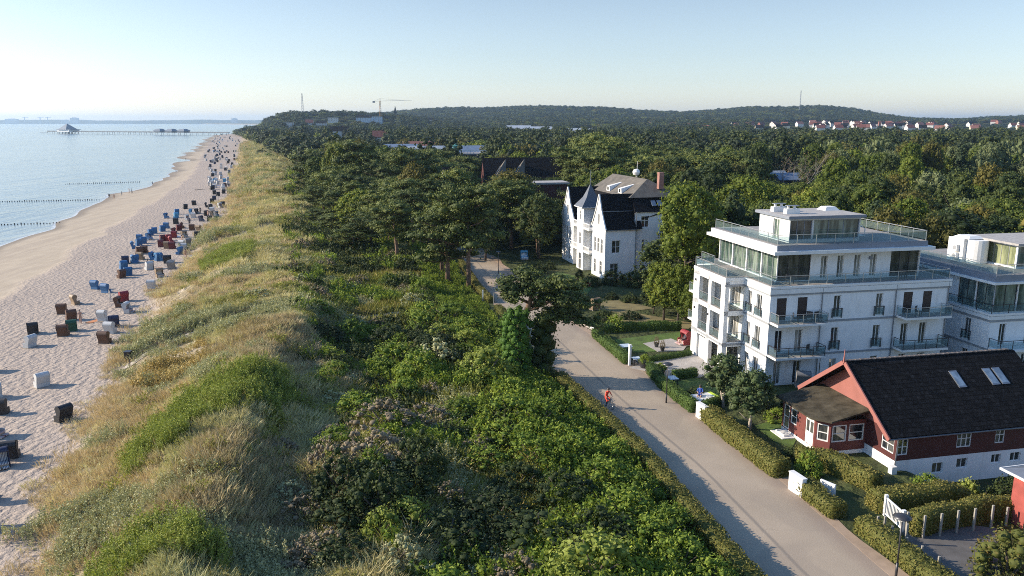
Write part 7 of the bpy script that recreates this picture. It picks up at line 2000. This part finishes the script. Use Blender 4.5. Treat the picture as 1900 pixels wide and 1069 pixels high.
E1 = [('pelvis','belly'),('belly','chest'),('chest','neck'),('neck','chin'),('chin','head'),('head','crown'),('chest','shl'),('shl','ell'),('ell','wrl'),('wrl','hnl'),('chest','shr'),('shr','elr'),('elr','wrr'),('wrr','hnr'),
      ('pelvis','hil'),('hil','knl'),('knl','anl'),('anl','tol'),('pelvis','hir'),('hir','knr'),('knr','anr'),('anr','tor')]
for s in 'lr':
    for f in '1234t': E1.append(('hn'+s, 'f'+f+s)); 
def hands(J, d=(0,0,-1)):
    for s in 'lr':
        h = Vector(J['hn'+s][:3]); dd = (h-Vector(J['wr'+s][:3])).normalized(); sd = dd.cross(Vector((0,0,1))); sd = sd.normalized() if sd.length > 0.1 else Vector((0,1,0))
        for k, f in enumerate('1234'): p = h + dd*(0.075-0.008*abs(k-1.4)) + sd*(k-1.5)*0.021 + Vector((0,0,-0.012)); J['f'+f+s] = (*p, 0.009)
        p = h + sd*0.05 + dd*0.03; J['ft'+s] = (*p, 0.011)
    return J
def standing(step=0.0, arm=0.1):
    J = {'pelvis': (0,0,0.95,(0.15,0.11)), 'belly': (0,0,1.12,(0.135,0.10)), 'chest': (0,0,1.34,(0.165,0.11)), 'neck': (0,0.0,1.50,0.055), 'chin': (0,-0.02,1.58,0.075), 'head': (0,-0.015,1.66,0.095), 'crown': (0,0,1.73,0.07)}
    for s, m in (('l',-1),('r',1)):
        st = step*m
        J['sh'+s] = (0.19*m,0,1.42,0.062); J['el'+s] = (0.25*m,0.05-arm*m*0.4,1.14,0.045); J['wr'+s] = (0.27*m,-0.06-arm*m,0.90,0.03); J['hn'+s] = (0.27*m,-0.08-arm*m*1.1,0.82,(0.035,0.02))
        J['hi'+s] = (0.10*m,0,0.88,0.095); J['kn'+s] = (0.11*m,-0.03+st*0.5,0.48,0.062); J['an'+s] = (0.11*m,0.02+st,0.09,0.042); J['to'+s] = (0.12*m,-0.14+st,0.04,0.035)
    return hands(J)
M_DARKC = plain('dark_clothes', (0.05,0.05,0.07), 0.8); M_PALEC = plain('pale_clothes', (0.5,0.48,0.45), 0.8); M_HAIR = plain('hair', (0.05,0.035,0.025), 0.7)
M_TW1 = plain('blue_towel', (0.08,0.2,0.45), 0.9); M_TW2 = plain('orange_towel', (0.5,0.2,0.08), 0.9)
st_me = [body(standing(0.22), E1, M_DARKC), body(standing(0.05, 0.0), E1, M_PALEC), body(standing(-0.2), E1, SKIN)]
hair_me = MB().lathe([(0.03,1.60),(0.10,1.64),(0.108,1.70),(0.09,1.77),(0.03,1.80)], (0,0.02,0), 12).mesh('hair', M_HAIR, True)
wk = [(203,368,0,'walker in dark clothes standing at the water line, first of the row'),(212,369,2,'bare-skinned walker beside the first walker at the water line'),(226,364,1,'walker in pale clothes third along the wet sand'),(245,359,0,'dark walker alone on the wet sand before the sandbank'),
      (283,344,0,'dark walker at the water line where the foam bends'),(327,322,1,'pale walker on the smooth sand far up the beach'),(345,298,0,'dark walker by the far water line'),(375,275,0,'tiny dark walker farthest up the water line'),(240,358,2,'bare-skinned walker close behind the lone dark walker'),(390,262,1,'tiny pale walker near the pier end of the beach')]
for i, (px, py, k, lb) in enumerate(wk):
    x, y = P(px, py, -2.2); z = hz(x, y); z = max(z, SEA_Z); x, y = P(px, py, z); o = link(st_me[k], 'person', None, (x, y, z), R(40*i)); tag(o, lb, 'person', 'walkers at the water line'); link(hair_me, 'hair', o)

for i in range(16):
    px, py = [(300,455),(262,470),(338,452),(352,420),(318,440),(386,402),(372,396),(405,372),(398,345),(412,330),(205,560),(150,600),(420,306),(408,292),(345,480),(275,500)][i]
    x, y = P(px, py, -0.9); z = hz(x, y); x, y = P(px, py, z); k = i % 3
    o = link(st_me[k], 'person', None, (x, y, z), R(67*i)); link(hair_me, 'hair', o)
    tag(o, '%s person standing among the beach chairs, %s counting from the closest' % (['dark-clothed','pale-clothed','bare-skinned'][k], ordw([11,13,8,6,9,5,10,15,7,12,2,1,16,14,4,3][i])), 'person', 'people among the beach chairs')
    tw = MB().box(-0.45,0.45,-0.9,0.9,0.0,0.03).build('beach_towel', [M_TW1, M_TW2][i % 2]); tw.location = (x+1.3, y+0.6, hz(x+1.3, y+0.6)+0.01); tw.rotation_euler = (0,0,R(31*i))
    tag(tw, '%s towel on the sand beside a standing person, %s counting from the closest' % (['blue','orange'][i % 2], ordw([11,13,8,6,9,5,10,15,7,12,2,1,16,14,4,3][i])), 'towel', 'towels on the sand')

# cyclist: a bicycle and its rider in orange-red
cx_, cy_ = P(1127, 757, 0)
CYR = math.atan2(-1, 0.16) + math.pi/2   # riding towards the camera along the promenade; local -y is forward
BK = empty('bicycle', (cx_, cy_, 0.02), R(32), 'dark bicycle ridden down the promenade', 'bicycle')
def ring3(mb, c, r, t, n=28):
    pts = [(c[0], c[1]+r*math.cos(2*math.pi*k/n), c[2]+r*math.sin(2*math.pi*k/n)) for k in range(n+1)]; mb.tube(pts, t, 5, False)
for yy in (-0.55, 0.52):
    mb = MB(); 
    for k in range(14): a = k*math.pi/7; mb.tube([(0,yy,0.34),(0,yy+0.31*math.cos(a),0.34+0.31*math.sin(a))], 0.004, 3)
    ring3(mb, (0,yy,0.34), 0.315, 0.012); mb.tube([(-0.04,yy,0.34),(0.04,yy,0.34)], 0.02, 6); w = mb.build('wheel', M_METAL, BK); mb = MB(); ring3(mb, (0,yy,0.34), 0.335, 0.022); mb.build('tyre', plain('tyre_rubber', (0.02,0.02,0.02), 0.8), w)
mb = MB(); mb.tube([(0,0.10,0.32),(0,0.22,0.85)], 0.02, 6); mb.tube([(0,0.10,0.32),(0,-0.38,0.82)], 0.022, 6); mb.tube([(0,0.20,0.80),(0,-0.36,0.86)], 0.018, 6); mb.tube([(0,-0.35,0.95),(0,-0.44,0.6),(0,-0.55,0.34)], 0.02, 6); mb.tube([(0,0.52,0.34),(0,0.10,0.32)], 0.012, 5); mb.tube([(0,0.52,0.34),(0,0.21,0.78)], 0.012, 5)
mb.build('frame', M_DMETAL, BK)
MB().tube([(-0.30,-0.28,1.04),(-0.12,-0.36,1.0),(0,-0.36,0.98),(0.12,-0.36,1.0),(0.30,-0.28,1.04)], 0.014, 6).build('handlebar', M_DMETAL, BK); MB().hull([(-0.09,0.36,0.90),(0.09,0.36,0.90),(0.02,0.08,0.91),(-0.02,0.08,0.91)], [(-0.09,0.36,0.95),(0.09,0.36,0.95),(0.02,0.08,0.95),(-0.02,0.08,0.95)]).build('saddle', M_DMETAL, BK)
mb = MB(); mb.tube([(-0.08,0.10,0.32),(-0.08,0.02,0.18)], 0.012, 5); mb.tube([(0.08,0.10,0.32),(0.08,0.18,0.46)], 0.012, 5); mb.box(-0.18,-0.08,-0.04,0.06,0.16,0.18); mb.box(0.08,0.18,0.13,0.23,0.45,0.47); mb.build('pedals', M_DMETAL, BK)
J = {'pelvis': (0,0.24,1.03,(0.15,0.12)), 'belly': (0,0.16,1.18,(0.135,0.10)), 'chest': (0,0.02,1.38,(0.16,0.11)), 'neck': (0,-0.07,1.53,0.055), 'chin': (0,-0.11,1.60,0.075), 'head': (0,-0.11,1.68,0.09), 'crown': (0,-0.10,1.75,0.07)}
for s, m in (('l',-1),('r',1)):
    J['sh'+s] = (0.18*m,0.0,1.46,0.06); J['el'+s] = (0.29*m,-0.06,1.22,0.045); J['wr'+s] = (0.29*m,-0.23,1.09,0.03); J['hn'+s] = (0.29*m,-0.29,1.065,(0.033,0.02)); J['hi'+s] = (0.10*m,0.20,0.96,0.095)
J['knl'] = (-0.12,-0.12,0.66,0.06); J['anl'] = (-0.12,0.04,0.24,0.042); J['tol'] = (-0.13,-0.10,0.19,0.035); J['knr'] = (0.12,-0.22,0.86,0.06); J['anr'] = (0.12,0.14,0.53,0.042); J['tor'] = (0.13,0.02,0.48,0.035)
M_ORJ = plain('orange_red_jacket', (0.80,0.07,0.03), 0.6, 0.04)
rider = body(hands(J), E1, [SKIN, M_ORJ, M_DARKC])
for p in rider.polygons:
    c = p.center; arm_skin = math.hypot(abs(c.x)-0.29, c.y+0.27) < 0.085 and c.z < 1.14
    p.material_index = 0 if (c.z > 1.54 or arm_skin) else (1 if c.z > 0.60 and not (c.z < 0.45) else 2)
RD = link(rider, 'person', None, BK.location, R(32)); tag(RD, 'rider in an orange-red jacket and trousers cycling down the promenade', 'person')
hh = MB().lathe([(0.04,1.66),(0.105,1.68),(0.115,1.74),(0.09,1.81),(0.03,1.84)], (0,-0.09,0), 14); link(hh.mesh('helmet', M_DMETAL, True), 'helmet', RD)
# the one in the red chair, the one on the lounger
J = {'pelvis': (0,0.12,0.56,(0.15,0.12)), 'belly': (0,0.2,0.72,(0.135,0.11)), 'chest': (0,0.28,0.95,(0.16,0.11)), 'neck': (0,0.30,1.10,0.055), 'chin': (0,0.26,1.17,0.075), 'head': (0,0.26,1.25,0.092), 'crown': (0,0.27,1.32,0.07)}
for s, m in (('l',-1),('r',1)):
    J['sh'+s] = (0.18*m,0.27,1.03,0.06); J['el'+s] = (0.25*m,0.12,0.80,0.045); J['wr'+s] = (0.14*m,-0.10,0.74,0.03); J['hn'+s] = (0.10*m,-0.16,0.73,(0.033,0.02)); J['hi'+s] = (0.10*m,0.05,0.55,0.095)
    J['kn'+s] = (0.13*m,-0.42,0.60,0.062); J['an'+s] = (0.12*m,-0.50,0.16,0.042); J['to'+s] = (0.13*m,-0.66,0.06,0.035)
sit = body(hands(J), E1, [SKIN, M_DARKC])
for p in sit.polygons: p.material_index = 1 if (0.6 < p.center.z < 1.08 and p.center.y > 0.05) or (p.center.z > 0.45 and -0.3 < p.center.y and p.center.z < 0.72) else 0
x, y = P(1268, 640, 0); o = link(sit, 'person', None, (x, y, 0.05), R(-70)); tag(o, 'person in dark clothes sitting with bare legs in the red hooded chair', 'person'); h2 = link(hair_me, 'hair', o); h2.location = (0,0.25,-0.41)
lx, ly = P(1302, 738, 0.4)
LG = empty('sunlounger', (lx, ly, 0), R(-70), 'white sunlounger with a lime green towel end on the shaded lawn', 'lounger')
MB().box(-0.9,0.9,-1.6,1.5,0.36,0.46).build('mattress', M_WHITE2, LG, bevel=0.03); MB().box(-0.91,0.91,1.2,1.53,0.37,0.475).build('towel', plain('lime_towel', (0.50,0.65,0.05), 0.8), LG)
for a in (-0.8, 0.8):
    for b_ in (-1.4, 1.3): MB().box(a-0.04,a+0.04,b_-0.04,b_+0.04,-0.02,0.36).build('leg', M_METAL, LG)
o = link(sit, 'person', None, (lx-0.1, ly+0.35, 0.0), R(-20)); o.data = sit.copy(); o.data.materials[1] = plain('blue_shirt', (0.05,0.12,0.5), 0.8); tag(o, 'person in blue sitting on the white sunlounger behind the hedge', 'person'); h2 = link(hair_me, 'hair', o); h2.location = (0,0.25,-0.41)
# driftwood-like clumps and stray tufts on the sand are part of the dune grass
flush_labels()
HAZE_D = 0.00008
# ------------------------------------------------------------------ haze
hm = bpy.data.materials.new('haze_air'); hm.use_nodes = True
hn = hm.node_tree; hn.nodes.clear()
pv = hn.nodes.new('ShaderNodeVolumePrincipled'); ho = hn.nodes.new('ShaderNodeOutputMaterial')
pv.inputs['Color'].default_value = (0.55, 0.76, 1.0, 1)
pv.inputs['Density'].default_value = HAZE_D
pv.inputs['Anisotropy'].default_value = 0.35
hn.links.new(pv.outputs[0], ho.inputs['Volume'])
tag(MB().box(-30500, 30500, -160, 15700, -180, 135).build('haze', hm), 'thin bluish sea haze over the coast and the wooded hills', 'haze', kind='stuff')
